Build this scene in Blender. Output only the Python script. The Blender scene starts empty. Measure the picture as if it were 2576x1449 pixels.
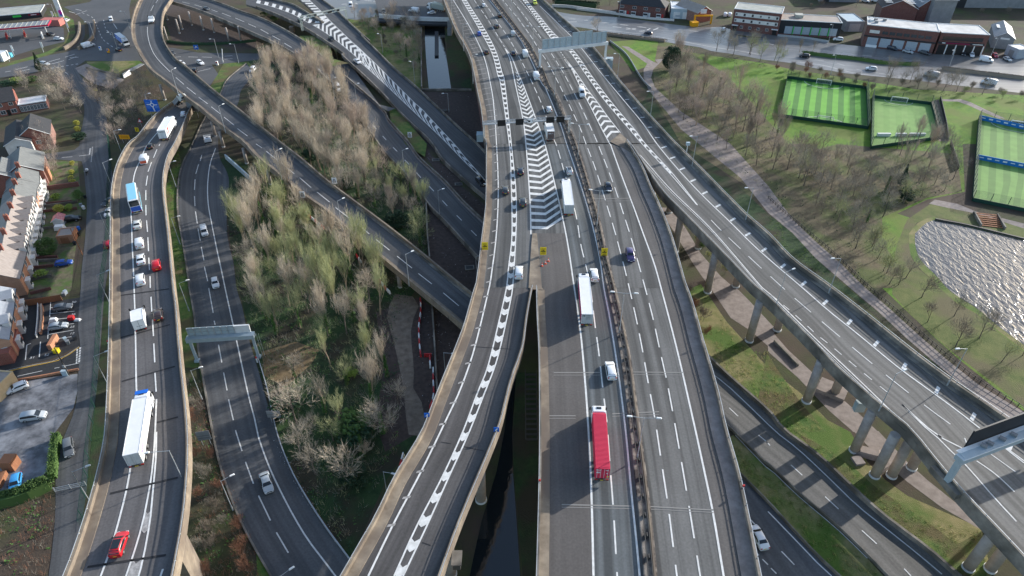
import bpy, math, random
from mathutils import Vector
random.seed(11)
S = bpy.context.scene
C = S.collection
R_ = math.radians
# ---------------------------------------------------------------- camera, sky, sun, exposure
CAM_H, PITCH = 112.0, R_(37.5)
cam = bpy.data.cameras.new("camera")
cam.lens, cam.sensor_width, cam.clip_start, cam.clip_end = 24, 36, 1, 6000
camo = bpy.data.objects.new("camera", cam)
C.objects.link(camo)
camo.location = (0, 0, CAM_H)
camo.rotation_euler = (math.pi / 2 - PITCH, 0, 0)
S.camera = camo
SUN_EL = R_(18.5)
SUN_AZ = math.atan2(0.842, 0.54)            # clockwise from +Y
wd = bpy.data.worlds.new("World")
S.world = wd
wd.use_nodes = True
nt = wd.node_tree
sky = nt.nodes.new("ShaderNodeTexSky")
sky.sky_type = 'NISHITA'
sky.sun_disc = False
sky.sun_elevation = SUN_EL
sky.sun_rotation = SUN_AZ
sky.air_density, sky.dust_density, sky.ozone_density = 1.0, 1.2, 1.3
bg = nt.nodes["Background"]
bg.inputs[1].default_value = 0.15
nt.links.new(sky.outputs[0], bg.inputs[0])
sl = bpy.data.lights.new("sun", 'SUN')
sl.energy, sl.angle, sl.color = 3.7, R_(0.7), (1.0, 0.965, 0.91)
so = bpy.data.objects.new("sun", sl)
C.objects.link(so)
sdir = Vector((math.sin(SUN_AZ) * math.cos(SUN_EL), math.cos(SUN_AZ) * math.cos(SUN_EL), math.sin(SUN_EL)))
so.rotation_euler = sdir.to_track_quat('Z', 'Y').to_euler()
S.view_settings.view_transform = 'Standard'
S.view_settings.look = 'None'
S.view_settings.exposure = 0.92
S.view_settings.gamma = 1

# ---------------------------------------------------------------- laying out: picture measurements to places on the ground
F, CX, CY = 2576 * 24 / 36, 1288.0, 724.5
cP, sP = math.cos(PITCH), math.sin(PITCH)
def P(x, y, z=0.0):
    u, v = (x - CX) / F, (y - CY) / F
    d = (u, cP - v * sP, -sP - v * cP)
    t = (z - CAM_H) / d[2]
    return Vector((d[0] * t, d[1] * t, z))
def zat(p, y):
    "height of the point above p that shows on picture row y"
    return CAM_H - p.y * math.tan(PITCH + math.atan((y - CY) / F))
VW = {'M1': (1073.3, 0, .14583), 'U1': (1395.3, 0, .14583), 'U2': (1744.1, 0, .125), 'U3': (2012.4, 0, .125), 'U4': (2253.9, 0, .125),
      'U5': (2253.9, 174.4, .125), 'T1': (0, 0, .125), 'T2': (322, 0, .125), 'T3': (644, 0, .125), 'T5': (0, 181.1, .125),
      'H1': (0, 335.4, .125), 'H2': (0, 503.1, .125), 'H3': (0, 670.8, .125), 'H4': (0, 845.2, .125), 'D': (0, 0, 1)}
for r in range(1, 5):
    for c in range(1, 5):
        VW[f'{r}{c}'] = (644 * (c - 1), 362.25 * (r - 1), .25)
def q(s):
    "list of picture points; a word such as 12: switches the crop they were read from"
    out, cur, buf = [], VW['D'], []
    for w in s.split():
        if w.endswith(':'):
            cur = VW[w[:-1]]
            continue
        buf.append(float(w))
        if len(buf) == 2:
            out.append((cur[0] + buf[0] * cur[2], cur[1] + buf[1] * cur[2]))
            buf = []
    return out
def q1(s): return q(s)[0]
def W(s, z=0.0):
    "world points; z a number or a function of the picture row"
    pts = q(s) if isinstance(s, str) else s
    return [P(x, y, z(y) if callable(z) else z) for x, y in pts]
def lin(*kv):
    def f(y):
        if y <= kv[0][0]: return kv[0][1]
        for (a, va), (b, vb) in zip(kv, kv[1:]):
            if y <= b: return va + (vb - va) * (y - a) / (b - a)
        return kv[-1][1]
    return f
def smooth(pts, step=3.0, zf=None):
    "Catmull-Rom through world points, then even steps"
    p = [Vector(a) for a in pts]
    if len(p) < 2: return p
    p = [p[0] * 2 - p[1]] + p + [p[-1] * 2 - p[-2]]
    dense = []
    for i in range(1, len(p) - 2):
        a, b, c, d = p[i - 1:i + 3]
        n = max(2, int((c - b).length / 1.5))
        for k in range(n):
            t = k / n
            dense.append(.5 * ((2 * b) + (c - a) * t + (2 * a - 5 * b + 4 * c - d) * t * t + (3 * b - a - 3 * c + d) * t ** 3))
    dense.append(p[-2])
    return even(dense, step)
def cum(pts):
    L = [0]
    for a, b in zip(pts, pts[1:]): L.append(L[-1] + (b - a).length)
    return L
def at(pts, L, s):
    s = max(0, min(L[-1], s))
    lo, hi = 0, len(L) - 1
    while hi - lo > 1:
        m = (lo + hi) // 2
        if L[m] <= s: lo = m
        else: hi = m
    k = (s - L[lo]) / max(1e-9, L[hi] - L[lo])
    return pts[lo].lerp(pts[hi], k)
def even(pts, step=None, n=None):
    L = cum(pts)
    n = n or max(2, int(round(L[-1] / step)) + 1)
    return [at(pts, L, L[-1] * i / (n - 1)) for i in range(n)]
def ext(pts, a=0, b=0):
    p = list(pts)
    if a:
        d = (p[0] - p[1]).normalized(); p = [p[0] + d * a] + p
    if b:
        d = (p[-1] - p[-2]).normalized(); p = p + [p[-1] + d * b]
    return p
def side(pts, i):
    a, b = pts[max(0, i - 1)], pts[min(len(pts) - 1, i + 1)]
    t = (b - a); t.z = 0
    if t.length < 1e-6: return Vector((1, 0, 0))
    t.normalize()
    return Vector((-t.y, t.x, 0))       # to the picture's right when walking towards the camera
def offset(pts, o, dz=0):
    return [p + side(pts, i) * o + Vector((0, 0, dz)) for i, p in enumerate(pts)]

# ---------------------------------------------------------------- mesh building
class MB:
    def __init__(s): s.v, s.f, s.m, s.uv = [], [], [], []
    def face(s, pts, m=0, uv=None):
        i = len(s.v); s.v.extend([tuple(p) for p in pts]); s.f.append(tuple(range(i, i + len(pts)))); s.m.append(m)
        s.uv.append(uv)
    def box(s, c, d, rz=0, m=0, taper=1.0):
        cx, cy, cz = c; a, b, h = d[0] / 2, d[1] / 2, d[2] / 2
        co, si = math.cos(rz), math.sin(rz)
        i = len(s.v)
        for z, k in ((-h, 1), (h, taper)):
            for x, y in ((-a, -b), (a, -b), (a, b), (-a, b)):
                x, y = x * k, y * k
                s.v.append((cx + x * co - y * si, cy + x * si + y * co, cz + z))
        for f in ((0, 3, 2, 1), (4, 5, 6, 7), (0, 1, 5, 4), (1, 2, 6, 5), (2, 3, 7, 6), (3, 0, 4, 7)):
            s.f.append(tuple(i + k for k in f)); s.m.append(m); s.uv.append(None)
        return s
    def tube(s, a, b, r0, r1=None, n=6, m=0, cap=True):
        a, b = Vector(a), Vector(b); r1 = r0 if r1 is None else r1
        d = (b - a).normalized()
        x = d.cross(Vector((0, 0, 1)) if abs(d.z) < .9 else Vector((1, 0, 0))).normalized(); y = d.cross(x)
        i = len(s.v)
        for p, r in ((a, r0), (b, r1)):
            for k in range(n):
                t = 2 * math.pi * k / n
                s.v.append(tuple(p + x * math.cos(t) * r + y * math.sin(t) * r))
        for k in range(n):
            s.f.append((i + k, i + (k + 1) % n, i + n + (k + 1) % n, i + n + k)); s.m.append(m); s.uv.append(None)
        if cap:
            s.f.append(tuple(i + n + k for k in range(n))); s.m.append(m); s.uv.append(None)
            s.f.append(tuple(i + n - 1 - k for k in range(n))); s.m.append(m); s.uv.append(None)
        return s
    def sweep(s, pts, prof, m=0, closed=True):
        n, k = len(pts), len(prof); i = len(s.v)
        for j, p in enumerate(pts):
            nn = side(pts, j)
            for o, z in prof: s.v.append((p.x + nn.x * o, p.y + nn.y * o, p.z + z))
        for j in range(n - 1):
            for a in range(k if closed else k - 1):
                b = (a + 1) % k
                s.f.append((i + j * k + a, i + j * k + b, i + (j + 1) * k + b, i + (j + 1) * k + a)); s.m.append(m); s.uv.append(None)
        if closed:
            s.f.append(tuple(i + a for a in range(k))); s.m.append(m); s.uv.append(None)
            s.f.append(tuple(i + (n - 1) * k + a for a in reversed(range(k)))); s.m.append(m); s.uv.append(None)
        return s
    def strip(s, Lp, Rp, cols=4, m=0, dz=0.0):
        n = len(Lp); L = cum(Lp); i = len(s.v)
        for j in range(n):
            for c in range(cols + 1):
                p = Lp[j].lerp(Rp[j], c / cols); s.v.append((p.x, p.y, p.z + dz))
        wd_ = lambda j, c: (Rp[j] - Lp[j]).length * c / cols
        for j in range(n - 1):
            for c in range(cols):
                a = i + j * (cols + 1) + c
                s.f.append((a, a + cols + 1, a + cols + 2, a + 1)); s.m.append(m)
                s.uv.append(((L[j], wd_(j, c)), (L[j + 1], wd_(j + 1, c)), (L[j + 1], wd_(j + 1, c + 1)), (L[j], wd_(j, c + 1))))
        return s
    def mesh(s, name, mats):
        me = bpy.data.meshes.new(name)
        me.from_pydata(s.v, [], s.f)
        for mm in (mats if isinstance(mats, (list, tuple)) else [mats]): me.materials.append(mm)
        if any(s.m): me.polygons.foreach_set("material_index", s.m)
        if any(u is not None for u in s.uv):
            ul = me.uv_layers.new(name="UVMap"); dat = []
            for f, u in zip(s.f, s.uv):
                for k in range(len(f)): dat.extend(u[k] if u else (0, 0))
            ul.data.foreach_set("uv", dat)
        me.update()
        return me
def ob(name, mb, mats, parent=None, smooth_=False, loc=None):
    me = mb.mesh(name, mats) if isinstance(mb, MB) else mb
    o = bpy.data.objects.new(name, me); C.objects.link(o)
    if parent: o.parent = parent
    if loc is not None: o.location = loc
    if smooth_: me.polygons.foreach_set("use_smooth", [True] * len(me.polygons))
    return o
def tag(o, label=None, cat=None, group=None, kind=None):
    if label: o['label'] = label
    if cat: o['category'] = cat
    if group: o['group'] = group
    if kind: o['kind'] = kind
    return o
def struct(name, mb, mats, parent=None):
    return tag(ob(name, mb, mats, parent), kind='structure')
def stuff(name, mb, mats): return tag(ob(name, mb, mats), kind='stuff')
def thing(name, label, cat, loc=(0, 0, 0), rz=0, group=None):
    o = bpy.data.objects.new(name, None); C.objects.link(o)
    o.empty_display_size = .3
    o.location = loc; o.rotation_euler = (0, 0, rz)
    return tag(o, label, cat, group)
def one(name, mb, mats, label, cat, group=None, loc=None):
    return tag(ob(name, mb, mats, loc=loc), label, cat, group)
KIDS = {}
def dup(o, parent=None):
    c = o.copy(); C.objects.link(c)
    if parent: c.parent = parent
    for k in KIDS.get(o.name) or [x for x in o.children]: dup(k, c)
    return c
def ang(a, b): return math.atan2(b[1] - a[1], b[0] - a[0])

# ---------------------------------------------------------------- materials
def mat(name, c1, c2=None, scale=.5, rough=.85, bump=0, bscale=8, detail=6, metal=0, spec=.4, stretch=None, uv=False, obj=False, contrast=(.35, .65), c3=None, scale3=.05, alpha=None, hold=False, rvar=0):
    m = bpy.data.materials.new(name); m.use_nodes = True
    n, l = m.node_tree.nodes, m.node_tree.links
    b = n["Principled BSDF"]
    b.inputs["Roughness"].default_value = rough
    b.inputs["Metallic"].default_value = metal
    b.inputs["Specular IOR Level"].default_value = spec
    b.inputs["Base Color"].default_value = (*c1, 1)
    if c2 is None and not bump and not rvar: return m
    if uv: src = n.new("ShaderNodeTexCoord").outputs["UV"]
    elif obj: src = n.new("ShaderNodeTexCoord").outputs["Object"]
    else: src = n.new("ShaderNodeNewGeometry").outputs["Position"]
    if stretch:
        mp = n.new("ShaderNodeMapping"); mp.inputs["Scale"].default_value = stretch
        l.new(src, mp.inputs[0]); src2 = mp.outputs[0]
    else: src2 = src
    col = None
    if c2 is not None:
        tx = n.new("ShaderNodeTexNoise"); tx.inputs["Scale"].default_value = scale; tx.inputs["Detail"].default_value = detail
        tx.inputs["Roughness"].default_value = .65
        l.new(src2, tx.inputs[0])
        rp = n.new("ShaderNodeValToRGB"); rp.color_ramp.elements[0].position, rp.color_ramp.elements[1].position = contrast
        rp.color_ramp.elements[0].color = (*c1, 1); rp.color_ramp.elements[1].color = (*c2, 1)
        l.new(tx.outputs["Fac"], rp.inputs[0]); col = rp.outputs[0]
    if c3 is not None:
        t3 = n.new("ShaderNodeTexNoise"); t3.inputs["Scale"].default_value = scale3; t3.inputs["Detail"].default_value = 5
        l.new(src, t3.inputs[0])
        r3 = n.new("ShaderNodeValToRGB"); r3.color_ramp.elements[0].position, r3.color_ramp.elements[1].position = .45, .6
        l.new(t3.outputs["Fac"], r3.inputs[0])
        mx = n.new("ShaderNodeMix"); mx.data_type = 'RGBA'; mx.inputs[7].default_value = (*c3, 1)
        l.new(r3.outputs[0], mx.inputs[0]); l.new(col, mx.inputs[6]); col = mx.outputs[2]
    if rvar:
        oi = n.new("ShaderNodeObjectInfo"); mr = n.new("ShaderNodeMapRange")
        mr.inputs[3].default_value, mr.inputs[4].default_value = 1 - rvar, 1 + rvar
        l.new(oi.outputs["Random"], mr.inputs[0])
        hs = n.new("ShaderNodeHueSaturation"); l.new(mr.outputs[0], hs.inputs["Value"])
        if col is not None: l.new(col, hs.inputs["Color"])
        else: hs.inputs["Color"].default_value = (*c1, 1)
        col = hs.outputs[0]
    if col is not None: l.new(col, b.inputs["Base Color"])
    if bump:
        tb = n.new("ShaderNodeTexNoise"); tb.inputs["Scale"].default_value = bscale; tb.inputs["Detail"].default_value = 4
        l.new(src, tb.inputs[0])
        bp = n.new("ShaderNodeBump"); bp.inputs["Strength"].default_value = min(1, bump); bp.inputs["Distance"].default_value = max(.02, .12 * bump)
        l.new(tb.outputs["Fac"], bp.inputs["Height"]); l.new(bp.outputs[0], b.inputs["Normal"])
    return m
def brick(name, c1, c2, mortar, scale=3.0, rough=.9):
    m = bpy.data.materials.new(name); m.use_nodes = True
    n, l = m.node_tree.nodes, m.node_tree.links
    b = n["Principled BSDF"]; b.inputs["Roughness"].default_value = rough
    tc = n.new("ShaderNodeTexCoord"); mp = n.new("ShaderNodeMapping"); mp.inputs["Rotation"].default_value = (math.pi / 2, 0, 0)
    l.new(tc.outputs["Object"], mp.inputs[0])
    t = n.new("ShaderNodeTexBrick"); t.inputs["Scale"].default_value = scale
    t.inputs["Color1"].default_value, t.inputs["Color2"].default_value, t.inputs["Mortar"].default_value = (*c1, 1), (*c2, 1), (*mortar, 1)
    l.new(mp.outputs[0], t.inputs[0])
    tx = n.new("ShaderNodeTexNoise"); tx.inputs["Scale"].default_value = .7; tx.inputs["Detail"].default_value = 6
    l.new(tc.outputs["Object"], tx.inputs[0])
    mr = n.new("ShaderNodeMapRange"); mr.inputs[3].default_value, mr.inputs[4].default_value = .65, 1.25
    l.new(tx.outputs["Fac"], mr.inputs[0])
    hs = n.new("ShaderNodeHueSaturation"); l.new(mr.outputs[0], hs.inputs["Value"]); l.new(t.outputs[0], hs.inputs["Color"])
    l.new(hs.outputs[0], b.inputs["Base Color"])
    return m
def road_mat(name, c1, c2, streak, rough=.75, wet=0):
    "asphalt: broad mottling, long streaks of tyre polish along the road (UV u = metres along), fine grain"
    m = bpy.data.materials.new(name); m.use_nodes = True
    n, l = m.node_tree.nodes, m.node_tree.links
    b = n["Principled BSDF"]; b.inputs["Roughness"].default_value = rough; b.inputs["Specular IOR Level"].default_value = .5 if wet else .3
    tc = n.new("ShaderNodeTexCoord")
    mp = n.new("ShaderNodeMapping"); mp.inputs["Scale"].default_value = (.006, .5, 1)
    l.new(tc.outputs["UV"], mp.inputs[0])
    t1 = n.new("ShaderNodeTexNoise"); t1.inputs["Scale"].default_value = 1.3; t1.inputs["Detail"].default_value = 3
    l.new(mp.outputs[0], t1.inputs[0])
    geo = n.new("ShaderNodeNewGeometry")
    t2 = n.new("ShaderNodeTexNoise"); t2.inputs["Scale"].default_value = .09; t2.inputs["Detail"].default_value = 8; t2.inputs["Roughness"].default_value = .6
    l.new(geo.outputs["Position"], t2.inputs[0])
    t3 = n.new("ShaderNodeTexNoise"); t3.inputs["Scale"].default_value = 2.5; t3.inputs["Detail"].default_value = 8
    l.new(geo.outputs["Position"], t3.inputs[0])
    r = n.new("ShaderNodeValToRGB"); r.color_ramp.elements[0].position, r.color_ramp.elements[1].position = .3, .7
    r.color_ramp.elements[0].color, r.color_ramp.elements[1].color = (*c1, 1), (*c2, 1)
    l.new(t2.outputs["Fac"], r.inputs[0])
    mr = n.new("ShaderNodeMapRange"); mr.inputs[1].default_value, mr.inputs[2].default_value = .41, .59
    mr.inputs[3].default_value, mr.inputs[4].default_value = 1 - streak, 1 + streak
    l.new(t1.outputs["Fac"], mr.inputs[0])
    m3 = n.new("ShaderNodeMapRange"); m3.inputs[1].default_value, m3.inputs[2].default_value = .3, .7
    m3.inputs[3].default_value, m3.inputs[4].default_value = .86, 1.14
    l.new(t3.outputs["Fac"], m3.inputs[0])
    mu = n.new("ShaderNodeMath"); mu.operation = 'MULTIPLY'; l.new(mr.outputs[0], mu.inputs[0]); l.new(m3.outputs[0], mu.inputs[1])
    hs = n.new("ShaderNodeHueSaturation"); l.new(mu.outputs[0], hs.inputs["Value"]); l.new(r.outputs[0], hs.inputs["Color"])
    l.new(hs.outputs[0], b.inputs["Base Color"])
    if wet:
        rr = n.new("ShaderNodeMapRange"); rr.inputs[3].default_value, rr.inputs[4].default_value = rough - wet, rough + .1
        l.new(t2.outputs["Fac"], rr.inputs[0]); l.new(rr.outputs[0], b.inputs["Roughness"])
    return m
K = {}
K['ground'] = mat("ground_soil", (.045, .035, .022), (.06, .075, .022), .12, .95, .8, 2.5, c3=(.07, .05, .035), scale3=.05)
K['soil'] = mat("bare_soil", (.045, .033, .028), (.085, .06, .05), .9, .95, .8, 5)
K['track'] = mat("gravel_track", (.13, .1, .075), (.24, .19, .145), .6, .95, .6, 6)
K['woodfloor'] = mat("wood_floor", (.1, .075, .045), (.17, .14, .075), .4, .95, .9, 4, c3=(.09, .11, .03), scale3=.09)
K['grass'] = mat("grass_bright", (.07, .165, .012), (.14, .235, .02), .35, .95, .9, 5, c3=(.13, .17, .03), scale3=.08)
K['verge'] = mat("grass_verge", (.05, .12, .018), (.14, .17, .04), .5, .95, 1, 5, c3=(.11, .09, .035), scale3=.12)
K['rough'] = mat("rough_grass", (.16, .16, .05), (.26, .22, .1), .5, .95, 1, 5, c3=(.08, .14, .02), scale3=.1)
K['oliv'] = mat("olive_lawn", (.075, .105, .022), (.14, .15, .045), .3, .95, .9, 4, c3=(.12, .105, .05), scale3=.1)
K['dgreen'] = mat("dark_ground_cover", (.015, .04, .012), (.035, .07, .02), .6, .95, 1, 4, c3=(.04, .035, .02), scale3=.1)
K['asph_main'] = road_mat("motorway_asphalt", (.066, .061, .058), (.092, .086, .083), .25)
K['asph_right'] = road_mat("motorway_asphalt_right", (.08, .079, .075), (.112, .11, .105), .36)
K['asph_R'] = road_mat("pale_slip_asphalt", (.1, .097, .09), (.13, .126, .118), .28)
K['asph_sh'] = road_mat("hard_shoulder_asphalt", (.085, .077, .071), (.112, .102, .095), .1)
K['asph_lane'] = road_mat("lane_asphalt", (.078, .085, .087), (.105, .112, .113), .36)
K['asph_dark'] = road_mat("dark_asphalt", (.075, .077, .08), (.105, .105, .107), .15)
K['asph_ramp'] = road_mat("ramp_asphalt", (.066, .067, .07), (.09, .09, .091), .2)
K['asph_left'] = road_mat("left_viaduct_asphalt", (.09, .085, .085), (.125, .118, .115), .15)
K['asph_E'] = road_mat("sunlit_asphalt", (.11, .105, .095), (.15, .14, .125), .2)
K['asph_wet'] = road_mat("wet_asphalt", (.12, .118, .115), (.19, .185, .18), .2, .36, .12)
K['asph_new'] = mat("new_black_asphalt", (.028, .028, .029), (.04, .04, .041), 1.5, .8)
K['forecourt'] = mat("worn_forecourt", (.09, .09, .095), (.26, .26, .27), .25, .6, contrast=(.4, .62))
K['tan'] = mat("stained_tan_concrete", (.165, .13, .095), (.29, .24, .18), .35, .9, .2, 4, c3=(.15, .12, .095), scale3=.12)
K['conc'] = mat("weathered_concrete", (.16, .14, .115), (.29, .26, .22), .4, .9, .2, 4, c3=(.1, .09, .075), scale3=.15)
K['pier'] = mat("pier_concrete", (.3, .26, .225), (.42, .37, .33), .5, .9, .1, 3)
K['pave'] = mat("pinkish_paving", (.2, .165, .145), (.3, .255, .23), .6, .9, .2, 3)
K['paint'] = mat("road_paint", (.72, .71, .68), (.5, .49, .46), 1.2, .8, contrast=(.35, .75))
K['paint_old'] = mat("worn_road_paint", (.42, .4, .38), (.22, .21, .2), 1.5, .8)
K['yellowline'] = mat("yellow_line_paint", (.6, .36, .05), rough=.8)
K['joint'] = mat("joint_sealant", (.025, .025, .027), rough=.9)
K['jointl'] = mat("pale_joint", (.25, .24, .22), rough=.9)
K['steel'] = mat("galvanised_steel", (.36, .38, .39), (.46, .48, .49), 2, .5, metal=.3)
K['steelblue'] = mat("gantry_steel", (.33, .4, .43), (.4, .47, .5), 1, .55, metal=.1)
K['dsteel'] = mat("dark_steel", (.06, .055, .05), rough=.7)
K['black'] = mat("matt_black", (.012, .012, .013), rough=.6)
K['glass'] = mat("dark_glass", (.02, .025, .03), rough=.12, spec=.6)
K['pane'] = mat("window_pane", (.05, .06, .07), rough=.15, spec=.6)
K['white'] = mat("white_plastic", (.75, .75, .73), rough=.6)
K['upvc'] = mat("white_window_frame", (.7, .7, .68), rough=.6)
K['red'] = mat("red_plastic", (.5, .03, .03), rough=.5)
K['orange'] = mat("cone_orange", (.7, .12, .05), rough=.6)
K['yellow'] = mat("sign_yellow", (.75, .55, .02), rough=.5)
K['amber'] = mat("sign_amber", (.85, .38, .01), rough=.5)
K['blue'] = mat("sign_blue", (.01, .13, .55), rough=.5)
K['green_fence'] = mat("green_fence_paint", (.008, .05, .035), rough=.6)
K['signwhite'] = mat("sign_white", (.8, .8, .8), rough=.5)
K['tyre'] = mat("tyre_rubber", (.02, .02, .02), rough=.85)
K['rim'] = mat("alloy_rim", (.4, .4, .4), rough=.35, metal=.6)
K['lampglass'] = mat("lamp_lens", (.8, .8, .78), rough=.35)
K['tail'] = mat("tail_light_red", (.45, .01, .01), rough=.3)
K['head'] = mat("headlight_clear", (.75, .78, .8), rough=.15)
K['plate_y'] = mat("plate_yellow", (.7, .5, .03), rough=.5)
K['plate_w'] = mat("plate_white", (.75, .75, .75), rough=.5)
K['brick'] = brick("red_brick", (.23, .06, .04), (.3, .09, .06), (.3, .22, .18), 4)
K['brick_o'] = brick("orange_brick", (.42, .16, .08), (.5, .22, .11), (.5, .35, .25), 4)
K['brick_d'] = brick("dark_red_brick", (.13, .045, .04), (.18, .065, .05), (.2, .15, .13), 4)
K['render'] = mat("white_render", (.72, .7, .66), (.6, .58, .54), .8, .9)
K['slate'] = mat("grey_slate", (.13, .135, .13), (.2, .205, .195), .8, .8, stretch=(1, 4, 1), bump=.3, bscale=3)
K['dslate'] = mat("dark_slate", (.03, .03, .033), (.05, .05, .052), .8, .8, stretch=(1, 4, 1), bump=.3, bscale=3)
K['tile'] = mat("brown_tile", (.27, .225, .195), (.36, .31, .275), .8, .85, stretch=(1, 4, 1), bump=.3, bscale=3)
K['bluegrey'] = mat("new_grey_tile", (.25, .27, .3), (.31, .33, .36), .8, .8)
K['felt'] = mat("pale_felt_roof", (.3, .31, .27), (.42, .42, .38), .3, .8)
K['felt_w'] = mat("white_felt_roof", (.38, .38, .37), (.55, .55, .54), .25, .7)
K['felt_t'] = mat("tan_felt_roof", (.3, .25, .21), (.36, .31, .27), .3, .8)
K['metal_w'] = mat("white_sheet_metal", (.62, .63, .62), (.72, .73, .72), .5, .5)
K['metal_b'] = mat("pale_blue_sheet", (.33, .42, .46), (.42, .5, .54), .6, .6)
K['metal_g'] = mat("grey_sheet_metal", (.2, .21, .22), (.26, .27, .28), .4, .6)
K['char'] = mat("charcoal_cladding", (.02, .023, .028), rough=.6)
K['shutter'] = mat("pale_shutter", (.3, .35, .4), (.38, .43, .48), 2, .4)
K['limegreen'] = mat("lime_green_paint", (.05, .55, .08), rough=.6)
K['wood'] = mat("brown_fence_wood", (.24, .1, .05), (.34, .15, .075), 1.5, .9, stretch=(6, 6, .5))
K['turf'] = None
# ================================================================ GROUND, ROADS, DECKS
ZM = 14.0
zL = lin((250, 3), (330, 6), (420, 9.5), (520, 12.5), (700, 14.5), (1000, 16))
zLoop = lin((0, 9.5), (200, 9.3), (320, 8.2), (480, 6.6), (820, 5.2))
zB = lin((0, 7), (95, 6), (170, 3.5), (260, 1.2), (300, .8))
zC = lin((0, 6.5), (90, 5.5), (170, 3.2), (260, 1.2), (320, .8))
mb = MB()
n_ = 40
xs = [-3000, -900] + [-450 + i * 50 for i in range(22)] + [1100, 3000]
ys = [-600, -100] + [i * 50 for i in range(14)] + [1000, 4000]
for a, b in zip(xs, xs[1:]):
    for c, d in zip(ys, ys[1:]): mb.face([(a, c, 0), (b, c, 0), (b, d, 0), (a, d, 0)])
struct("ground", mb, K['ground'])

from mathutils.bvhtree import BVHTree
SURF = []
def bvh(*names):
    v, f = [], []
    for n, vv, ff in SURF:
        if not names or n in names: f += [tuple(i + len(v) for i in a) for a in ff]; v += vv
    return BVHTree.FromPolygons(v, f)
EYE = Vector((0, 0, CAM_H))
def cast(x, y, tree, z=0):
    p = P(x, y, z); d = (P(x, y, 0) - EYE).normalized(); h = tree.ray_cast(EYE, d)
    return h[0] if h[0] else p
def road(name, Ls, Rs, zf, m, thick=0, step=4.0, cols=5, dz=0.0, ea=0, eb=0):
    Lw, Rw = ext(W(Ls, zf), ea, eb), ext(W(Rs, zf), ea, eb)
    Lp, Rp = smooth(Lw, 3), smooth(Rw, 3)
    n = int(max(cum(Lp)[-1], cum(Rp)[-1]) / step) + 2
    Lp, Rp = even(Lp, n=n), even(Rp, n=n)
    b = MB().strip(Lp, Rp, cols, dz=dz)
    o = struct(name, b, m); SURF.append((name, b.v, b.f))
    if thick:
        s = MB()
        i0 = .25
        for j in range(n - 1):
            d = Vector((0, 0, -thick)); e = Vector((0, 0, -.03))
            s.face([Lp[j] + d, Rp[j] + d, Rp[j + 1] + d, Lp[j + 1] + d])
            s.face([Lp[j] + e, Lp[j + 1] + e, Lp[j + 1] + d, Lp[j] + d])
            s.face([Rp[j] + e, Rp[j] + d, Rp[j + 1] + d, Rp[j + 1] + e])
        struct("deck_slab", s, K['conc'], o)
    return o, Lp, Rp
def patch(name, pts, z, m, smoothed=False, step=5, kind='structure'):
    w = W(pts, z) if isinstance(pts, str) else [P(x, y, z) for x, y in pts]
    if smoothed:
        w = smooth(w + [w[0]], step)[:-1]
    b = MB(); b.face(w)
    me = b.mesh(name, m)
    if len(me.polygons) and me.polygons[0].normal.z < 0: me.flip_normals()
    return tag(ob(name, me, None), kind=kind)

# ---- outlines read off the photograph
ML_a = "12: 1880 0 2000 300 2100 480 2170 650 2230 950 2270 1150 2300 1449"
ML_b = " 22: 2318 0 2315 560 2300 770 2270 1000 2245 1230 2215 1449"
SL = " 32: 2210 5 2150 220 2090 430 2010 640 1900 910 1790 1190 1690 1449 42: 1580 200 1400 490 1220 870 1050 1170 890 1449"
RR_a = "13: 300 0 500 190 690 360 900 600 1050 800 1250 1040 1400 1210 1620 1449"
RR_b = " 23: 1870 250 2170 560 2360 750 24: 0 940 250 1200 590 1449 34: 850 200 1200 480 1500 720 1850 980 2100 1150 2460 1400"
RLs = "23: 1150 -10 1235 95 1500 490 1700 700 2050 1060 2420 1449 34: 0 130 400 530 700 850 1100 1200 1400 1449 44: 1700 370 1930 640 2250 980 2576 1330"
MR_b = "23: 1150 -10 1210 95 1300 240 1400 480 1480 650 1580 900 1650 1120 1740 1449"
MR_c = " 33: 1745 5 1820 220 1910 550 2000 850 2080 1150 2145 1449 43: 2260 400 2350 800 2480 1449"
SR = "33: 205 20 150 330 110 620 32: 2570 960 2480 1330 2440 1449 42: 2320 300 2150 700 2000 1080 1870 1449"
MLc = "33: 240 20 250 300 270 700 275 1449 43: 268 600 245 1449"

road("motorway_far", ML_a, RR_a, ZM, K['asph_right'], 1.6, cols=12, ea=40)
# left and right carriageways beyond the nose
road("motorway_middle", "D: 1219 362 1222.7 430 22: 2315 560 2300 770 2270 1000 2245 1230 2215 1449", MR_b, ZM, K['asph_right'], 1.6, cols=10)
oS, SLp, SRp = road("slip_road_left", "D: 1197.7 724" + SL, "D: 1340 724 33: 150 330 110 620 32: 2570 960 2480 1330 2440 1449 42: 2320 300 2150 700 2000 1080 1870 1449", ZM, K['asph_main'], 1.6, cols=6, eb=12)
road("motorway_near", "D: 1345 724 33: 250 300 270 700 275 1449 43: 268 600 245 1449", "D: 1727 724 33: 1820 220 1910 550 2000 850 2080 1150 2145 1449 43: 2260 400 2350 800 2480 1449", ZM, K['asph_right'], 1.6, cols=10, eb=15)
road("hard_shoulder", "D: 1354 587 1367 724 33: 275 120 300 330 330 710 345 1449 43: 365 600 370 1449", "D: 1423 587 1443.5 724 33: 690 450 740 1000 770 1449 43: 800 650 820 1449", ZM + .012, K['asph_sh'], 0, cols=3, eb=12)
road("lane_surface", "D: 1370 362 1395 462 1423 587 1443.5 724 33: 690 450 740 1000 770 1449 43: 800 650 820 1449", "D: 1425.5 362 23: 700 440 800 780 880 1130 925 1449 33: 980 280 1040 650 1090 1000 1145 1449 43: 1200 600 1245 1030 1285 1449", ZM + .014, K['asph_lane'], 0, cols=3, eb=12)
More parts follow.
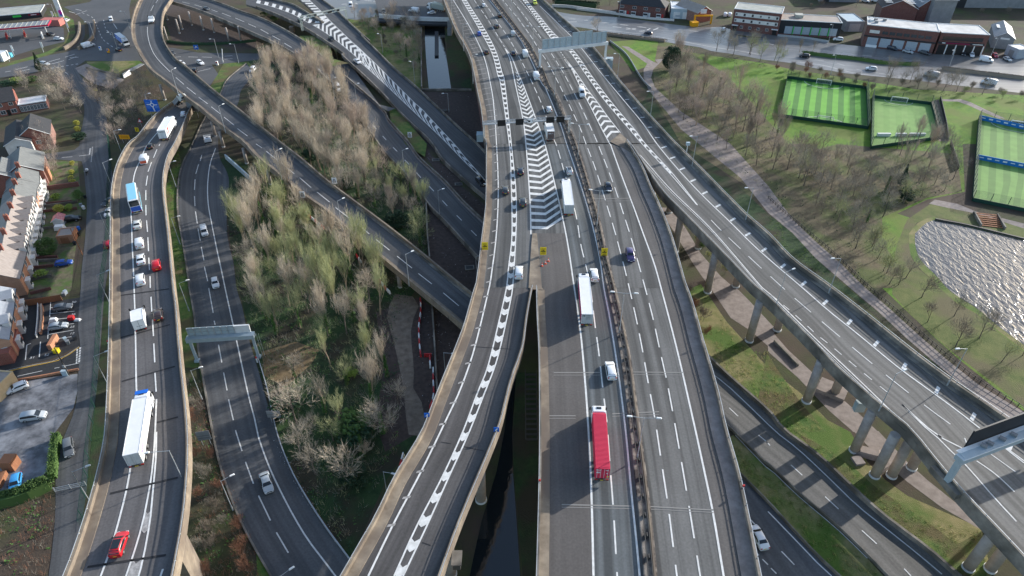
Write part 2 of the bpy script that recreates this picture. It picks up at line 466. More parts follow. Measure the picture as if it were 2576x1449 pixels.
road("hard_shoulder", "23: 990 0 1090 280 1230 650 1320 900 1430 1200 1500 1449 33: 1590 340 1680 700 1760 1050 1850 1449 43: 1930 370 2020 800 2130 1449", "23: 1140 60 1300 480 1440 800 1560 1200 1640 1449 33: 1750 400 1880 840 1980 1250 2020 1449 43: 2130 450 2220 800 2350 1449", ZM + .012, K['asph_sh'], 0, cols=3, eb=12)
oR, RLp, RRp = road("slip_road_right", RLs, "D: 1694 362" + RR_b, ZM, K['asph_R'], 1.6, cols=6, eb=25)
patch("nose_infill", "D: 1218.6 362 1694 362 1694 368 1580 366 1572 362", ZM + .004, K['asph_right'])

LLo = "11: 1800 1015 1640 1130 1520 1240 1400 1400 21: 1310 20 1240 130 1180 270 1140 470 1130 700 1128 1000 1125 1449 31: 1118 500 1105 1000 1085 1449 41: 1060 200 1000 480 930 740 850 1000 760 1270 690 1449"
LRo = "11: 1960 1060 1900 1160 1850 1290 21: 1780 0 1700 150 1660 320 1655 480 1680 700 1710 950 1730 1150 1760 1449 31: 1790 250 1820 600 1850 900 1880 1150 1905 1449 41: 1912 300 1902 480 1882 750 1845 1030 1800 1290 1770 1449"
oL, LLp, LRp = road("left_viaduct", LLo, LRo, zL, K['asph_left'], 1.4, cols=5, eb=15)
LOl = "T2: 265 -40 250 0 150 230 90 450 75 620 110 850 200 1050 330 1270 11: 1523 724 1700 860 1860 990 2000 1090 2200 1260 2450 1449 22: 0 140 250 340 490 540 700 690 900 860 1100 1040 1300 1200 1600 1449 32: 1780 150 1950 290 2095 420 2200 500"
LOr = "T2: 905 -40 890 0 800 130 720 280 690 500 690 640 740 850 850 1050 1000 1240 11: 1850 660 2000 790 2200 960 2400 1110 2576 1250 12: 250 1449 22: 480 180 700 370 920 540 1150 710 1400 900 1700 1140 1990 1380 32: 2190 90 2300 180"
oLoop, LOlp, LOrp = road("curved_ramp", LOl, LOr, zLoop, K['asph_ramp'], 1.0, cols=5)
BLo = "T2: 700 10 930 70 1300 180 1700 330 2100 500 2576 710 T3: 330 860 D: 760 150 830 208 884 262 22: 1260 50 1480 290 1650 500 1750 640 1900 790 2100 1010 2250 1180 2500 1480"
BRo = "T2: 1300 -70 1620 0 2000 130 2300 250 2576 340 T3: 240 440 520 580 800 740 1000 870 1200 1040 1450 1250 12: 1240 1070 1350 1230 1530 1430 22: 1650 150 1900 380 2100 600 2290 780 2560 1060"
oB, BLp, BRp = road("dashed_slip_road", BLo, BRo, zB, K['asph_ramp'], .9, cols=5, dz=.03)
CLo = "T3: 900 530 1100 650 1500 910 1800 1130 12: 860 560 1000 690 1130 810 1300 980 1400 1090 1570 1260 1750 1430 22: 1880 170 2060 340 2320 560 2600 800"
CRo = "T3: 1640 230 1750 340 2000 580 2300 850 12: 1050 350 1200 500 1400 700 1600 870 1800 1060 2000 1250 2200 1430 22: 2330 115 2600 350"
oC, CLp, CRp = road("chevron_slip_road", CLo, CRo, zC, K['asph_ramp'], .9, cols=5, dz=.03)
o_, C1l, C1r = road("chevron_slip_branch", "T3: -200 90 0 150 400 300 700 440 900 530", "T3: -200 -60 330 0 600 70 800 130 1350 470", zC, K['asph_ramp'], .9, cols=3, dz=.028)
o_, C2l, C2r = road("chevron_slip_branch", "T3: 800 -60 870 0 1000 100 1200 300 1345 470", "T3: 1250 -70 1330 0 1450 90 1560 170 1660 250", zC, K['asph_ramp'], .9, cols=3, dz=.029)
patch("chevron_nose_infill", [(x, y) for x, y in q("T3: 1345 468 1660 248 1640 300 900 532 1345 472")], zC(50), K['asph_ramp'])
# ---- roads at ground level
DLo = "11: 2480 640 2290 800 2210 960 2050 1210 1940 1449 21: 1830 220 1790 450 1790 700 1830 950 1880 1250 1905 1449 31: 1950 250 2000 650 2060 1000 2140 1449 41: 2200 280 2260 480 2400 850 2576 1190 42: 150 1449 300 1750"
DRo = "11: 2576 750 2430 900 2390 1060 2220 1330 21: 2195 10 2215 150 2300 330 2290 560 2280 800 2300 1000 2350 1200 2380 1449 31: 2440 200 2500 500 32: 30 850 110 1150 210 1449 42: 300 260 420 500 620 830 800 1100 960 1310 1150 1550"
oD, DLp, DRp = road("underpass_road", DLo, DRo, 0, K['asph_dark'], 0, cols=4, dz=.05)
SLo = "11: 640 640 680 850 780 960 850 1100 H1: 1600 240 1680 700 1720 1050 1750 1449 H2: 1720 700 1680 1100 1640 1449 H3: 1630 400 1610 620 1570 1230 H4: 1620 200 1580 700 1520 1449 41: 585 200 560 480 560 800 530 1150 490 1449"
SRo = "11: 760 690 840 800 990 960 1050 1080 1080 1250 H1: 2200 400 2240 700 2300 1100 21: 1160 600 1140 1000 31: 1060 0 1010 600 965 1100 41: 900 0 880 500 850 750 800 1000 750 1200 690 1449"
oSt, STl, STr = road("residential_street", SLo, SRo, 0, K['asph_dark'], 0, cols=4, dz=.05, eb=8)
ELo = "D: 1690 960 33: 2150 1380 43: 2230 10 2576 350 44: 0 330 300 620 700 960 1000 1250 1190 1449 1500 1740"
ERo = "D: 1720 845 33: 1960 700 2200 930 2576 1260 44: 150 0 500 260 900 640 1200 900 1600 1200 1850 1420 2150 1680"
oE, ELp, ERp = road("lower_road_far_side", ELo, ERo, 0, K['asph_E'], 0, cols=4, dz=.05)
GLo = "D: 1650 1130 1720 1230 1790 1340 1860 1449 1940 1560"
GRo = "D: 1760 1090 1857 1190 1932 1266 2007 1349 2057 1402 2107 1449 2220 1560"
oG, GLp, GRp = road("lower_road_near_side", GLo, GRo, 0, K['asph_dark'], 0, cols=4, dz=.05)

# far side main road (top right) and junction top left
A1l = "U1: -300 60 0 190 500 270 1000 290 1500 350 2100 430 2576 480 U2: 600 640 1100 760 1700 760 2576 850 U3: 600 900 1180 940 1800 1030 2576 1120 U4: 760 1180 1500 1250 2300 1260 2700 1270"
A1r = "U1: 0 500 250 460 600 500 1000 590 1500 660 2000 740 2576 830 U2: 300 1020 800 1090 1400 1200 1900 1260 2576 1400 U3: 500 1400 14: 800 740 1400 800 1900 860 2576 940"
road("main_road", A1l, A1r, 0, K['asph_wet'], 0, cols=6, dz=.04, ea=30, eb=40)
patch("roundabout_road", "11: 640 70 760 130 890 250 900 380 860 460 640 530 400 570 -60 690 -60 790 300 740 500 690 730 700 860 610 1100 615 1420 610 1500 640 1800 650 1960 790 2100 880 2195 745 2130 650 2260 640 2600 600 2650 540 2000 530 1740 480 1400 480 1330 300 1300 90 1330 -60 1000 -60 900 20", .035, K['asph_dark'])
patch("side_street", "11: 500 690 700 690 760 780 900 980 900 1100 780 1000 620 800", .03, K['asph_dark'])
patch("side_street", "H1: 1720 240 1600 250 1500 330 1100 390 700 430 700 500 1200 530 1640 560 1720 700", .031, K['asph_dark'])
patch("retail_yard", "U2: -60 560 560 540 800 600 1700 720 U3: 0 740 560 860 1200 930 U4: 700 1090 1600 1120 2300 1200 2700 1100 2700 1300 1000 1330 0 1200 U3: 1700 1080 900 980 0 880 U2: 1700 790 900 700 0 640", .03, K['asph_wet'])
patch("bus_yard", "12: 200 -60 850 -60 1240 -60 1240 160 1000 200 880 180 640 60", .03, K['asph_wet'])
patch("layby", "12: 800 660 940 630 1080 830 1240 1050 1400 1090 1330 1120 1240 1070 1000 890 860 740", zB(230) + .02, K['asph_ramp'])
# ---- ground cover patches
patch("park_grass", "13: 1000 420 1480 380 1750 520 2000 560 2576 640 14: 200 690 1500 900 2576 960 2576 1449 24: 1960 0 1980 480 1600 560 1300 700 1480 760 1380 1000 1500 1300 34: 2000 60 2576 600 2576 1240 1900 700 1500 330 24: 1150 1449 700 1150 900 700 400 480 24: 500 0 13: 2400 1449 1800 900 1380 660 1220 720 1000 450", .012, K['grass'])
patch("wood_floor", "13: 1480 380 1700 480 2150 740 2420 1040 24: 300 100 700 0 1900 100 1950 480 1600 540 1150 740 1150 1000 1300 1200 1400 1449 34: 900 0 24: 500 1000 0 560 13: 1700 1449 1450 1000 1420 700", .02, K['woodfloor'])
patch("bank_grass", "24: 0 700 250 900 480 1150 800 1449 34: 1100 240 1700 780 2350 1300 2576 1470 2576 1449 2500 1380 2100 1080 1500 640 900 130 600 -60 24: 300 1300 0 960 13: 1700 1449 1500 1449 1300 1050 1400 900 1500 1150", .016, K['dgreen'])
patch("soil_under_ramps", "T2: 720 230 900 30 1300 200 2100 520 2576 730 2576 960 1700 900 900 850 780 500", .014, K['soil'])
patch("soil_beside_canal", "12: 1680 920 2200 920 2320 1449 22: 2290 560 2100 330 1700 0 12: 1700 950", .014, K['soil'])
patch("soil_strip", "22: 1700 0 1760 110 2060 340 2060 420 2310 620 2310 780 1900 380 1720 150", .02, K['soil'])
patch("soil_under_slip", "22: 1720 620 1750 640 2250 1200 2220 1449 32: 2200 80 2160 120 1800 -160 22: 1740 1160", .014, K['soil'])
patch("soil_by_track", "32: 1640 90 2110 440 2000 640 1890 900 1700 1300 1640 1449 42: 1300 200 1200 -100 32: 1300 700 1200 250", .014, K['soil'])
patch("gravel_track", "32: 1400 60 1640 120 1560 400 1590 820 1580 1000 1680 1180 1700 1449 42: 1640 100 1560 60 32: 1520 1400 1480 1000 1400 600 1320 260", .022, K['track'], True)
patch("leaf_litter", "32: 60 640 400 540 640 620 560 760 300 1000 80 880", .018, mat("leaf_litter", (.11, .075, .035), (.2, .14, .075), .8, .95, .8, 5))
patch("ramp_verge", "T3: 870 720 1150 720 1500 950 1550 1180 1870 1270 1560 1330 1450 1250 1100 940 930 830", zB(140) + .1, K['verge'], kind='structure')
patch("slip_verge", "12: 1340 1120 1410 1080 1560 1260 1720 1449 22: 1700 130 1500 0 12: 1480 1400 1360 1230", .86, K['verge'])
patch("canal_bank_grass", "12: 870 190 1000 330 1300 590 1500 800 1660 900 1660 300 1500 180 1240 170", .015, K['rough'])
patch("pier_path", "23: 1470 640 1560 640 1720 800 1900 1100 2100 1330 2250 1460 2000 1460 1820 1200 1640 900", .02, K['pave'])
patch("pier_path", "33: 1990 -10 2250 -10 2390 130 2576 330 2640 400 2640 640 2400 430 2200 300", .021, K['pave'])
patch("pier_path", "34: -10 380 200 620 500 900 900 1250 1110 1449 860 1449 600 1220 300 900 0 640", .022, K['pave'])
patch("pier_path", "44: 860 -10 1110 -10 1400 300 1600 480 2000 800 2250 1060 2140 980 1750 760 1400 500 1100 240", .023, K['pave'])
patch("pier_bank_grass", "33: 1720 40 1900 -40 2160 340 2576 800 34: 330 1060 600 1330 830 1449 44: 1000 300 1180 480 1400 640 2150 970 2250 1449 1900 1449 1200 870 900 600 500 230 150 -30 33: 2576 1240 2200 900 1960 660 1800 200", .016, K['rough'])
patch("pier_bank_lush", "34: -10 660 150 900 350 1180 600 1449 44: 300 0 150 -30 33: 2576 1240 2480 1100", .03, K['verge'])
patch("pier_bank_lush", "44: 300 10 640 190 900 390 1090 560 1600 900 1900 1130 2140 1000 2200 1449 1950 1449 1500 1060 900 590 500 230", .031, K['verge'])
patch("median_grass", "43: 2170 60 2230 30 2576 370 44: 0 350 300 640 700 980 1000 1270 1190 1480 750 1480 500 1240 300 1030 0 720 43: 2576 690 2270 420", .016, K['rough'])
patch("left_verge", "21: 1790 20 1830 220 1790 700 1830 950 1900 1449 31: 2000 650 2140 1449 41: 2260 480 2576 1190 42: 150 1449 41: 1780 1449 1900 700 31: 1910 1449 1830 600 21: 1760 1449 1660 480", .012, K['verge'])
patch("scrub_floor", "31: 1860 800 2000 800 2140 1449 41: 2260 480 2576 1190 2600 1600 1800 1600 1850 1100 1930 480 31: 1900 1300", .02, K['ground'])
patch("corner_scrub", "41: -60 640 480 590 560 480 560 800 480 1449 -60 1449", .02, K['ground'])
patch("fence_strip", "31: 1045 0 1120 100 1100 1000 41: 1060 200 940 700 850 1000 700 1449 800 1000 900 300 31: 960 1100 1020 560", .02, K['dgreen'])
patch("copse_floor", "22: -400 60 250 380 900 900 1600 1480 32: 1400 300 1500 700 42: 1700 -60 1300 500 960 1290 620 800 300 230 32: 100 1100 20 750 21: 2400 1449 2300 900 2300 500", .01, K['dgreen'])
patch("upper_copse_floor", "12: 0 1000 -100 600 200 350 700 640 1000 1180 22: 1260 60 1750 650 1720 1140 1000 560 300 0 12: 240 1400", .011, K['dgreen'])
patch("embankment_floor", "11: 850 630 1400 620 1600 800 1850 1000 1500 1240 1350 1449 21: 1200 60 1100 60 11: 1080 1449 1060 1050 900 850 740 700", .012, K['ground'])
patch("island_grass", "11: 870 620 1400 610 1440 640 1250 700 1180 740 900 680", .03, K['rough'])
patch("junction_verge", "11: 2250 640 2500 620 2600 760 2330 840 2200 950 2110 880", .03, K['verge'])
patch("station_verge", "11: -60 650 200 600 450 530 640 440 700 300 640 180 480 150 600 120 740 200 760 330 700 430 620 490 480 560 200 630 -60 700", .038, K['verge'])
patch("station_forecourt", "11: -60 330 430 250 640 280 650 420 440 470 -60 620", .032, K['asph_dark'])
patch("red_brick_footway", "11: 740 690 870 640 1100 740 1250 800 1150 890 960 850 800 740", .033, K['pave'])
patch("front_gardens", "H1: 900 560 1560 560 1650 1449 H2: 1560 700 1480 1300 H3: 1440 460 1240 640 560 620 640 0 H2: 850 700 900 0 H1: 850 1100", .015, mat("garden_soil", (.09, .075, .045), (.17, .15, .09), .8, .95, .6, 4, c3=(.08, .13, .03), scale3=.3))
patch("parking_court", "H3: 450 780 1050 700 1600 620 1570 1230 H4: 1600 190 1100 440 0 720 -300 700 -200 0 430 0 H3: 480 1100", .02, K['asph_new'])
patch("access_lane", "H4: -300 790 0 760 1110 520 1620 230 1600 700 1200 770 420 910 -300 1060", .028, K['asph_new'])
patch("gravelled_forecourt", "H4: 60 1050 640 880 1560 760 1560 1100 1480 1449 41: 520 50 480 400 250 560 -60 640 31: -60 1449 -60 1080", .026, K['forecourt'])
patch("park_path", "13: 1100 462 1170 470 1420 620 1470 640 1440 600 1530 590 1420 700 1400 780 1440 880 1700 1120 2200 1449 23: 2576 420 24: 260 770 500 1000 730 1200 960 1430 34: 1250 230 1500 460 1800 720 2100 960 2576 1250 2576 1450 2350 1290 2000 1010 1700 770 1400 510 1100 230 850 20 24: 480 1150 250 900 0 690 23: 2300 340 13: 1700 1300 1370 900 1325 780 1325 700 1360 640", .03, K['pave'])
patch("field_path", "U5: 900 600 1300 600 1500 660 1850 830 2200 990 2080 990 1800 880 1450 720 1250 650 950 640", .03, K['pave'])
patch("pond_path", "24: 1620 600 1680 560 1900 600 2120 690 2576 800 2576 850 2100 700 1800 640", .03, K['pave'])
# ---- water
def water_mat(name, col, rough, bump, sc, stretch=None):
    m = mat(name, col, rough=rough, spec=.6)
    n, l = m.node_tree.nodes, m.node_tree.links
    g = n.new("ShaderNodeNewGeometry"); mp = n.new("ShaderNodeMapping")
    if stretch: mp.inputs["Scale"].default_value = stretch; mp.inputs["Rotation"].default_value = (0, 0, R_(-35))
    l.new(g.outputs["Position"], mp.inputs[0])
    t = n.new("ShaderNodeTexNoise"); t.inputs["Scale"].default_value = sc; t.inputs["Detail"].default_value = 5; t.inputs["Distortion"].default_value = .4
    l.new(mp.outputs[0], t.inputs[0])
    b = n.new("ShaderNodeBump"); b.inputs["Strength"].default_value = 1; b.inputs["Distance"].default_value = bump
    l.new(t.outputs["Fac"], b.inputs["Height"]); l.new(b.outputs[0], n["Principled BSDF"].inputs["Normal"])
    return m
patch("pond_water", "24: 1480 900 1530 850 1600 790 1680 765 1800 790 2000 830 2576 970 2900 1050 2900 1449 34: 2900 500 2700 640 2576 570 2300 370 2100 200 1900 80 1800 0 24: 1760 1400 1680 1310 1580 1220 1510 1120 1480 1000", .04, water_mat("pond_water", (.05, .055, .06), .14, .3, .8, (1, .45, 1)), True, 3)
patch("pond_bank", "24: 1420 900 1500 800 1640 730 1700 740 1820 770 2020 810 2576 945 2900 1020 2900 1449 34: 2900 560 2700 700 2576 620 2300 420 2100 250 1880 130 1750 20 24: 1700 1430 1630 1340 1520 1250 1440 1130 1420 1000", .02, K['rough'], True, 4)
patch("pond_lawn", "24: 1250 1250 1300 1000 1400 760 1640 600 1900 640 2700 850 2700 1000 2000 800 1680 730 1500 790 1420 900 1420 1010 1440 1140 1520 1260 1630 1350 1760 1449 34: 1880 140 2100 260 2300 430 2576 640 2700 720 2700 1300 2300 980 1850 640 1500 330 1250 60", .018, K['oliv'])
canal = water_mat("canal_water", (.012, .016, .018), .04, .03, .7)
patch("canal_water", "12: 1700 150 1900 150 1900 400 1920 600 1965 905 1740 905 1715 650 1700 400", .04, canal)
patch("canal_water", "42: 2570 -600 43: 40 -600 0 0 10 400 40 800 100 1700 42: 2100 1700 2180 1300 2270 900 2420 400 2500 0", .04, canal)
patch("towpath", "43: 45 -600 10 0 20 400 55 800 120 1600 260 1600 260 -600", .03, K['dgreen'])
patch("towpath", "12: 1900 240 2060 250 2130 600 2170 900 1975 905 1930 600", .03, K['dgreen'])

# ================================================================ ROAD MARKINGS
class Marks:
    def __init__(s, zf, up=.035, on=None): s.zf, s.up, s.b, s.t = zf, up, MB(), (bvh(*on) if on else None)
    def w(s, pts):
        z = lambda y: (s.zf(y) if callable(s.zf) else s.zf)
        if s.t: return [cast(x, y, s.t, z(y)) for x, y in q(pts)]
        return W(pts, (lambda y: z(y) + s.up))
    def rib(s, p, w, m=0):
        p = list(p)
        a, b = offset(p, -w / 2), offset(p, w / 2)
        for i in range(len(p) - 1): s.b.face([a[i], a[i + 1], b[i + 1], b[i]], m)
    def solid(s, pts, w=.28, m=0, ea=0, eb=0): s.rib(smooth(ext(s.w(pts), ea, eb), 3), w, m)
    def dash(s, pts, on=6, off=3, w=.26, ph=0, m=0, ea=0, eb=0):
        p = smooth(ext(s.w(pts), ea, eb), 1.5); L = cum(p); d = ph
        while d < L[-1]:
            k = max(1, int(on / 2))
            s.rib([at(p, L, d + min(on, L[-1] - d) * i / k) for i in range(k + 1)], w, m); d += on + off
    def segs(s, pts, w=.24, m=0):
        p = s.w(pts)
        for a, b in zip(p[::2], p[1::2]): s.rib([a, b], w, m)
    def chev(s, Lp, Rp, gap, th, tip, m=0, mid=.5, s0=0, s1=None, inset=.12):
        "arrow-shaped stripes between two lines; tip metres towards the camera"
        A, B = smooth(s.w(Lp), 1.5), smooth(s.w(Rp), 1.5); LA, LB = cum(A), cum(B)
        T = (LA[-1] + LB[-1]) / 2; d = s0; s1 = s1 or T
        while d < s1 - th:
            f = lambda e: (at(A, LA, LA[-1] * e / T), at(B, LB, LB[-1] * e / T))
            a, b = f(d); c, e = f(d + th)
            w = (b - a).length
            if w > .25:
                k = min(.3, inset / w)
                a, b = a.lerp(b, k), b.lerp(a, k); c, e = c.lerp(e, k), e.lerp(c, k)
                n, _ = f(d + 1); o, _ = f(d); dr = (n - o); dr.z = 0; dr.normalize(); tp = dr * tip * min(1, w / 2)
                m0, m1 = a.lerp(b, mid) + tp, c.lerp(e, mid) + tp
                s.b.face([a, c, m1, m0], m); s.b.face([m0, m1, e, b], m)
            d += gap
    def ticks(s, pts, gap, ln, w, o0=.4, ph=0, m=0, skew=0):
        p = smooth(s.w(pts), 1.5); L = cum(p); d = ph
        while d < L[-1] - 1:
            i = min(range(len(L)), key=lambda k: abs(L[k] - d)); n = side(p, i); t = Vector((n.y, -n.x, 0))
            a = at(p, L, d) + n * o0; e = a + n * ln + t * skew
            s.b.face([a - t * w / 2, a + t * w / 2, e + t * w / 2, e - t * w / 2], m); d += gap
    def done(s, name, par=None):
        if s.t:
            vv = []
            for p in s.b.v:
                h = s.t.ray_cast(Vector((p[0], p[1], p[2] + 3)), Vector((0, 0, -1)), 8)
                vv.append((p[0], p[1], (h[0].z if h[0] else p[2]) + s.up))
            s.b.v = vv
        o = struct(name, s.b, [K['paint'], K['paint_old'], K['joint'], K['jointl'], K['yellowline']]); return o
M = Marks(ZM)
edge1 = "12: 1985 0 2150 270 2290 560 2370 900 2400 1150 2420 1449 22: 2437 380 2432 700 2410 1000 2370 1300 2345 1449 32: 2200 600 2060 1010 1930 1290 1855 1449 42: 1640 440 1380 930 1130 1449"
M.solid(edge1, .32, ea=30)
gl = "M1: 610 0 900 490 1120 900 1230 1310 1275 1449 22: 2520 1150 2545 1449 2565 400 2576 900 2540 1250 2520 1449 32: 2430 400 2330 800 2230 1050 2080 1449 42: 1870 460 1620 940 1390 1449".replace("2520 1150 2545 1449 2565 400", "2548 0 2568 400")
gr = "M1: 680 0 1010 520 1200 900 1300 1250 1350 1449 23: 20 250 40 500 45 700 35 1000 10 1400 32: 2570 80 2490 460 2410 770 2290 1080 2145 1449 42: 1950 430 1730 920 1480 1449"
M.solid(gl, .28, ea=20); M.solid(gr, .28, ea=20)
M.chev(gl, gr, 4.6, 1.9, .75)
M.ticks("12: 1915 0 2060 270 2180 560 2270 900 2320 1150 2350 1449", 5.2, 3.4, .3, .3, 1, 1, skew=-1.2)
M.ticks("22: 2385 0 2400 400 2390 700 2360 1000 2320 1300 32: 2290 60 2150 600 2010 1010 1880 1290 1800 1449 42: 1590 440 1320 930 1110 1300", 5.6, 1.15, .5, .1, 2, 1, skew=-.7)
# big chevron island
zl = "M1: 1350 830 1430 1000 1490 1250 1530 1449 13: 110 1200 140 1449 23: 165 330 185 650 190 910"
zr = "M1: 1355 830 1470 1000 1570 1250 1660 1449 13: 220 1140 330 1449 23: 430 400 500 700 560 1000 620 1400 33: 690 450 740 1000 770 1449 43: 800 650 820 1449"
M.solid(zl, .35); M.solid(zr, .35)
M.chev("13: 30 720 60 930 110 1200 140 1449 23: 165 330 190 860", "13: 60 720 150 960 220 1140 330 1449 23: 430 400 510 760", 3.55, 1.35, 2.6, inset=.25)
M.dash("M1: 820 0 860 60 1040 315 1190 560 1340 805", 6, 3.2, .26, 2, ea=20)
M.dash("M1: 960 0 1095 185 1255 425 1430 680 1590 970 1755 1290 13: 300 1050 400 1350 23: 450 20 520 260 640 700 690 1000 745 1230 33: 790 0 835 370 875 660 910 980 955 1360 43: 985 330 1020 780 1050 1300", 6, 3, .26, 0, ea=20, eb=12)
M.solid("M1: 1080 0 1440 440 1700 830 1990 1449 13: 330 870 480 1230 550 1449 23: 700 440 800 780 880 1130 925 1449 33: 980 280 1040 650 1090 1000 1145 1449 43: 1200 600 1245 1030 1285 1449", .32, ea=20, eb=12)
# right carriageway
M.dash("M1: 1355 50 1460 180 1580 320 1680 460 1780 600 1870 740 1980 920 2070 1050 2165 1220 13: 515 930 630 1170 690 1300 23: 745 0 840 250 950 600 1040 900 1130 1240 1180 1449 33: 1250 310 1310 610 1370 950 1440 1330 43: 1500 280 1570 740 1635 1255", 6, 3, .26, 0, ea=18, eb=20)
M.dash("M1: 1490 35 1600 160 1710 305 1820 450 1925 590 2130 890 2220 1030 2330 1210 13: 560 810 675 1035 795 1290 23: 865 0 1020 400 1150 790 1215 1000 1280 1230 1340 1449 33: 1420 310 1485 610 1560 945 1630 1320 43: 1700 270 1780 740 1865 1270", 6, 3, .26, 0, ea=18, eb=20)
M.solid("23: 990 0 1090 280 1230 650 1320 900 1430 1200 1500 1449 33: 1590 340 1680 700 1760 1050 1850 1449 43: 1930 370 2020 800 2130 1449", .34, eb=12)
M.dash("M1: 1600 0 1810 240 1980 450 2170 700 2300 880 2390 1010", 1.6, 1.5, .3, ea=10)
cl, cr = "13: 535 595 620 735 700 900 800 1090 900 1290 985 1449", "13: 540 590 645 730 760 900 860 1030 960 1170 1090 1335"
M.solid(cl, .3); M.solid(cr, .3); M.solid("13: 535 595 630 732", .9)
M.chev("13: 620 735 700 900 800 1090 900 1290 960 1400", "13: 645 730 760 900 860 1030 960 1170 1090 1340", 4.4, 1.5, -2.0, inset=.2)
nl = "M1: 1660 0 1900 320 2090 580 2290 850 13: 570 510 750 760 900 970 1050 1150 1180 1300 1310 1449 23: 1600 310 1860 612"
nr = "M1: 1720 0 1990 330 2210 580 2370 690 13: 620 510 800 760 980 1000 1120 1170 1240 1310 1345 1449 23: 1610 290 1868 615".replace("2210 580 2370 690", "2200 580")
M.solid(nl, .26, ea=18); M.solid(nr, .26, ea=18)
M.chev(nl.replace("1860 612", "1500 195"), nr.replace("1868 615", "1510 180"), 4.2, 1.8, -1.3)
re_ = "13: 280 60 600 370 720 510 900 740 1100 980 1300 1220 1460 1449 23: 1650 230 1900 500 2200 790 2400 990 24: 0 1150 350 1449 34: 600 220 900 460 1300 790 1600 1010 1900 1230 2180 1449 2576 1760"
M.solid(re_, .3)
M.ticks("13: 450 215 600 370 720 510 900 740 1100 980 1300 1220 1460 1449", 8.2, 1.6, .5, .7)
M.ticks("23: 1460 0 1650 230 1900 500 2200 790 2400 990 24: 0 1150 350 1449 34: 600 220 900 460 1300 790 1600 1010 1900 1230 2180 1449 2500 1700", 7.6, 2.1, .75, .35, 3, skew=-.9)
M.solid("23: 1290 110 1600 460 2000 850 2520 1449 34: 0 40 500 530 900 910 1320 1320 44: 1480 60 1800 430 2030 690 2350 1040", .26)
M.solid("23: 1275 125 1590 475 2000 870 2505 1449 34: 0 70 500 560 900 940 1310 1340", .12)
M.dash("23: 1868 617 2080 845 2295 1050 2455 1200 2576 1310 34: 215 55 510 310 830 580 1200 885 1635 1225 1960 1470 44: 2000 160", 5.5, 3.5, .22, 8)
M.dash("34: 35 70 160 175 340 330 480 460 620 570 775 700 920 820 1090 960 1235 1075", 2, 2, .2)
M.solid("34: 1350 1170 1600 1400 44: 1750 60 1950 160", .3); M.solid("34: 1350 1170 1580 1400 1650 1449 44: 1870 220 1990 330 2260 640 2500 900", .26)
M.dash("44: 2100 290 2300 430 2480 600", 30, 5, .24); M.solid("44: 2240 220 2400 330 2490 400", .2); M.solid("44: 2400 160 2576 290", .24)
M.chev("44: 1700 30 1800 130", "44: 1730 20 1880 110", 3, .8, 0, 1)
# deck joints
for a in ("33: 320 1285 640 1285", "33: 1010 1265 1480 1245", "23: 830 550 1200 545", "33: 420 850 900 850", "33: 1210 845 1730 850", "43: 500 730 1200 745", "43: 1390 750 2030 785", "13: 400 600 590 575", "13: 300 760 720 690", "22: 2420 60 2520 60"):
    M.segs(a, .22, 3); M.segs(" ".join([a.split()[0]] + [str(float(v) + (0 if i % 2 == 0 else 26)) for i, v in enumerate(a.split()[1:])]), .12, 3)
M.segs("42: 1860 100 1960 115 2090 145 2290 190 1670 1110 1760 1140 32: 2200 590 2570 615", .15, 2)
M.done("motorway_markings")
# left viaduct
M = Marks(zL, .05, ['left_viaduct'])
M.solid("11: 1700 1200 1490 1449 21: 1420 150 1350 320 1320 650 1325 800 1330 1000 1340 1200 1350 1449 31: 1362 400 1370 900 1375 1130 1350 1449 41: 1310 380 1270 600 1200 880 1130 1130 1060 1330 1015 1449", .3, eb=8)
M.segs("21: 1610 0 1600 20 1580 55 1545 140 1525 185 1490 280 1485 320 1470 420 1468 465 1468 565 1468 615 1470 720 1475 770 1485 885 1488 940 1495 1080 1497 1145 1505 1270 1510 1330 1513 1449 31: 1520 90 1528 245 1535 320 1545 485 1548 560 1558 750 1560 855 1572 1045", .26)
a_, b_ = "41: 1560 0 1550 200 1520 480 1480 700 1440 900 1370 1150 1320 1300 1270 1449", "41: 1575 0 1570 250 1550 480 1530 700 1510 900 1460 1180 1440 1290 1395 1449"
M.solid("31: 1575 1120 1568 1300 41: 1562 0", .3)
M.solid(a_, .28, eb=8); M.solid(b_, .28, eb=8)
M.chev("41: 1500 600 1480 700 1440 900 1370 1150 1320 1300 1255 1500", "41: 1538 600 1530 700 1510 900 1460 1180 1440 1290 1380 1500", 8.5, 3.6, 1.0, 1, s0=4, inset=.15)
M.solid("41: 1640 1380 1600 1500", .3)
for a in ("41: 1110 620 1790 460", "41: 880 1360 1670 1240", "31: 1215 500 1710 370", "31: 1230 940 1760 790", "31: 1575 1355 1790 1300", "31: 1215 75 1700 10"): M.segs(a, .4, 2)
M.done("left_viaduct_markings")
M = Marks(zLoop, .05, ['curved_ramp'])
M.segs("T2: 600 0 560 60 515 110 460 220 11: 1770 780 1850 850 1880 880 1970 950 2000 980 2090 1045 2125 1075 2215 1145 2255 1180 2355 1260 2390 1295 2490 1370 22: 0 0 60 40 105 75 210 160 260 195 385 300 440 340 555 440 615 485 740 585 800 640 935 745 1000 790 1140 905 1205 960 1345 1070 1420 1130 1570 1250 1635 1305 1770 1410 32: 1885 50 2040 180", .2)
M.solid("T2: 390 540 395 680 430 860 490 1020 560 1140 650 1250 750 1350 850 1449", .2)
M.done("curved_ramp_markings")
M = Marks(zB, .05, ['dashed_slip_road'])
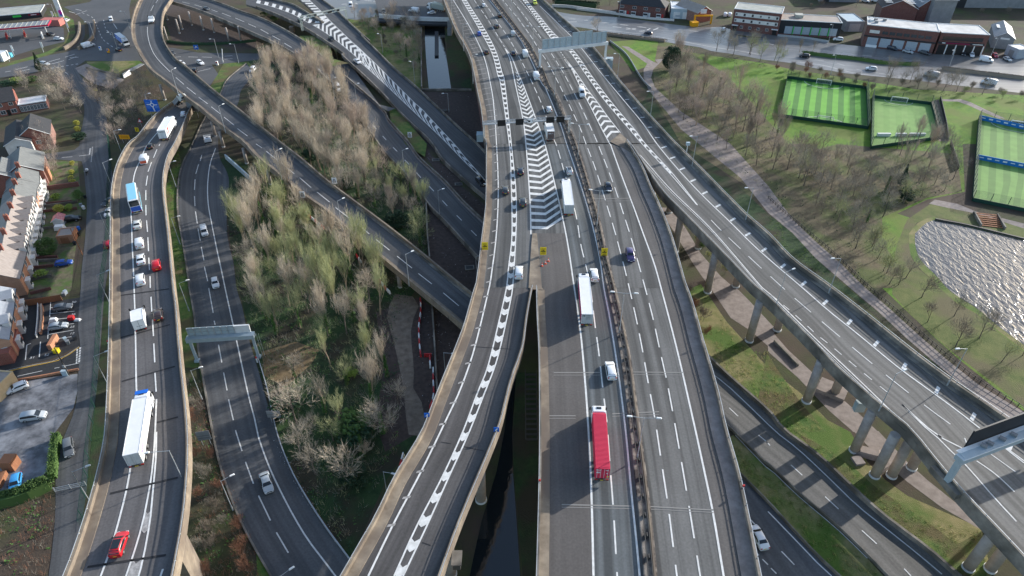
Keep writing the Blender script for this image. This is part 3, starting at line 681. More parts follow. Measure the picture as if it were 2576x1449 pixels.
M.segs("T2: 1090 40 1240 75 1340 95 1520 155 1680 195 1800 240 1890 265 2070 335 2160 365 2340 440 2420 480 2576 550 T3: 90 590 250 680 330 720 490 810 570 870 720 960 810 1030 940 1110 12: 620 690 655 715 720 770 745 800 970 1050 1015 1085 1075 1155 1110 1190 1175 1255 1210 1300 1275 1370 1310 1410 22: 1380 35 1420 75 1495 160 1540 205 1615 290 1660 340 1740 425 1790 475 1875 570 1925 625 2020 720 2070 770 2165 870 2220 925", .26)
M.done("dashed_slip_markings")
M = Marks(zC, .05, ['chevron_slip_road', 'chevron_slip_branch'])
cl = "T3: 0 60 300 130 700 270 1000 430 1290 590 1500 730 1700 880 2000 1130 2300 1410 12: 1000 590 1100 670 1300 850 1500 1040 1700 1230 1900 1420 22: 2100 180 2312 382"
cr = "T3: 1070 0 1300 220 1500 430 1800 720 2000 910 2300 1200 12: 1000 450 1200 640 1400 840 1600 1040 1680 1110 1985 1440 22: 2100 130 2314 375"
M.solid(cl, .26); M.solid(cr, .26)
M.chev("T3: 1230 560 1290 590 1500 730 1700 880 2000 1130 2300 1410 12: 1100 670 1300 850 1500 1040 1700 1230 1900 1420 22: 2100 180 2290 362", "T3: 1400 320 1500 430 1800 720 2000 910 2300 1200 12: 1000 450 1200 640 1400 840 1600 1040 1680 1110 1985 1440 22: 2100 130 2302 362", 5.5, 2.6, -3.4, inset=.1)
M.chev("T3: 900 10 1000 80 1200 280 1360 440", "T3: 1080 10 1230 150 1400 330 1480 410", 5.5, 2.7, 0)
M.chev("T3: 0 60 300 130 700 270 1000 430 1260 575", "T3: 30 0 450 100 850 245 1110 380 1330 470", 6.3, 3.1, 0)
M.done("chevron_slip_markings")
M = Marks(0.05)
M.segs("21: 2030 110 2015 170 1998 205 1970 300 1963 355 1957 460 1957 525 1962 625 1967 680 1985 800 1992 850 2015 975 2025 1035 2052 1170 2057 1235 2090 1380 31: 2100 0 2145 250 2155 330 2165 370 2198 570 2232 750 2250 850 2285 1030 2300 1120 2348 1330 2370 1430 2375 1449 41: 2375 0 2435 190 2470 300 2550 520 42: 25 640 145 890 205 1010 325 1215", .24)
M.solid("21: 2170 40 2115 200 2090 400 2095 600 2130 800 2180 1050 2230 1280 2265 1449 31: 2330 300 2370 480 2430 760 2500 1080 2576 1370 42: 15 20 120 320 240 580 370 830 520 1080 680 1290 800 1449", .28, eb=10)
M.segs("11: 1760 575 1820 570 1895 572 1990 575 2030 573 2130 577 2260 565 2340 560 2260 595 2340 590 1990 720 2120 690", .3)
M.done("underpass_markings")
M = Marks(0.05)
M.segs("33: 2185 1205 2275 1290 43: 2480 30 2576 110 44: -20 90 20 135 230 330 345 435 575 650 710 775 945 990 1095 1125 1370 1375 1440 1449", .22)
M.solid("33: 2000 850 2200 1010 2576 1370 44: 80 0 300 170 600 450 900 740 1200 980 1500 1220 1750 1430", .24)
M.solid("43: 2245 30 2576 372 44: 0 350 300 640 700 980 1000 1270", .14)
M.segs("43: 2360 840 2460 945 2435 1190 2485 1240 2520 1280 2576 1335 44: 30 1370 85 1425 135 1200 265 1335", .22)
M.solid("44: 0 800 300 1110 500 1320 640 1449", .24)
M.done("lower_road_markings")
M = Marks(0.05, .02)
M.segs("H1: 1590 455 1820 428 1240 488 1455 470", .2)
M.segs("H1: 1835 580 1860 270", .35, 1); M.segs("H1: 1800 425 1815 300", .35)
for i in range(5): M.segs(f"H1: {1795+i*5} {415-i*26} {1820+i*4} {412-i*26} {1838+i*5} {412-i*28} {1862+i*3} {409-i*28}", .5)
M.solid("H4: -200 800 0 750 600 610 1110 510 1300 430 1600 220", .22, 4); M.solid("H4: -200 770 0 722 600 590 1110 495 1290 415 1590 210", .08, 0)
M.segs("H4: 350 810 850 700 1095 650 1195 630 1310 603 1590 545", .16)
for i in range(6): M.segs(f"H4: {1540-i*3} {285+i*50} {1570-i*3} {278+i*50} {1595-i*4} {250+i*52} {1630-i*4} {243+i*52}", .75)
M.segs("H4: 510 480 540 180 790 425 815 115 540 180 620 150", .22)
M.segs("H3: 1000 1010 1020 715 960 1449 985 1100 1020 825 1080 820 1010 945 1500 895 1140 1055 1500 1020 1400 1155 1490 1145 970 1365 1480 1275 1180 1445 1470 1405", .18)
for t_, s_ in (("50", "H3: 1490 712"), ("36", "H3: 1475 960"), ("25", "H3: 1455 1210"), ("12", "H3: 1450 1345"), ("51", "H4: 650 435"), ("52", "H4: 940 380")):
    cu = bpy.data.curves.new("bay_number", 'FONT'); cu.body = t_; cu.size = 1.1; cu.align_x = 'CENTER'; cu.align_y = 'CENTER'
    cu.materials.append(K['paint'])
    to = bpy.data.objects.new("bay_number", cu); C.objects.link(to)
    p_ = P(*q1(s_), .09); to.location = p_; to.rotation_euler = (0, 0, R_(10)); tag(to, kind='structure')
M.segs("T1: 310 1400 555 1345 400 1440 600 1390 100 1449 215 1430 980 1245 1205 1180 1030 1290 1285 1220 1310 1150 1500 1090 1380 1200 1540 1140 1400 1160 1580 1150", .35)
M.segs("T1: 1390 230 1510 265 1520 185 1640 210 1520 295 1620 260 1640 245 1750 215", .35)
M.dash("T1: 1650 255 1870 360 1960 550 2050 760 2150 860 2350 1000", 3, 3, .25); M.dash("T1: 2085 400 2120 560 2230 690 2450 880", 3, 4, .25); M.segs("T1: 2285 475 2355 580", .3)
M.dash("T1: 940 1390 1200 1345 1600 1280", 1, 1, .5); M.segs("T5: 1310 0 1370 50", .2)
M.solid("U1: 640 490 900 520 1500 590 2050 680 U2: 330 940 900 1020 1400 1110", .35)
M.dash("U1: 200 330 400 340 1000 410 1560 480 2100 560 U2: 0 620 900 820 1700 900", 5, 5, .3); M.dash("U1: 240 310 1250 435 1990 550", 4, 6, .3)
M.segs("U1: 210 380 380 375 1000 460 1150 475 1240 480 1400 515 1230 505 1400 490 1460 460 1580 480 1590 520 1650 490 1700 520 1790 480 1460 540 1560 530", .6)
M.dash("U3: 470 1015 700 1040 1100 1095 1600 1155 2576 1250", 4, 5, .25, m=0); M.dash("U3: 780 1070 1300 1110 2000 1180 2500 1230", 4, 7, .25)
M.solid("U3: 0 1250 500 1320 14: 900 740 1400 790", .3); M.dash("U3: 300 1200 700 1260 14: 1000 720 1600 790", 4, 6, .25)
M.segs("T3: 1740 80 1820 75 2000 60 2060 90 1720 90 1830 100 2360 30 2470 45 2470 10 2576 30 2160 0 2330 20", .5)
M.done("street_markings")
# ================================================================ PARAPETS, VERGES, RAILS, PIERS
def wall(name, label, cat, pts, prof, m, group=None, cope=None, copem=None, posts=None, step=3.5):
    p = smooth(pts, step)
    if cope is None and posts is None:
        return one(name, MB().sweep(p, prof), m, label, cat, group)
    t = thing(name, label, cat, p[len(p) // 2], 0, group); o = -Vector(t.location)
    q_ = [a + o for a in p]
    ob('wall', MB().sweep(q_, prof), m, t)
    if cope: ob('coping', MB().sweep(q_, cope), copem or K['conc'], t)
    if posts:
        gap, h, pm, z0 = posts
        b = MB(); n = max(2, int(cum(q_)[-1] / gap))
        e = even(q_, n=n)
        r = MB()
        for a in e: b.box((a.x, a.y, a.z + z0 + h / 2), (.1, .1, h))
        tag(ob('rail_posts', b, pm, t), kind='stuff')
        ob('handrail', MB().sweep(q_, [(-.05, z0 + h - .08), (.05, z0 + h - .08), (.05, z0 + h), (-.05, z0 + h)]), pm, t)
    return t
def parapet(label, pts, zf, sgn, h=1.0, thick=1.6, m='tan', verge=1.5, vm='tan', name='parapet_wall', ea=0, eb=0, rail=True):
    p = ext(W(pts, zf), ea, eb)
    o = [(-.02 * sgn, -thick), (.3 * sgn, -thick), (.3 * sgn, h), (-.02 * sgn, h)]
    cp = [(-.08 * sgn, h), (.36 * sgn, h), (.36 * sgn, h + .14), (-.08 * sgn, h + .14)]
    wall(name, label, 'wall', p, o, K[m], 'parapets along the viaducts', cp, K['conc' if m != 'tan' else 'tan'], (4.5, .38, K['steel'], h + .14) if rail else None)
    if verge:
        s_ = smooth(p, 3)
        struct('raised_verge', MB().sweep(s_, [(.28 * sgn, -.2), (verge * sgn, -.2), (verge * sgn, .14), (.28 * sgn, .14)]), K[vm])
parapet("tan concrete parapet along the far left edge of the motorway", ML_a + ML_b, ZM, 1, verge=1.7, ea=40)
parapet("tan concrete parapet on the outer left edge of the curving arrow-marked slip road", "D: 1197.7 724" + SL, ZM, 1, verge=2.0, eb=12)
parapet("pale parapet with handrail between the arrow-marked slip road and the dark gap", SR, ZM, -1, m='tan', verge=0, eb=12)
parapet("stained parapet on the motorway side of the dark gap", "33: 245 22 250 300 270 700 275 1449 43: 268 600 245 1449", ZM, 1, verge=1.9, vm='tan', m='conc', eb=12)
parapet("weathered grey parapet along the motorway edge above the pier footpath", MR_b + MR_c, ZM, -1, m='conc', verge=2.6, vm='pave', eb=12)
parapet("mossy grey parapet on the outer edge of the right-hand slip road", RR_a + RR_b, ZM, -1, m='conc', verge=1.3, vm='conc', ea=40, eb=25)
parapet("mossy parapet above the tall piers of the right-hand slip road", RLs, ZM, 1, m='conc', verge=0, eb=25, thick=1.9)
parapet("tan parapet on the street side of the busy left viaduct", LLo, zL, 1, verge=1.8, thick=1.3, eb=12)
parapet("cream parapet on the grass-verge side of the busy left viaduct", LRo, zL, -1, verge=.7, thick=1.5, eb=12)
parapet("sandy parapet on the outside of the curved ramp", LOl, zLoop, 1, h=1.1, verge=1.5, thick=.9, rail=False)
parapet("sandy parapet on the inside of the curved ramp", LOr, zLoop, -1, h=1.0, verge=1.0, thick=.9, vm='conc', rail=False)
parapet("low grey wall on the copse side of the dashed slip road", BLo, zB, 1, h=.8, m='conc', verge=.5, vm='conc', thick=.8, rail=False)
parapet("low grey wall on the grass side of the dashed slip road", BRo, zB, -1, h=.8, m='conc', verge=.9, vm='pave', thick=.8, rail=False)
parapet("low wall along the near edge of the chevron slip road", "T3: 0 150 400 300 700 440 900 530 1100 650 1500 910 1800 1130 12: 860 560 1000 690 1130 810 1300 980 1400 1090 1570 1260 1750 1430 22: 1880 170 2060 340 2320 560", zC, 1, h=.75, m='conc', verge=.4, vm='conc', thick=.8, rail=False)
parapet("low wall along the canal edge of the chevron slip road", "T3: 1250 -70 1330 0 1450 90 1560 170 1750 340 2000 580 2300 850 12: 1050 350 1200 500 1400 700 1600 870 1800 1060 2000 1250 2200 1430 22: 2330 115", zC, -1, h=.75, m='conc', verge=.4, vm='conc', thick=.8, rail=False)
parapet("short parapet above the branch road beside the truss gantry", "T3: -200 -60 330 0 600 70 800 130 1340 462", zC, -1, h=.8, m='conc', verge=.4, vm='conc', thick=.8, rail=False)
# concrete nose wedges
def wedge(label, s, z, h, m):
    w = [P(x, y, z) for x, y in q(s)]
    b = MB(); b.face([p + Vector((0, 0, h)) for p in w])
    for a, c in zip(w, w[1:] + w[:1]): b.face([a, c, c + Vector((0, 0, h)), a + Vector((0, 0, h))])
    return one('traffic_island', b, m, label, 'kerb')
wedge("long brown concrete wedge where the slip road leaves the motorway", "23: 205 905 250 905 300 1449 33: 318 25 240 22 205 22 165 0 23: 168 1440 195 1000", ZM, .22, K['tan'])
wedge("tan concrete nose at the tip of the chevron slip road", "T3: 1170 360 1230 345 1370 465 1320 472", zC(52), .5, K['tan'])
wedge("brown concrete nose ending the right-hand chevron island", "13: 985 1430 1090 1345 1200 1449 23: 1150 10 1190 90 1110 40", ZM, .2, K['tan'])
# central reserve
ms = "M1: 1140 0 1470 420 1750 815 1925 1130 2050 1449 13: 440 980 545 1260 620 1449 23: 735 370 845 760 925 1150 1000 1449 33: 1075 350 1140 700 1200 1150 1238 1449 43: 1290 450 1340 900 1388 1449"
cs = ext(smooth(ext(W(ms, ZM), 30, 12), 3))
struct('central_reserve', MB().sweep(cs, [(-1.0, -.1), (1.15, -.1), (1.15, .1), (-1.0, .1)]), mat("reserve_concrete", (.06, .05, .045), (.3, .26, .22), .35, .95, .3, 4, contrast=(.42, .62)))
one('barrier_kerb', MB().sweep(smooth(ext(W("M1: 1195 0 1500 400 1800 800 2000 1180 2110 1449 13: 560 1260 640 1449 23: 760 370 870 760 950 1150 1030 1449 33: 1110 350 1180 700 1240 1150 1280 1449 43: 1340 450 1390 900 1440 1449", ZM), 30, 12), 3), [(-.45, 0), (.12, 0), (.05, .5), (-.2, .5)]), K['tan'], "pale concrete kerb barrier along the right side of the central reserve", 'barrier')
g = thing('guard_rail', "dark double steel guard rail down the middle of the central reserve", 'guard rail', cs[0])
gp = [p - cs[0] for p in cs]
ob('rail', MB().sweep(gp, [(.30, .62), (.42, .62), (.42, .86), (.30, .86)]), K['dsteel'], g)
ob('rail', MB().sweep(gp, [(-.42, .62), (-.30, .62), (-.30, .86), (-.42, .86)]), K['dsteel'], g)
pme = MB().box((0, 0, .42), (.18, .7, .84), 0).box((-.2, .1, .2), (.4, .3, .4)).mesh('post', K['dsteel'])
for a in even(gp, n=99): 
    o = ob('post', pme, None, g); o.location = a; o.rotation_euler = (0, 0, random.uniform(-.1, .1))
# ---------------------------------------------------------------- piers
def pier_kind(r, h, head=None, rect=None):
    key = (r, round(h, 1), head, rect)
    if key in PK: return PK[key]
    col, base, cap = MB(), MB(), MB()
    if rect: col.box((0, 0, h / 2), (rect[0], rect[1], h))
    else: col.tube((0, 0, 0), (0, 0, h), r, r, 24)
    base.tube((0, 0, 0), (0, 0, .45), r * 1.12 if not rect else max(rect) * .65, None, 24)
    if head: cap.box((0, 0, h - .45), (head, r * 2.1, .9))
    PK[key] = (col.mesh('column', K['pier']), base.mesh('collar', K['metal_w']), cap.mesh('crosshead', K['pier']) if head else None)
    return PK[key]
PK = {}
def pier(s, ztop, r, label, group, head=None, rz=0, cat='pier', rect=None):
    p = P(*q1(s), 0)
    a, b, c = pier_kind(r, ztop, head, rect)
    t = thing('concrete_pier', label, cat, p, rz, group)
    o = ob('column', a, None, t); 
    if not rect: a.polygons.foreach_set("use_smooth", [len(f.vertices) == 4 for f in a.polygons])
    ob('collar', b, None, t)
    if c: ob('crosshead', c, None, t)
    return t
near = [("44: 2010 1370", "lowest grey pier at the bottom right corner, beside the lush grass"), ("44: 2230 1380", "squat pier just right of the lowest grey pier at the bottom right"), ("44: 1070 440", "left pier of the close pair standing in the pier shadow"), ("44: 1240 440", "right pier of the close pair standing in the pier shadow"), ("44: 865 190", "slim grey pier left of the brick rubble"), ("44: 1440 360", "short-looking pier with a stained ring under the slip road edge"), ("34: 385 1140", "tall pier at the edge of the grass beside the square slab"), ("34: 665 1070", "dark pier rising out of the square concrete slab"), ("34: 90 420", "pier in front of the low planted wall"), ("33: 2385 530", "pier whose foot shades the grass under the slip road"), ("33: 1965 40", "pier with a pale ring beside the brown bushes"), ("23: 2250 1430", "short-looking pier among shrubs below the slip road"), ("23: 1640 1080", "pier with a sunlit edge next to the motorway parapet"), ("23: 1870 1045", "pier with a pale collar beside the footpath"), ("23: 1580 685", "farthest pier with a pale collar under the right-hand slip road"), ("23: 1410 500", "thin pier showing behind the motorway parapet")]
for s, l in near: pier(s, 12.3, .95, l, 'round piers of the right-hand slip road', None, 0)
pier("42: 2265 685", 12.4, 1.0, "tan pier standing beside the dark canal under the arrow-marked slip road", 'canal piers')
pier("42: 1960 1430", 12.4, 1.0, "pier under the slip road bracket at the bottom edge", 'canal piers')
for s, l, z in (("11: 1660 1005", "thin sandy pier under the curved ramp beside the blue sign", 6.6), ("21: 2250 30", "pale pier of the curved ramp above the grassy corner", 6.0), ("21: 2485 195", "pale pier beside the grey fence under the curved ramp", 5.8), ("22: 150 405", "pier with a square block foot under the curved ramp", 5.5), ("22: 1450 1440", "pier under the curved ramp behind the bare trees", 4.6), ("21: 2170 -80", "pier in the shade where the busy viaduct passes below the curved ramp", 6.0)):
    pier(s, z, .55, l, 'piers of the curved ramp')
T2c = ["T2: 800 400", "T2: 1100 590", "T2: 800 825", "T2: 1290 510", "T2: 1520 605", "T2: 1740 655", "T2: 2040 850", "T2: 1040 670", "T2: 2280 820"]
T2l = ["nearest the inside wall of the curved ramp", "left of the dark bushes", "lowest and closest to the curved ramp", "with the brightest sunlit top", "with a pale patch on its foot", "in front of the dark shrub", "farthest right before the road", "tallest one, tan at the top", "white-footed one at the right end"]
for s, l in zip(T2c, T2l): pier(s, 7.2, .42, "column on the dark ground between the ramps, " + l, 'columns on the dark ground between the ramps', None, 0, 'column')
one('concrete_slab', MB().box((0, 0, .5), (6, 4.5, 1), R_(-35)), K['pave'], "square raised concrete slab around a pier foot", 'slab', loc=P(*q1("34: 640 1040")))
one('planter_wall', MB().sweep(smooth(W("34: 60 540 300 790")), [(-.2, 0), (.2, 0), (.2, .7), (-.2, .7)]), K['conc'], "low concrete wall edging the planted strip under the slip road", 'wall')
one('rubble_pile', MB().box((0, 0, .5), (6, 3, 1), R_(-20), taper=.6).box((2, -3, .35), (4, 2, .7), R_(30), taper=.7).box((-3, -2, .3), (2, 2, .6), R_(10)), K['pave'], "heap of broken concrete blocks between the slim pier and the pair", 'rubble', loc=P(*q1("44: 1010 220")))
# ---------------------------------------------------------------- kerbs and walls at ground level
def low(name, label, cat, s, z, w=.3, h=.5, m='conc', off=0, group=None):
    p = smooth(W(s, z), 3)
    return one(name, MB().sweep(p, [(off - w / 2, -.05), (off + w / 2, -.05), (off + w / 2, h), (off - w / 2, h)]), K[m], label, cat, group)
low('concrete_kerb', "pale kerb on the viaduct side of the road under the sign gantry", 'kerb', DLo, 0, .35, .35)
low('steel_barrier', "thin crash barrier between the under-gantry road and the copse", 'barrier', "32: 20 700 110 1000 210 1449 42: 330 330 470 600 700 960 960 1310", 0, .2, .7, 'steel')
low('retaining_wall', "dark retaining wall between the sunlit lower road and the pier grass", 'wall', ERo, 0, .5, 1.1, 'conc')
low('steel_barrier', "rusty crash barrier along the near edge of the sunlit lower road", 'barrier', ELo, 0, .25, .7, 'conc')
low('steel_barrier', "crash barrier between the grassy median and the shaded lower road", 'barrier', GRo, 0, .25, .7, 'conc')
low('retaining_wall', "thin concrete wall dropping from the curved ramp to the slip road", 'wall', "32: 1770 150 1800 600 1815 900 1830 1100", 0, .4, 1.4, 'conc')
low('retaining_wall', "concrete wall running down beside the shadowed copse to the ramp", 'wall', "22: 1715 610 1725 900 1750 1170", 0, .4, 1.4, 'conc')
low('canal_wall', "dark concrete beam across the end of the open canal", 'wall', "12: 1665 915 1900 912 2170 915", 0, .7, .9, 'conc')
low('canal_wall', "tall wall on the left bank of the open canal", 'wall', "12: 1665 300 1665 600 1668 905", 0, .5, 1.6, 'conc')
low('boundary_wall', "dark wall beside the soil strip under the motorway edge", 'wall', "12: 2170 700 2230 1000 2300 1449 22: 2330 200", 0, .4, 2.2, 'brick_d')
low('canal_block', "long low dark block in the open canal", 'pier', "12: 1818 330 1818 575", 0, 1.9, .8, 'char')  # low charcoal block laid along the dark strip in the water
low('grey_wall', "blue-grey sloping wall in the corner below the curved ramp", 'wall', "21: 2275 150 2400 260 2576 420", 0, .5, 1.8, 'metal_b')
low('garden_wall', "brick wall beside the red paved footway near the junction", 'wall', "11: 870 690 1000 720 1200 770", 0, .4, .9, 'conc')
low('lane_wall', "low red-topped wall along the access lane above the parked white hatchback", 'wall', "H4: 260 920 780 840 1200 760 1590 690", 0, .3, .6, 'brick_o')
low('garden_wall', "brown wall with a dark coping crossing the gardens near the street trees", 'wall', "H1: 900 1150 1600 1060", 0, .5, 1.6, 'brick_d')
for k, s in enumerate(("H1: 900 1440 1470 1390", "H2: 860 150 1570 60", "H2: 860 250 1560 190", "H2: 840 600 1180 560", "H2: 700 1190 1170 1160", "H2: 720 1250 1170 1230", "H3: 620 50 1080 0", "H3: 590 290 1050 200", "H3: 620 565 1040 460")):
    low('garden_wall', f"garden wall number {k+1} counted from the street trees towards the car park", 'wall', s, 0, .3, .9, 'conc' if k % 2 else 'brick_d', group='garden walls between the terrace front plots')
one('wooden_fence', MB().sweep(W("H3: 490 800 1260 680"), [(-.06, 0), (.06, 0), (.06, 1.9), (-.06, 1.9)]), K['wood'], "brown timber panel fence at the top of the parking court", 'fence')
gf = thing('mesh_fence', "tall dark green mesh fence along the street side of the left viaduct", 'fence', (0, 0, 0))
fp = smooth(W("11: 1085 1330 21: 1110 60 1120 250 1100 500 1100 800 1080 1100 31: 1035 0 1000 600 965 1100 930 1449 41: 905 200 885 480 850 750 830 980", .02), 2.5)
for i, a in enumerate(fp[::2][:60]): ob('post', MB().box((a.x, a.y, 1.4), (.1, .1, 2.8)), K['green_fence'], gf)
fb = MB()
for z in (.4, 2.6): fb.sweep(fp, [(-.012, z), (.012, z), (.012, z + .03), (-.012, z + .03)])
for a in even(fp, .28): fb.box((a.x, a.y, 1.4), (.022, .022, 2.7))
ob('mesh_panel', fb, K['green_fence'], gf)
# ---------------------------------------------------------------- street lamps
LM = {}
def lamp(label, top, ztop, zb, arm, alen=2.0, double=False, group='street lamps', foot=None):
    "top: picture point of the column top; arm: picture direction the bracket points in"
    x, y = q1(top); tp = P(x, y, ztop); h = ztop - zb
    b = P(x + arm[0], y + arm[1], ztop); a = ang(tp, b)
    key = (round(h), double, alen)
    if key not in LM:
        H = round(h); c = MB().tube((0, 0, 0), (0, 0, 1.4), .14, .14, 8).tube((0, 0, 1.4), (0, 0, H), .095, .06, 8)
        arms, lens = [], []
        for sgn in ((1, -1) if double else (1,)):
            arms.append(MB().tube((0, 0, H - .1), (alen * sgn, 0, H + .12), .05, .04, 6).mesh('bracket', K['steel']))
            hd = MB(); hd.box(((alen + .45) * sgn, 0, H + .17), (.95, .32, .18), 0, 0, .75)
            lens.append(hd.mesh('lantern', K['lampglass']))
        LM[key] = (c.mesh('column', K['steel']), arms, lens)
    c, arms, lens = LM[key]
    t = thing('street_lamp', label, 'street lamp', (tp.x, tp.y, zb), a, group)
    ob('column', c, None, t)
    for m_ in arms: ob('bracket', m_, None, t)
    for m_ in lens: ob('lantern', m_, None, t)
gS = 'lamps between the residential street and the left viaduct'
for n, s in zip(("nearest the bottom edge, above the hedge gate", "beside the grey parked estate car and gravelled forecourt", "level with the timber fence of the parking court", "level with the white car parked on the street", "highest up, opposite the motorbike"), ("41: 720 400", "H4: 1880 405", "H3: 1945 165", "21: 1000 690", "H1: 2060 590")):
    lamp("street lamp by the green fence, " + n, s, 12, 0, (30, -10), 2.2, group=gS)
lamp("lamp beside the amber roadworks sign above the residential street", "11: 1140 1315", 10, 0, (20, -2), 1.6)
lamp("lamp between the blue roundabout sign and the curved ramp", "11: 1455 950", 9, 0, (20, -3), 1.2)
lamp("lamp on the grass-side parapet of the left viaduct reaching over the lorry lane", "41: 1700 185", 23, 13, (-40, 5), 3.0)
gV = 'lamps in the verge between left viaduct and underpass road'
for n, s, d in (("nearest the bottom edge beside red scrub", "41: 2220 492", (22, -10)), ("just below the sign gantry", "31: 1918 830", (22, -6)), ("beside the wedge-shaped wall", "21: 1800 1400", (20, -6)), ("in the middle of the green verge", "21: 1720 745", (16, -3)), ("farthest up the green verge", "21: 1690 190", (14, -3)), ("at the very bottom edge beyond the road", "42: 240 1450", (16, -10))):
    lamp("lamp in the strip right of the left viaduct, " + n, s, 9, 0, d, 1.6, group=gV)
gR = 'lamps on the near parapet of the curved ramp'
for n, s, zb in (("by the white timetable-like sign", "22: 195 72", zLoop(410)), ("halfway along, in front of the tan trees", "22: 818 572", zLoop(560)), ("last before the ramp goes under the motorway", "22: 1505 1108", zLoop(700)), ("above the pale pier", "11: 2198 1068", zLoop(330)), ("at the bend over the white vehicles", "11: 1720 705", zLoop(190))):
    lamp("lamp on the curved ramp, " + n, s, zb + 10, zb, (16, -6), 1.5, group=gR)
gB = 'lamps along the dashed slip road'
for n, s in (("nearest the motorway", "22: 2212 1130"), ("in the middle of the dark straight", "22: 1830 466"), ("beside the grass with a white sign", "22: 1470 62"), ("behind the tan tree crowns", "12: 990 850"), ("at the top of the tan trees", "12: 760 790")):
    lamp("lamp on the dashed slip road, " + n, s, zB(q1(s)[1] + 60) + 9, zB(q1(s)[1] + 60), (14, -3), 1.3, group=gB)
for n, s in (("upper one beside brown scrub", "12: 1255 345"), ("lower one above bright grass", "12: 1580 625")): lamp("lamp on the canal bank, " + n, s, 9, 0, (-14, -2), 1.2)
lamp("lamp on the soil below the canal wall", "12: 1930 940", 8, 0, (-16, 1), 1.5)
lamp("lamp standing on the soil beside the red and white barriers", "32: 1888 648", 8, 0, (22, 4), 1.8)
lamp("lamp against the slip road parapet above the barrier boards", "42: 1280 398", 9, 0, (24, 6), 1.6)
lamp("tall lamp on the soil in the gap left of the slip road bend", "22: 2360 418", 12, 0, (-14, -3), 1.4)
gM = 'lamps along the far left motorway parapet'
for n, s in (("nearest the canal end", "M1: 785 955"), ("beside the blue car", "M1: 622 425"), ("farthest away, by the hatched shoulder", "M1: 422 10")): lamp("slim lamp on the left motorway parapet, " + n, s, ZM + 11, ZM, (16, -2), 1.4, group=gM)
gC = 'double lamps on the central reserve'
for n, s, y in (("level with the red container lorry", "33: 1330 1305", 1159), ("level with the white estate cars", "33: 1130 50", 847), ("beside the navy car", "23: 885 470", 577), ("just past the electronic sign gantry", "13: 685 1250", 400), ("between the two gantries", "13: 440 680", 250), ("before the big sign gantry", "M1: 1840 460", 140), ("farthest up the motorway", "M1: 1465 -110", 58)):
    x, yy = q1(s); b_ = P(x, yy, ZM); 
    lamp("twin-armed lamp on the central reserve, " + n, s, ZM + 11, ZM, (30, 2), 2.0, True, gC)
gO = 'lamps on the outer parapet of the right-hand slip road'
for n, s in (("nearest, beside the curved footpath", "34: 2005 610"), ("above the sharp hatched corner", "24: 735 1150"), ("opposite the far piers", "23: 2430 440"), ("over the brown copse", "13: 1865 1370"), ("over the dark ditch", "13: 1425 920"), ("beside the big sign gantry", "13: 1085 540")):
    lamp("lamp on the outer edge of the right slip road, " + n, s, ZM + 10, ZM, (-16, 1), 1.5, group=gO)
for n, s, d in (("nearer one casting a shadow across the lanes", "34: 1295 860", (20, -8)), ("farther one beside the dashed lane", "24: 185 1285", (18, -6))): lamp("lamp on the pier-side parapet of the right slip road, " + n, s, ZM + 10, ZM, d, 1.6)
gF = 'lamps along the shopping road'
for n, s in (("in front of the tyre bays", "U4: 1200 1010"), ("in front of the grey gabled shed", "U4: 2060 770"), ("by the green-striped shop", "U3: 672 495"), ("at the hedge near the white shop yard", "U3: 730 1110"), ("left of the terrace pair", "U1: 1135 30"), ("by the pale shed", "U1: 2035 0")): lamp("lamp on the shopping road, " + n, s, 9, 0, (-8, 1), .9, group=gF)
for n, s in (("by the blue lorry", "T1: 2250 650"), ("by the white van on the roundabout", "T1: 2500 225"), ("in front of the tunnel mouth", "T1: 1790 440"), ("on the traffic island with white cars", "T2: 1730 785"), ("beside the painted lane letters", "T2: 2135 885"), ("by the station price totem", "T1: 1030 85")): lamp("lamp at the roundabout, " + n, s, 9, .04, (-10, 1), 1.3, group='lamps round the roundabout')
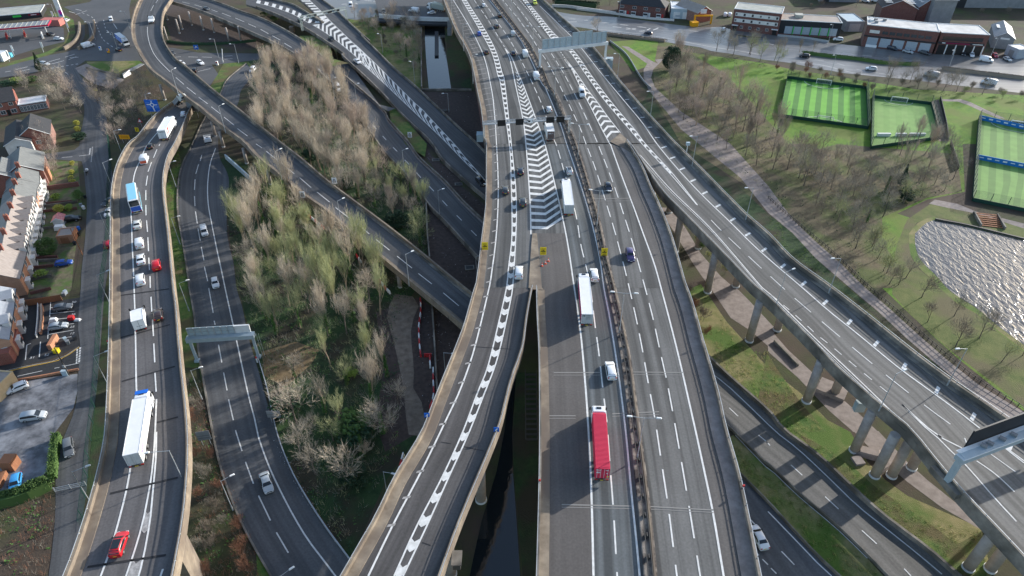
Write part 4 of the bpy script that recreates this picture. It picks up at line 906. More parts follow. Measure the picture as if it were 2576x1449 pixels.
# ---------------------------------------------------------------- gantries
def beam(b, a, c, w, h): 
    d = c - a; m_ = (a + c) / 2; b.box((m_.x, m_.y, m_.z), (Vector((d.x, d.y)).length, w, h), math.atan2(d.y, d.x)); return b
def text(body, size, m, parent, loc, rot, name='lettering', ext_=.01):
    cu = bpy.data.curves.new(name, 'FONT'); cu.body = body; cu.size = size; cu.extrude = ext_; cu.align_x = 'CENTER'; cu.align_y = 'CENTER'; cu.materials.append(m)
    o = bpy.data.objects.new(name, cu); C.objects.link(o); o.parent = parent; o.location = loc; o.rotation_euler = rot; return o
def portal(name, label, lb, rb, zb, lt, rt, colw, bw, bh, m, truss=False):
    A, B = P(*q1(lb), zb), P(*q1(rb), zb)
    z1 = (zat(A, q1(lt)[1]) + zat(B, q1(rt)[1])) / 2
    a = ang(A, B); t = thing(name, label, 'gantry', (A.x, A.y, zb), a); Lx = (B - A).length; H = z1 - zb
    if truss:
        for nm, x in (('leg', 0), ('leg', Lx)):
            b = MB()
            for dx in (-colw / 2, colw / 2):
                for dy in (-colw / 2, colw / 2): b.tube((x + dx, dy, 0), (x + dx, dy, H), .09, n=5)
            k = 8
            for i in range(k):
                z0, z2 = H * i / k, H * (i + 1) / k; s_ = 1 if i % 2 else -1
                for dy in (-colw / 2, colw / 2): b.tube((x - s_ * colw / 2, dy, z0), (x + s_ * colw / 2, dy, z2), .05, n=4)
                for dx in (-colw / 2, colw / 2): b.tube((x + dx, -s_ * colw / 2, z0), (x + dx, s_ * colw / 2, z2), .05, n=4)
            ob(nm, b, m, t)
        b = MB()
        for dy in (-bw / 2, bw / 2):
            for dz in (0, bh): b.tube((-.5, dy, H + dz), (Lx + .5, dy, H + dz), .11, n=5)
        k = int(Lx / 1.6)
        for i in range(k):
            x0, x2 = Lx * i / k, Lx * (i + 1) / k
            for dy in (-bw / 2, bw / 2): b.tube((x0, dy, H + (bh if i % 2 else 0)), (x2, dy, H + (0 if i % 2 else bh)), .055, n=4)
            b.tube((x0, -bw / 2, H), (x0, bw / 2, H), .05, n=4); b.tube((x0, -bw / 2, H + bh), (x0, bw / 2, H + bh), .05, n=4)
        b.box((Lx / 2, 0, H + .02), (Lx, bw * .7, .04))
        ob('truss_beam', b, m, t)
    else:
        for x in (0, Lx):
            ob('leg', MB().box((x, 0, H / 2), (colw, colw, H)).box((x, 0, .25), (colw * 2, colw * 2, .5)), m, t)
        ob('cross_beam', MB().box((Lx / 2, 0, H + bh / 2), (Lx + colw * 2, bw, bh)), m, t)
    return t, Lx, H
def sign_back(t, x0, x1, z0, z1, y, m=None, bays=None, name='sign_panel'):
    s_ = ob(name, MB().box(((x0 + x1) / 2, y, (z0 + z1) / 2), (x1 - x0, .12, z1 - z0)), m or K['steelblue'], t)
    b = MB(); n = bays or max(2, int((x1 - x0) / 2.2))
    for i in range(n + 1):
        x = x0 + (x1 - x0) * i / n; b.box((x, y - .16, (z0 + z1) / 2 - .3), (.14, .2, z1 - z0 + .6))
    k = max(3, int((z1 - z0) / .7))
    for i in range(k): b.box(((x0 + x1) / 2, y - .1, z0 + (z1 - z0) * (i + .5) / k), (x1 - x0, .08, .07))
    ob('stiffeners', b, K['steel'], s_)
    return s_
# electronic sign portal across the left carriageway
t, Lx, H = portal('motorway_gantry', "lattice gantry with four black electronic signs over the left carriageway", "D: 1218 352", "D: 1431 338", ZM, "D: 1217 311", "D: 1432 300", .5, 1.0, .8, K['steel'], True)
for f in (.20, .41, .765, .885):
    s_ = ob('electronic_sign', MB().box((Lx * f, -.75, H + .35), (2.6, .35, 2.0)), K['black'], t)
s_ = ob('camera_sign', MB().box((Lx * .535, -.75, H + .45), (1.7, .1, 1.4)), K['signwhite'], t)
ob('symbol', MB().box((Lx * .52, -.83, H + .35), (.7, .04, .5)).box((Lx * .505, -.83, H + .68), (.35, .04, .25)).box((Lx * .56, -.83, H + .45), (.15, .04, .35)), K['black'], s_)
# big sign gantry seen from behind
t, Lx, H = portal('sign_gantry', "tall pale gantry carrying blue-grey sign backs over the right carriageway", "D: 1358 171", "D: 1522 150", ZM, "D: 1358 129", "D: 1524 116", .7, .9, 1.2, K['metal_w'])
x_ = lambda f: Lx * f
sign_back(t, x_(.03), x_(.47), H + 1.0, H + 5.0, .3, K['metal_b'], 5)
sign_back(t, x_(.475), x_(.775), H + 1.0, H + 6.4, .3, K['metal_b'], 3)
sign_back(t, x_(.78), x_(.995), H + 1.0, H + 5.4, .3, K['metal_b'], 3)
one('equipment_cabinet', MB().box((0, 0, 4.5), (3.2, 2.2, 9)).box((0, 0, 9.6), (3.4, 2.4, .3)), K['metal_b'], "pale equipment tower beside the right leg of the big sign gantry", 'cabinet', loc=P(*q1("13: 960 800")))
# gantry over the underpass road
t, Lx, H = portal('sign_gantry', "grey box-beam gantry with sign backs over the road beside the copse", "D: 497 909", "D: 651 899", 0, "D: 478 872", "D: 634 834", .55, 1.5, 1.1, K['steelblue'])
sign_back(t, .0, Lx * .74, H + .9, H + 3.4, .6, K['metal_b'], 7)
ob('electronic_sign', MB().box((Lx * .82, .75, H + 2.1), (Lx * .32, .4, 2.2)), K['metal_w'], t)
ob('access_ladder', MB().tube((Lx + 1, 0, 0), (Lx + 1, 0, H + 1), .04).tube((Lx + 1.5, 0, 0), (Lx + 1.5, 0, H + 1), .04), K['steel'], t)
# lattice gantry over the chevron slip road
t, Lx, H = portal('truss_gantry', "green-grey lattice gantry with dark equipment over the chevron road", "T3: 940 620", "T3: 1830 420", zC(70), "T3: 900 400", "T3: 1800 175", .8, 1.0, 1.2, mat("greenish_steel", (.34, .38, .34), (.42, .46, .42), 1, .6), True)
for f in (.32, .62, .66, .83): ob('equipment_box', MB().box((Lx * f, -.3, H + .55), (1.1, .9, .7)), K['black'], t)
# gantry bottom right
A = P(*q1("44: 1790 515"), ZM); top = q1("44: 1895 290"); H = zat(A, top[1]) - ZM
bd = P(2690, 1052, ZM + H) - P(top[0], top[1], ZM + H)
t = thing('sign_gantry', "heavy grey gantry with floodlit sign over the right-hand slip road", 'gantry', A, math.atan2(bd.y, bd.x)); Lx = 34
ob('leg', MB().box((0, 0, H / 2), (.8, .9, H)), K['steelblue'], t)
ob('leg', MB().box((Lx, 0, H / 2 - 6), (.8, .9, H + 12)), K['steelblue'], t)
ob('cross_beam', MB().box((Lx / 2, 0, H + .55), (Lx + 1.2, 1.6, 1.1)).box((Lx / 2, .1, H + 1.12), (Lx, 1.2, .06)), K['steelblue'], t)
ob('walkway', MB().box((Lx / 2, .95, H + 1.15), (Lx, .7, .12)), K['metal_w'], t)
s_ = ob('sign_panel', MB().box((Lx / 2 + 1, 1.6, H + 2.6), (Lx - 3, .25, 4.2)), K['char'], t)
for x in (5, 6.4, 9.2, 11.8, 17.4, 20, 23): ob('floodlight', MB().box((x, .3, H + 1.45), (.6, 1.0, .45), R_(25)), K['metal_g'], t)
one('parapet_block', MB().sweep(W("44: 1665 380 1925 670", ZM - .6), [(-1.1, 0), (-.1, 0), (-.1, 1.3), (-1.1, 1.3)]), K['conc'], "concrete block carrying the heavy grey gantry leg on the parapet", 'plinth')
# ---------------------------------------------------------------- road signs
def sign(name, label, s, z, w, h, m, up=1.6, face=0, posts=2, cat='road sign', back=None):
    p = P(*q1(s), z); t = thing(name, label, cat, p, face)
    for i in range(posts):
        x = (-w * .3 + w * .6 * i) if posts > 1 else 0
        ob('post', MB().tube((x, .06, 0), (x, .06, up + h * .9), .05, n=6), K['steel'], t)
    fp_ = ob('sign_face', MB().box((0, 0, up + h / 2), (w, .06, h)), m, t)
    return t, fp_, up
def bar(fp_, x, z, w, h, m, rot=0, name='marking'):
    b = MB(); b.box((0, 0, 0), (w, .03, h)); o = ob(name, b, m, fp_); o.location = (x, -.04, z); o.rotation_euler = (0, rot, 0); return o
t, f, u = sign('direction_sign', "big blue roundabout direction sign beside the left viaduct", "11: 1570 1180", 0, 5.2, 4.9, K['blue'], 2.4)
ri = MB()
for i in range(16):
    a0, a1 = 2 * math.pi * i / 16, 2 * math.pi * (i + 1) / 16
    ri.face([(math.cos(a0) * .5, 0, math.sin(a0) * .5), (math.cos(a1) * .5, 0, math.sin(a1) * .5), (math.cos(a1) * .85, 0, math.sin(a1) * .85), (math.cos(a0) * .85, 0, math.sin(a0) * .85)])
o = ob('marking', ri, K['signwhite'], f); o.location = (.1, -.05, u + 2.8)
for x, z, w, h, r in ((.25, 1.2, .5, 2.2, -.15), (-1.3, 2.9, 1.5, .35, 0), (1.4, 2.8, 1.3, .35, 0), (.1, 4.0, .35, 1.0, .2)): bar(f, x, u + z, w, h, K['signwhite'], r)
for x, z in ((-1.7, 2.0), (-1.5, 1.5), (1.8, 2.1), (1.7, 1.6), (.2, 4.8), (-1.6, 3.6)): bar(f, x, u + z, 1.5, .16, mat("sign_text_blue", (.25, .4, .75)) if 'stb' not in K else K['stb'])
t, f, u = sign('roadworks_sign', "wide amber information sign above the residential street", "11: 1275 1440", 0, 3.8, 1.7, K['amber'], 1.6)
for z in (1.3, .9, .5): bar(f, 0, u + z, 2.8, .14, mat("amber_text", (.35, .13, .01)))
t, f, u = sign('roadworks_sign', "small square yellow sign with a black squiggle by the left viaduct", "11: 1392 1345", 0, 1.4, 1.7, K['yellow'], .8, posts=1)
bar(f, .1, u + 1.1, .2, .7, K['black'], .5); bar(f, -.1, u + .6, .2, .7, K['black'], .5)
p = P(*q1("11: 1432 1290"), 0); t = thing('warning_sign', "red-bordered triangular warning sign above the yellow sign", 'road sign', p)
ob('post', MB().tube((0, .05, 0), (0, .05, 2.6), .05), K['steel'], t)
tr = MB(); tr.face([(-1.0, 0, 2.4), (1.0, 0, 2.4), (0, 0, 4.2)]); tr.face([(1.0, .06, 2.4), (-1.0, .06, 2.4), (0, .06, 4.2)]); o = ob('sign_face', tr, K['red'], t)
tr = MB(); tr.face([(-.6, -.03, 2.63), (.6, -.03, 2.63), (0, -.03, 3.75)]); ob('marking', tr, K['signwhite'], o)
def tri_sign(label, s, z):
    t, f, u = sign('warning_sign', label, s, z, 1.5, 2.1, K['signwhite'], .9, posts=1)
    b = MB()
    for a, c in (((-.5, .75), (.5, .75)), ((-.5, .75), (0, 1.75)), ((.5, .75), (0, 1.75))): b.tube((a[0], -.05, u + a[1]), (c[0], -.05, u + c[1]), .09, n=4)
    b.box((0, -.05, u + 1.1), (.12, .05, .4)); ob('marking', b, K['dsteel'], f); bar(f, 0, u + .35, 1.0, .16, K['dsteel'])
tri_sign("white triangular warning sign on the copse-side parapet of the curved ramp", "22: 797 425", zLoop(465))
tri_sign("white triangular warning sign on the near parapet of the curved ramp", "22: 478 565", zLoop(505))
tri_sign("white triangular warning sign in the grass strip between slip roads", "12: 1552 1405", .9)
def ysign(label, s, z):
    t, f, u = sign('roadworks_sign', label, s, z, 1.55, 2.3, K['yellow'], .45, posts=2)
    for zz, w in ((1.85, .8), (1.6, 1.0), (.75, .9), (.45, .9)): bar(f, 0, u + zz, w, .1, mat("yellow_sign_text", (.3, .2, .02)))
    bar(f, 0, u + 1.12, 1.1, .26, K['black']); bar(f, 0, u + 1.32, .3, .2, K['black'])
ysign("yellow roadworks sign on the tan verge left of the slip road", "22: 2305 1080", ZM + .14)
ysign("yellow roadworks sign standing in the lane beside the traffic cones", "23: 312 1130", ZM)
ysign("yellow roadworks sign on the central reserve behind the guard rail", "23: 925 1140", ZM + .1)
def backsign(label, s, z, w, h, up, face):
    t, f, u = sign('road_sign', label, s, z, w, h, K['metal_g'], up, face); bar(f, 0, u + h / 2, w * .95, .07, K['dsteel']); bar(f, 0, u + h * .25, w * .95, .07, K['dsteel'])
backsign("grey back of a sign at the copse edge beside the underpass road", "32: 205 1360", 0, 2.9, 2.0, 1.8, 0)
backsign("grey back of a sign in the scrub beside the underpass road", "41: 2085 130", 0, 2.6, 2.6, 1.6, .2)
backsign("grey-green back of a large sign in the shade below the curved ramp", "11: 1965 1180", 0, 5.2, 3.6, 2.6, -.3)
for l, s, z in (("small blue arrow sign on the outer parapet of the slip road", "32: 1725 1335", ZM), ("small blue sign on the gap-side parapet of the slip road", "42: 2420 30", ZM)):
    t, f, u = sign('direction_sign', l, s, z, 1.0, 1.2, K['blue'], .9, posts=1); bar(f, 0, u + .6, .2, .7, K['signwhite'], .6)
t, f, u = sign('direction_sign', "blue arrow sign on the footway by the striped columns", "T2: 1385 1020", 0, 2.2, 2.2, K['blue'], .6, posts=1); bar(f, -.2, u + 1.1, .3, 1.4, K['signwhite'], .6); bar(f, .4, u + 1.2, .3, .9, K['signwhite'], -.3)
for l, s, z, rz in (("red and white marker post leaning on the left viaduct parapet", "31: 1110 590", 12.5, 0), ("red-topped marker post beside the gap parapet", "43: 277 545", ZM, 0), ("red-topped marker post at the edge above the white saloon", "43: 2312 600", ZM, 0), ("red-topped marker post by the gantry leg at the copse", "32: 15 750", 0, 0)):
    t = thing('marker_post', l, 'post', P(*q1(s), z)); ob('shaft', MB().box((0, 0, .7), (.3, .2, 1.4)), K['white'], t); ob('red_cap', MB().box((0, 0, 1.6), (.34, .24, .45)), K['red'], t)
t = thing('camera_post', "pale camera post beside the right-hand slip road parapet", 'camera post', P(*q1("23: 1750 120"), ZM)); ob('pole', MB().tube((0, 0, 0), (0, 0, 4), .12), K['metal_w'], t); ob('housing', MB().box((0, 0, 4.2), (1.1, .8, .9)), K['metal_b'], t)
# cones
cme, bme = MB().tube((0, 0, .05), (0, 0, .95), .24, .05, 10).mesh('cone', K['orange']), MB().box((0, 0, .03), (.55, .55, .06)).mesh('base', K['orange'])
sme = MB().tube((0, 0, .38), (0, 0, .62), .17, .125, 10).mesh('reflective_band', K['signwhite'])
for s, l in (("23: 302 1228", "traffic cone nearest the concrete wedge"), ("23: 337 1205", "middle traffic cone by the yellow lane sign"), ("23: 366 1180", "traffic cone farthest from the concrete wedge")):
    t = thing('traffic_cone', l, 'traffic cone', P(*q1(s), ZM), 0, 'cones beside the lane sign'); c_ = ob('cone', cme, None, t); ob('base', bme, None, t); ob('reflective_band', sme, None, c_)
# water-filled barriers
bm = {k: MB().box((0, 0, .45), (1.9, .42, .9), 0, 0, .75).box((0, 0, .95), (1.8, .22, .12)).mesh('body', K[k]) for k in ('red', 'white')}
slot = MB().box((-.5, 0, .16), (.3, .5, .16)).box((.5, 0, .16), (.3, .5, .16)).mesh('forklift_slot', K['black'])
def barriers(s, where, red=0):
    p = smooth(W(s, .03), .5); e = even(p, 1.95)
    for i, (a, b) in enumerate(zip(e, e[1:])):
        k = 'white' if (i + red) % 2 else 'red'
        t = thing('plastic_barrier', f"{k} plastic barrier, {('first','second','third','fourth','fifth','sixth','seventh','eighth','ninth','tenth','eleventh','twelfth','thirteenth','fourteenth','fifteenth','sixteenth','seventeenth','eighteenth','nineteenth','twentieth')[min(i,19)]} from the top of {where}", 'barrier', (a + b) / 2, ang(a, b), 'red and white barriers by the gravel track')
        ob('body', bm[k], None, t); ob('forklift_slot', slot, None, t)
barriers("32: 1655 120 1660 250 1640 400 1645 560 1660 700", "the long row beside the shaded grass")
barriers("32: 1680 690 1780 690", "the short cross row"); barriers("32: 1750 700 1755 810", "the kinked row")
barriers("32: 1785 820 1785 950 1790 1110 1750 1220", "the row by the thin wall", 1); barriers("42: 1485 235 1440 400 1390 520", "the row by the slip road lamp", 1)
barriers("22: 440 620 520 720 690 860", "the row behind the tan trees"); barriers("22: 1010 1130 1060 1200", "the row deep in the copse"); barriers("22: 1240 1380 32: 1300 10 1350 60", "the row under the ramp pier")
# stair in the gap
t = thing('staircase', "dark steel staircase down in the gap between slip road and motorway", 'staircase', P(1335, 1040, 0))
for i in range(14): ob('step', MB().box((0, -8 + i * .9, 1 + i * .55), (2.2, .5, .12)), K['dsteel'], t)
ob('stringer', MB().tube((-1.2, -8, 1), (-1.2, 4.6, 8.8), .1).tube((1.2, -8, 1), (1.2, 4.6, 8.8), .1), K['dsteel'], t)
one('inspection_platform', MB().box((0, 0, 0), (1.6, 2.6, .25)).box((0, 0, -.9), (1.2, 2.0, 1.6)), K['conc'], "pale bracket platform hung under the slip road parapet at the bottom edge", 'platform', loc=P(*q1("42: 2020 1270"), ZM - 1.2))
one('electrical_cabinet', MB().box((0, 0, 1.2), (2.2, 3, 2.4)).box((0, 0, 2.5), (2.3, 3.1, .12)), K['metal_b'], "grey-green cabinet beside the motorway parapet below the lattice gantry", 'cabinet', loc=P(*q1("12: 2255 1410"), ZM - 6))
one('control_cabinet', MB().box((0, 0, 1.3), (2, 1.2, 2.6)), K['metal_b'], "pale cabinet fixed beside a pier of the right-hand slip road", 'cabinet', loc=P(*q1("34: 905 1230"), 5))
one('concrete_plinth', MB().box((0, 0, 1.6), (2.2, 2.2, 3.2)), K['tan'], "tall tan concrete plinth beside the dashed slip road", 'plinth', loc=P(*q1("T3: 735 660"), 1.5))
one('sloping_wing_wall', MB().sweep(W("41: 1850 1150 1860 1300 1830 1449", 8), [(0, -8), (1.2, -8), (1.2, 5), (0, 5)]), K['tan'], "tan concrete wing wall at the foot of the left viaduct parapet", 'wall')
for s, l in (("22: 1810 165", "by the grass end"), ("22: 2040 410", "by the dark wall"), ("22: 2150 1250", "below the slip road lamp"), ("12: 1893 1115", "below the canal wall")):
    t = thing('drain_cover', "square drain chamber in the bare soil, " + l, 'drain', P(*q1(s), 0), R_(8), 'drain chambers in the soil'); ob('frame', MB().box((0, 0, .15), (2.6, 2.0, .3)), K['conc'], t); ob('grate', MB().box((0, 0, .31), (2.0, 1.4, .06)), K['black'], t)
# ================================================================ VEHICLES
PT = {}
ALLB = bvh()
def paint(name, c, rough=.28, metal=0):
    m = mat("car_paint_" + name, c, rough=rough, metal=metal, spec=.5)
    m.node_tree.nodes["Principled BSDF"].inputs["Coat Weight"].default_value = .4
    PT[name] = m
for n, c in dict(white=(.72, .73, .74), offwhite=(.62, .62, .58), silver=(.42, .45, .47), grey=(.14, .15, .16), dgrey=(.06, .065, .07), black=(.014, .014, .016), navy=(.018, .025, .045), purple=(.06, .045, .13), red=(.5, .012, .02), dred=(.32, .01, .03), blue=(.02, .09, .42), sky=(.05, .3, .62), coach=(.2, .52, .68), brown=(.045, .028, .026), yellow=(.62, .66, .05), ltruck=(.03, .06, .42), lgrey=(.3, .33, .3)).items(): paint(n, c)
PROF = {
 'hatch': (4.1, 1.78, [(-2.05, .70, .62, .8, .86), (-2.0, .98, .9, .84, .93), (-1.78, 1.28, .97, .76, .97), (-1.45, 1.46, .98, .73, 1), (-.3, 1.5, .97, .73, 1), (.3, 1.45, .95, .73, 1), (1.0, .99, .94, .84, 1), (1.6, .86, .8, .84, .97), (1.93, .72, .66, .8, .88), (2.05, .48, .42, .75, .8)], .3, 1.0, -2.0, -1.45, -1.7, 1.25, -1.25, .31),
 'saloon': (4.7, 1.84, [(-2.35, .7, .62, .8, .86), (-2.28, .98, .9, .85, .94), (-1.6, 1.03, .96, .84, 1), (-.95, 1.40, .97, .7, 1), (-.2, 1.45, .96, .7, 1), (.45, 1.39, .94, .71, 1), (1.2, .96, .91, .84, 1), (1.85, .84, .78, .84, .97), (2.22, .7, .64, .8, .88), (2.35, .46, .4, .75, .8)], .45, 1.2, -1.6, -.95, -1.2, 1.42, -1.4, .33),
 'estate': (4.7, 1.82, [(-2.35, .72, .64, .8, .88), (-2.3, 1.0, .92, .86, .94), (-2.08, 1.36, .99, .76, .98), (-1.8, 1.5, .99, .73, 1), (-.3, 1.52, .98, .73, 1), (.4, 1.46, .96, .73, 1), (1.15, 1.0, .94, .84, 1), (1.85, .87, .8, .84, .97), (2.22, .72, .66, .8, .88), (2.35, .48, .42, .75, .8)], .4, 1.15, -2.3, -1.8, -2.0, 1.42, -1.4, .33),
 'suv': (4.5, 1.88, [(-2.25, .8, .7, .84, .88), (-2.2, 1.12, 1.02, .86, .94), (-2.0, 1.5, 1.1, .78, .98), (-1.65, 1.68, 1.1, .75, 1), (-.3, 1.72, 1.09, .75, 1), (.35, 1.66, 1.07, .75, 1), (1.0, 1.12, 1.06, .85, 1), (1.75, 1.0, .92, .85, .97), (2.12, .84, .76, .82, .9), (2.25, .52, .46, .78, .82)], .35, 1.0, -2.2, -1.65, -1.85, 1.38, -1.38, .36),
 'mpv': (4.6, 1.86, [(-2.3, .8, .7, .84, .9), (-2.26, 1.2, 1.0, .88, .96), (-2.12, 1.6, 1.02, .8, .99), (-1.85, 1.74, 1.02, .78, 1), (-.2, 1.78, 1.0, .78, 1), (.55, 1.68, 1.0, .76, 1), (1.45, 1.05, .99, .84, 1), (1.9, .92, .85, .84, .97), (2.2, .74, .68, .8, .88), (2.3, .5, .44, .75, .8)], .55, 1.45, -2.26, -1.85, -2.0, 1.4, -1.4, .33),
 'van': (5.6, 2.0, [(-2.8, 1.2, .9, .92, .96), (-2.76, 2.1, 1.2, .9, .98), (-2.6, 2.32, 1.25, .88, 1), (.7, 2.36, 1.25, .86, 1), (1.2, 2.2, 1.22, .82, 1), (1.95, 1.3, 1.2, .86, 1), (2.45, 1.12, 1.02, .86, .97), (2.7, .85, .78, .84, .92), (2.8, .5, .45, .8, .86)], 1.2, 1.95, None, None, .75, 1.8, -1.75, .36),
 'smallvan': (4.5, 1.84, [(-2.25, 1.0, .8, .9, .96), (-2.2, 1.65, 1.0, .88, .98), (-2.05, 1.82, 1.02, .86, 1), (.3, 1.85, 1.02, .8, 1), (.75, 1.74, 1.0, .76, 1), (1.5, 1.08, 1.0, .84, 1), (1.95, .93, .86, .84, .97), (2.17, .75, .68, .8, .88), (2.25, .5, .44, .75, .8)], .75, 1.5, None, None, .1, 1.38, -1.4, .32),
}
VM = {}
def loft(st, hw):
    b = MB(); rings = []
    for x, zt, zb, wr, wf in st:
        w = hw * wf
        half = [(w * .86, .2), (w * .98, .34), (w, zb * .62 + .1), (w * .985, zb), (hw * wr + .02, zt - .07 if zt - zb > .15 else zt - .02), (hw * wr - .12, zt - .005), (0, zt + .02)]
        rings.append([(x, -y, z) for y, z in half] + [(x, y, z) for y, z in reversed(half[:-1])])
    k = len(rings[0])
    b.v = [p for r in rings for p in r]
    for i in range(len(rings) - 1):
        for j in range(k - 1):
            b.f.append((i * k + j, (i + 1) * k + j, (i + 1) * k + j + 1, i * k + j + 1)); b.m.append(0); b.uv.append(None)
        b.f.append((i * k + k - 1, (i + 1) * k + k - 1, (i + 1) * k, i * k)); b.m.append(0); b.uv.append(None)
    for i, rev in ((0, True), (len(rings) - 1, False)):
        f = [i * k + j for j in range(k)]
        b.f.append(tuple(reversed(f)) if not rev else tuple(f)); b.m.append(0); b.uv.append(None)
    return b
def interp(st, x, i):
    for a, c in zip(st, st[1:]):
        if a[0] <= x <= c[0]: return a[i] + (c[i] - a[i]) * (x - a[0]) / (c[0] - a[0])
    return st[-1][i]
def wheels_meshes(r, w=.22):
    key = ('wh', r, w)
    if key not in VM:
        VM[key] = (MB().tube((0, -w / 2, 0), (0, w / 2, 0), r, r, 16).mesh('wheel', K['tyre']), MB().tube((0, -w / 2 - .012, 0), (0, w / 2 + .012, 0), r * .64, r * .64, 12).mesh('rim', K['rim']))
    return VM[key]
def add_wheel(t, x, y, r, w=.22, rim=True):
    a, b = wheels_meshes(r, w); o = ob('wheel', a, None, t); o.location = (x, y, r)
    if rim: ob('rim', b, None, o)
def car_meshes(kind):
    if kind in VM: return VM[kind]
    L, Wd, st, ws0, ws1, rw0, rw1, sx0, wx1, wx0, wr_ = PROF[kind]; hw = Wd / 2
    body = loft(st, hw); me = body.mesh('body', K['white']); me.polygons.foreach_set("use_smooth", [True] * len(me.polygons))
    me.materials.clear(); me.materials.append(None)
    parts = [('body', me)]
    def pane(xa, xb, nm, out):
        za, zb_ = interp(st, xa, 1), interp(st, xb, 1); wa, wb = hw * interp(st, xa, 3) - .06, hw * interp(st, xb, 3) - .02
        b = MB(); dx = .03 * out
        k0, k1 = .12, .9
        A = (xa + (xb - xa) * k0, za + (zb_ - za) * k0, wa + (wb - wa) * k0); B = (xa + (xb - xa) * k1, za + (zb_ - za) * k1, wa + (wb - wa) * k1)
        f = [(A[0] + dx, -A[2], A[1] + .035), (B[0] + dx, -B[2], B[1] + .035), (B[0] + dx, B[2], B[1] + .035), (A[0] + dx, A[2], A[1] + .035)]
        b.face(f if (B[0] - A[0]) > 0 else f[::-1]); parts.append((nm, b.mesh(nm, K['glass'])))
    pane(ws0, ws1, 'windscreen', 1)
    if rw0 is not None: pane(rw1, rw0, 'rear_window', -1)
    for s_ in (-1, 1):
        b = MB(); x0, x1 = sx0, (ws0 * .55 + ws1 * .45)
        up, lo = [], []
        n = 5
        for i in range(n + 1):
            x = x0 + (x1 - x0) * i / n; zt, zb = interp(st, x, 1), interp(st, x, 2); wt = hw * interp(st, x, 3) + .02; wl = hw * interp(st, x, 4) * .985
            f0, f1 = .12, .84
            up.append((x, s_ * (wl + (wt - wl) * f1 + .02), zb + (zt - .07 - zb) * f1)); lo.append((x, s_ * (wl + (wt - wl) * f0 + .02), zb + (zt - .07 - zb) * f0))
        for i in range(n):
            f = [lo[i], lo[i + 1], up[i + 1], up[i]]; b.face(f if s_ < 0 else f[::-1])
        parts.append(('side_window', b.mesh('side_window', K['glass'])))
    for s_ in (-1, 1):
        xf = L / 2 - .12; parts.append(('headlight', MB().box((xf - .06, s_ * hw * .66, interp(st, xf, 1) * .86), (.26, .38, .15)).mesh('headlight', K['head'])))
        parts.append(('tail_light', MB().box((-L / 2 + .05, s_ * hw * .76, interp(st, -L / 2 + .04, 2) + .02), (.14, .26, .26)).mesh('tail_light', K['tail'])))
        parts.append(('door_mirror', MB().box((ws1 * .8 + ws0 * .2, s_ * (hw + .1), interp(st, ws1, 2) + .08), (.14, .24, .15)).mesh('door_mirror', K['black'])))
    parts.append(('number_plate', MB().box((-L / 2 - .01, 0, .62), (.03, .5, .12)).mesh('number_plate', K['plate_y'])))
    parts.append(('number_plate', MB().box((L / 2 + .005, 0, .42), (.03, .5, .12)).mesh('number_plate', K['plate_w'])))
    parts.append(('grille', MB().box((L / 2 - .03, 0, .52), (.06, hw * .9, .14)).mesh('grille', K['black'])))
    VM[kind] = parts
    return parts
NM = dict(hatch='hatchback_car', saloon='saloon_car', estate='estate_car', suv='suv_car', mpv='mpv_car', van='panel_van', smallvan='small_van')
def car(kind, col, s, nose, z, label, group='traffic', roof=None, full=True):
    x, y = q1(s); zz = z(y) if callable(z) else z
    if callable(z): p = cast(x, y, ALLB, zz); n = cast(x + nose[0], y + nose[1], ALLB, zz); p.z += .05; n.z += .05
    else: p = P(x, y, zz + .05); n = P(x + nose[0], y + nose[1], zz + .05)
    t = thing(NM[kind], label, 'van' if 'van' in kind else 'car', p, 0, group); t.scale = (1.07, 1.08, 1.06)
    dd = (n - p).normalized(); t.rotation_euler = (0, -math.asin(max(-.12, min(.12, dd.z))), math.atan2(dd.y, dd.x))
    for nm, me in car_meshes(kind):
        if not full and nm in ('number_plate', 'grille', 'door_mirror'): continue
        o = ob(nm, me, None, t)
        if nm == 'body':
            o.material_slots[0].link = 'OBJECT'; o.material_slots[0].material = PT[col]
    L, Wd, st, *_r = PROF[kind]; wx1, wx0, r = PROF[kind][8:11]
    for xx in (wx1, wx0):
        for s_ in (-1, 1): add_wheel(t, xx, s_ * (Wd / 2 - .1), r, .22, full)
    if roof:
        me = MB().box(((ws := (PROF[kind][3] - .05)) / 2 + PROF[kind][7] / 2 + .15, 0, interp(st, -.2, 1) + .03), (ws - PROF[kind][7] - .45, Wd * .62, .05)); ob('roof_panel', me, roof, t)
    return t
def axle(t, x, hw, r=.5, w=.3):
    for s_ in (-1, 1): add_wheel(t, x, s_ * (hw - .16), r, w)
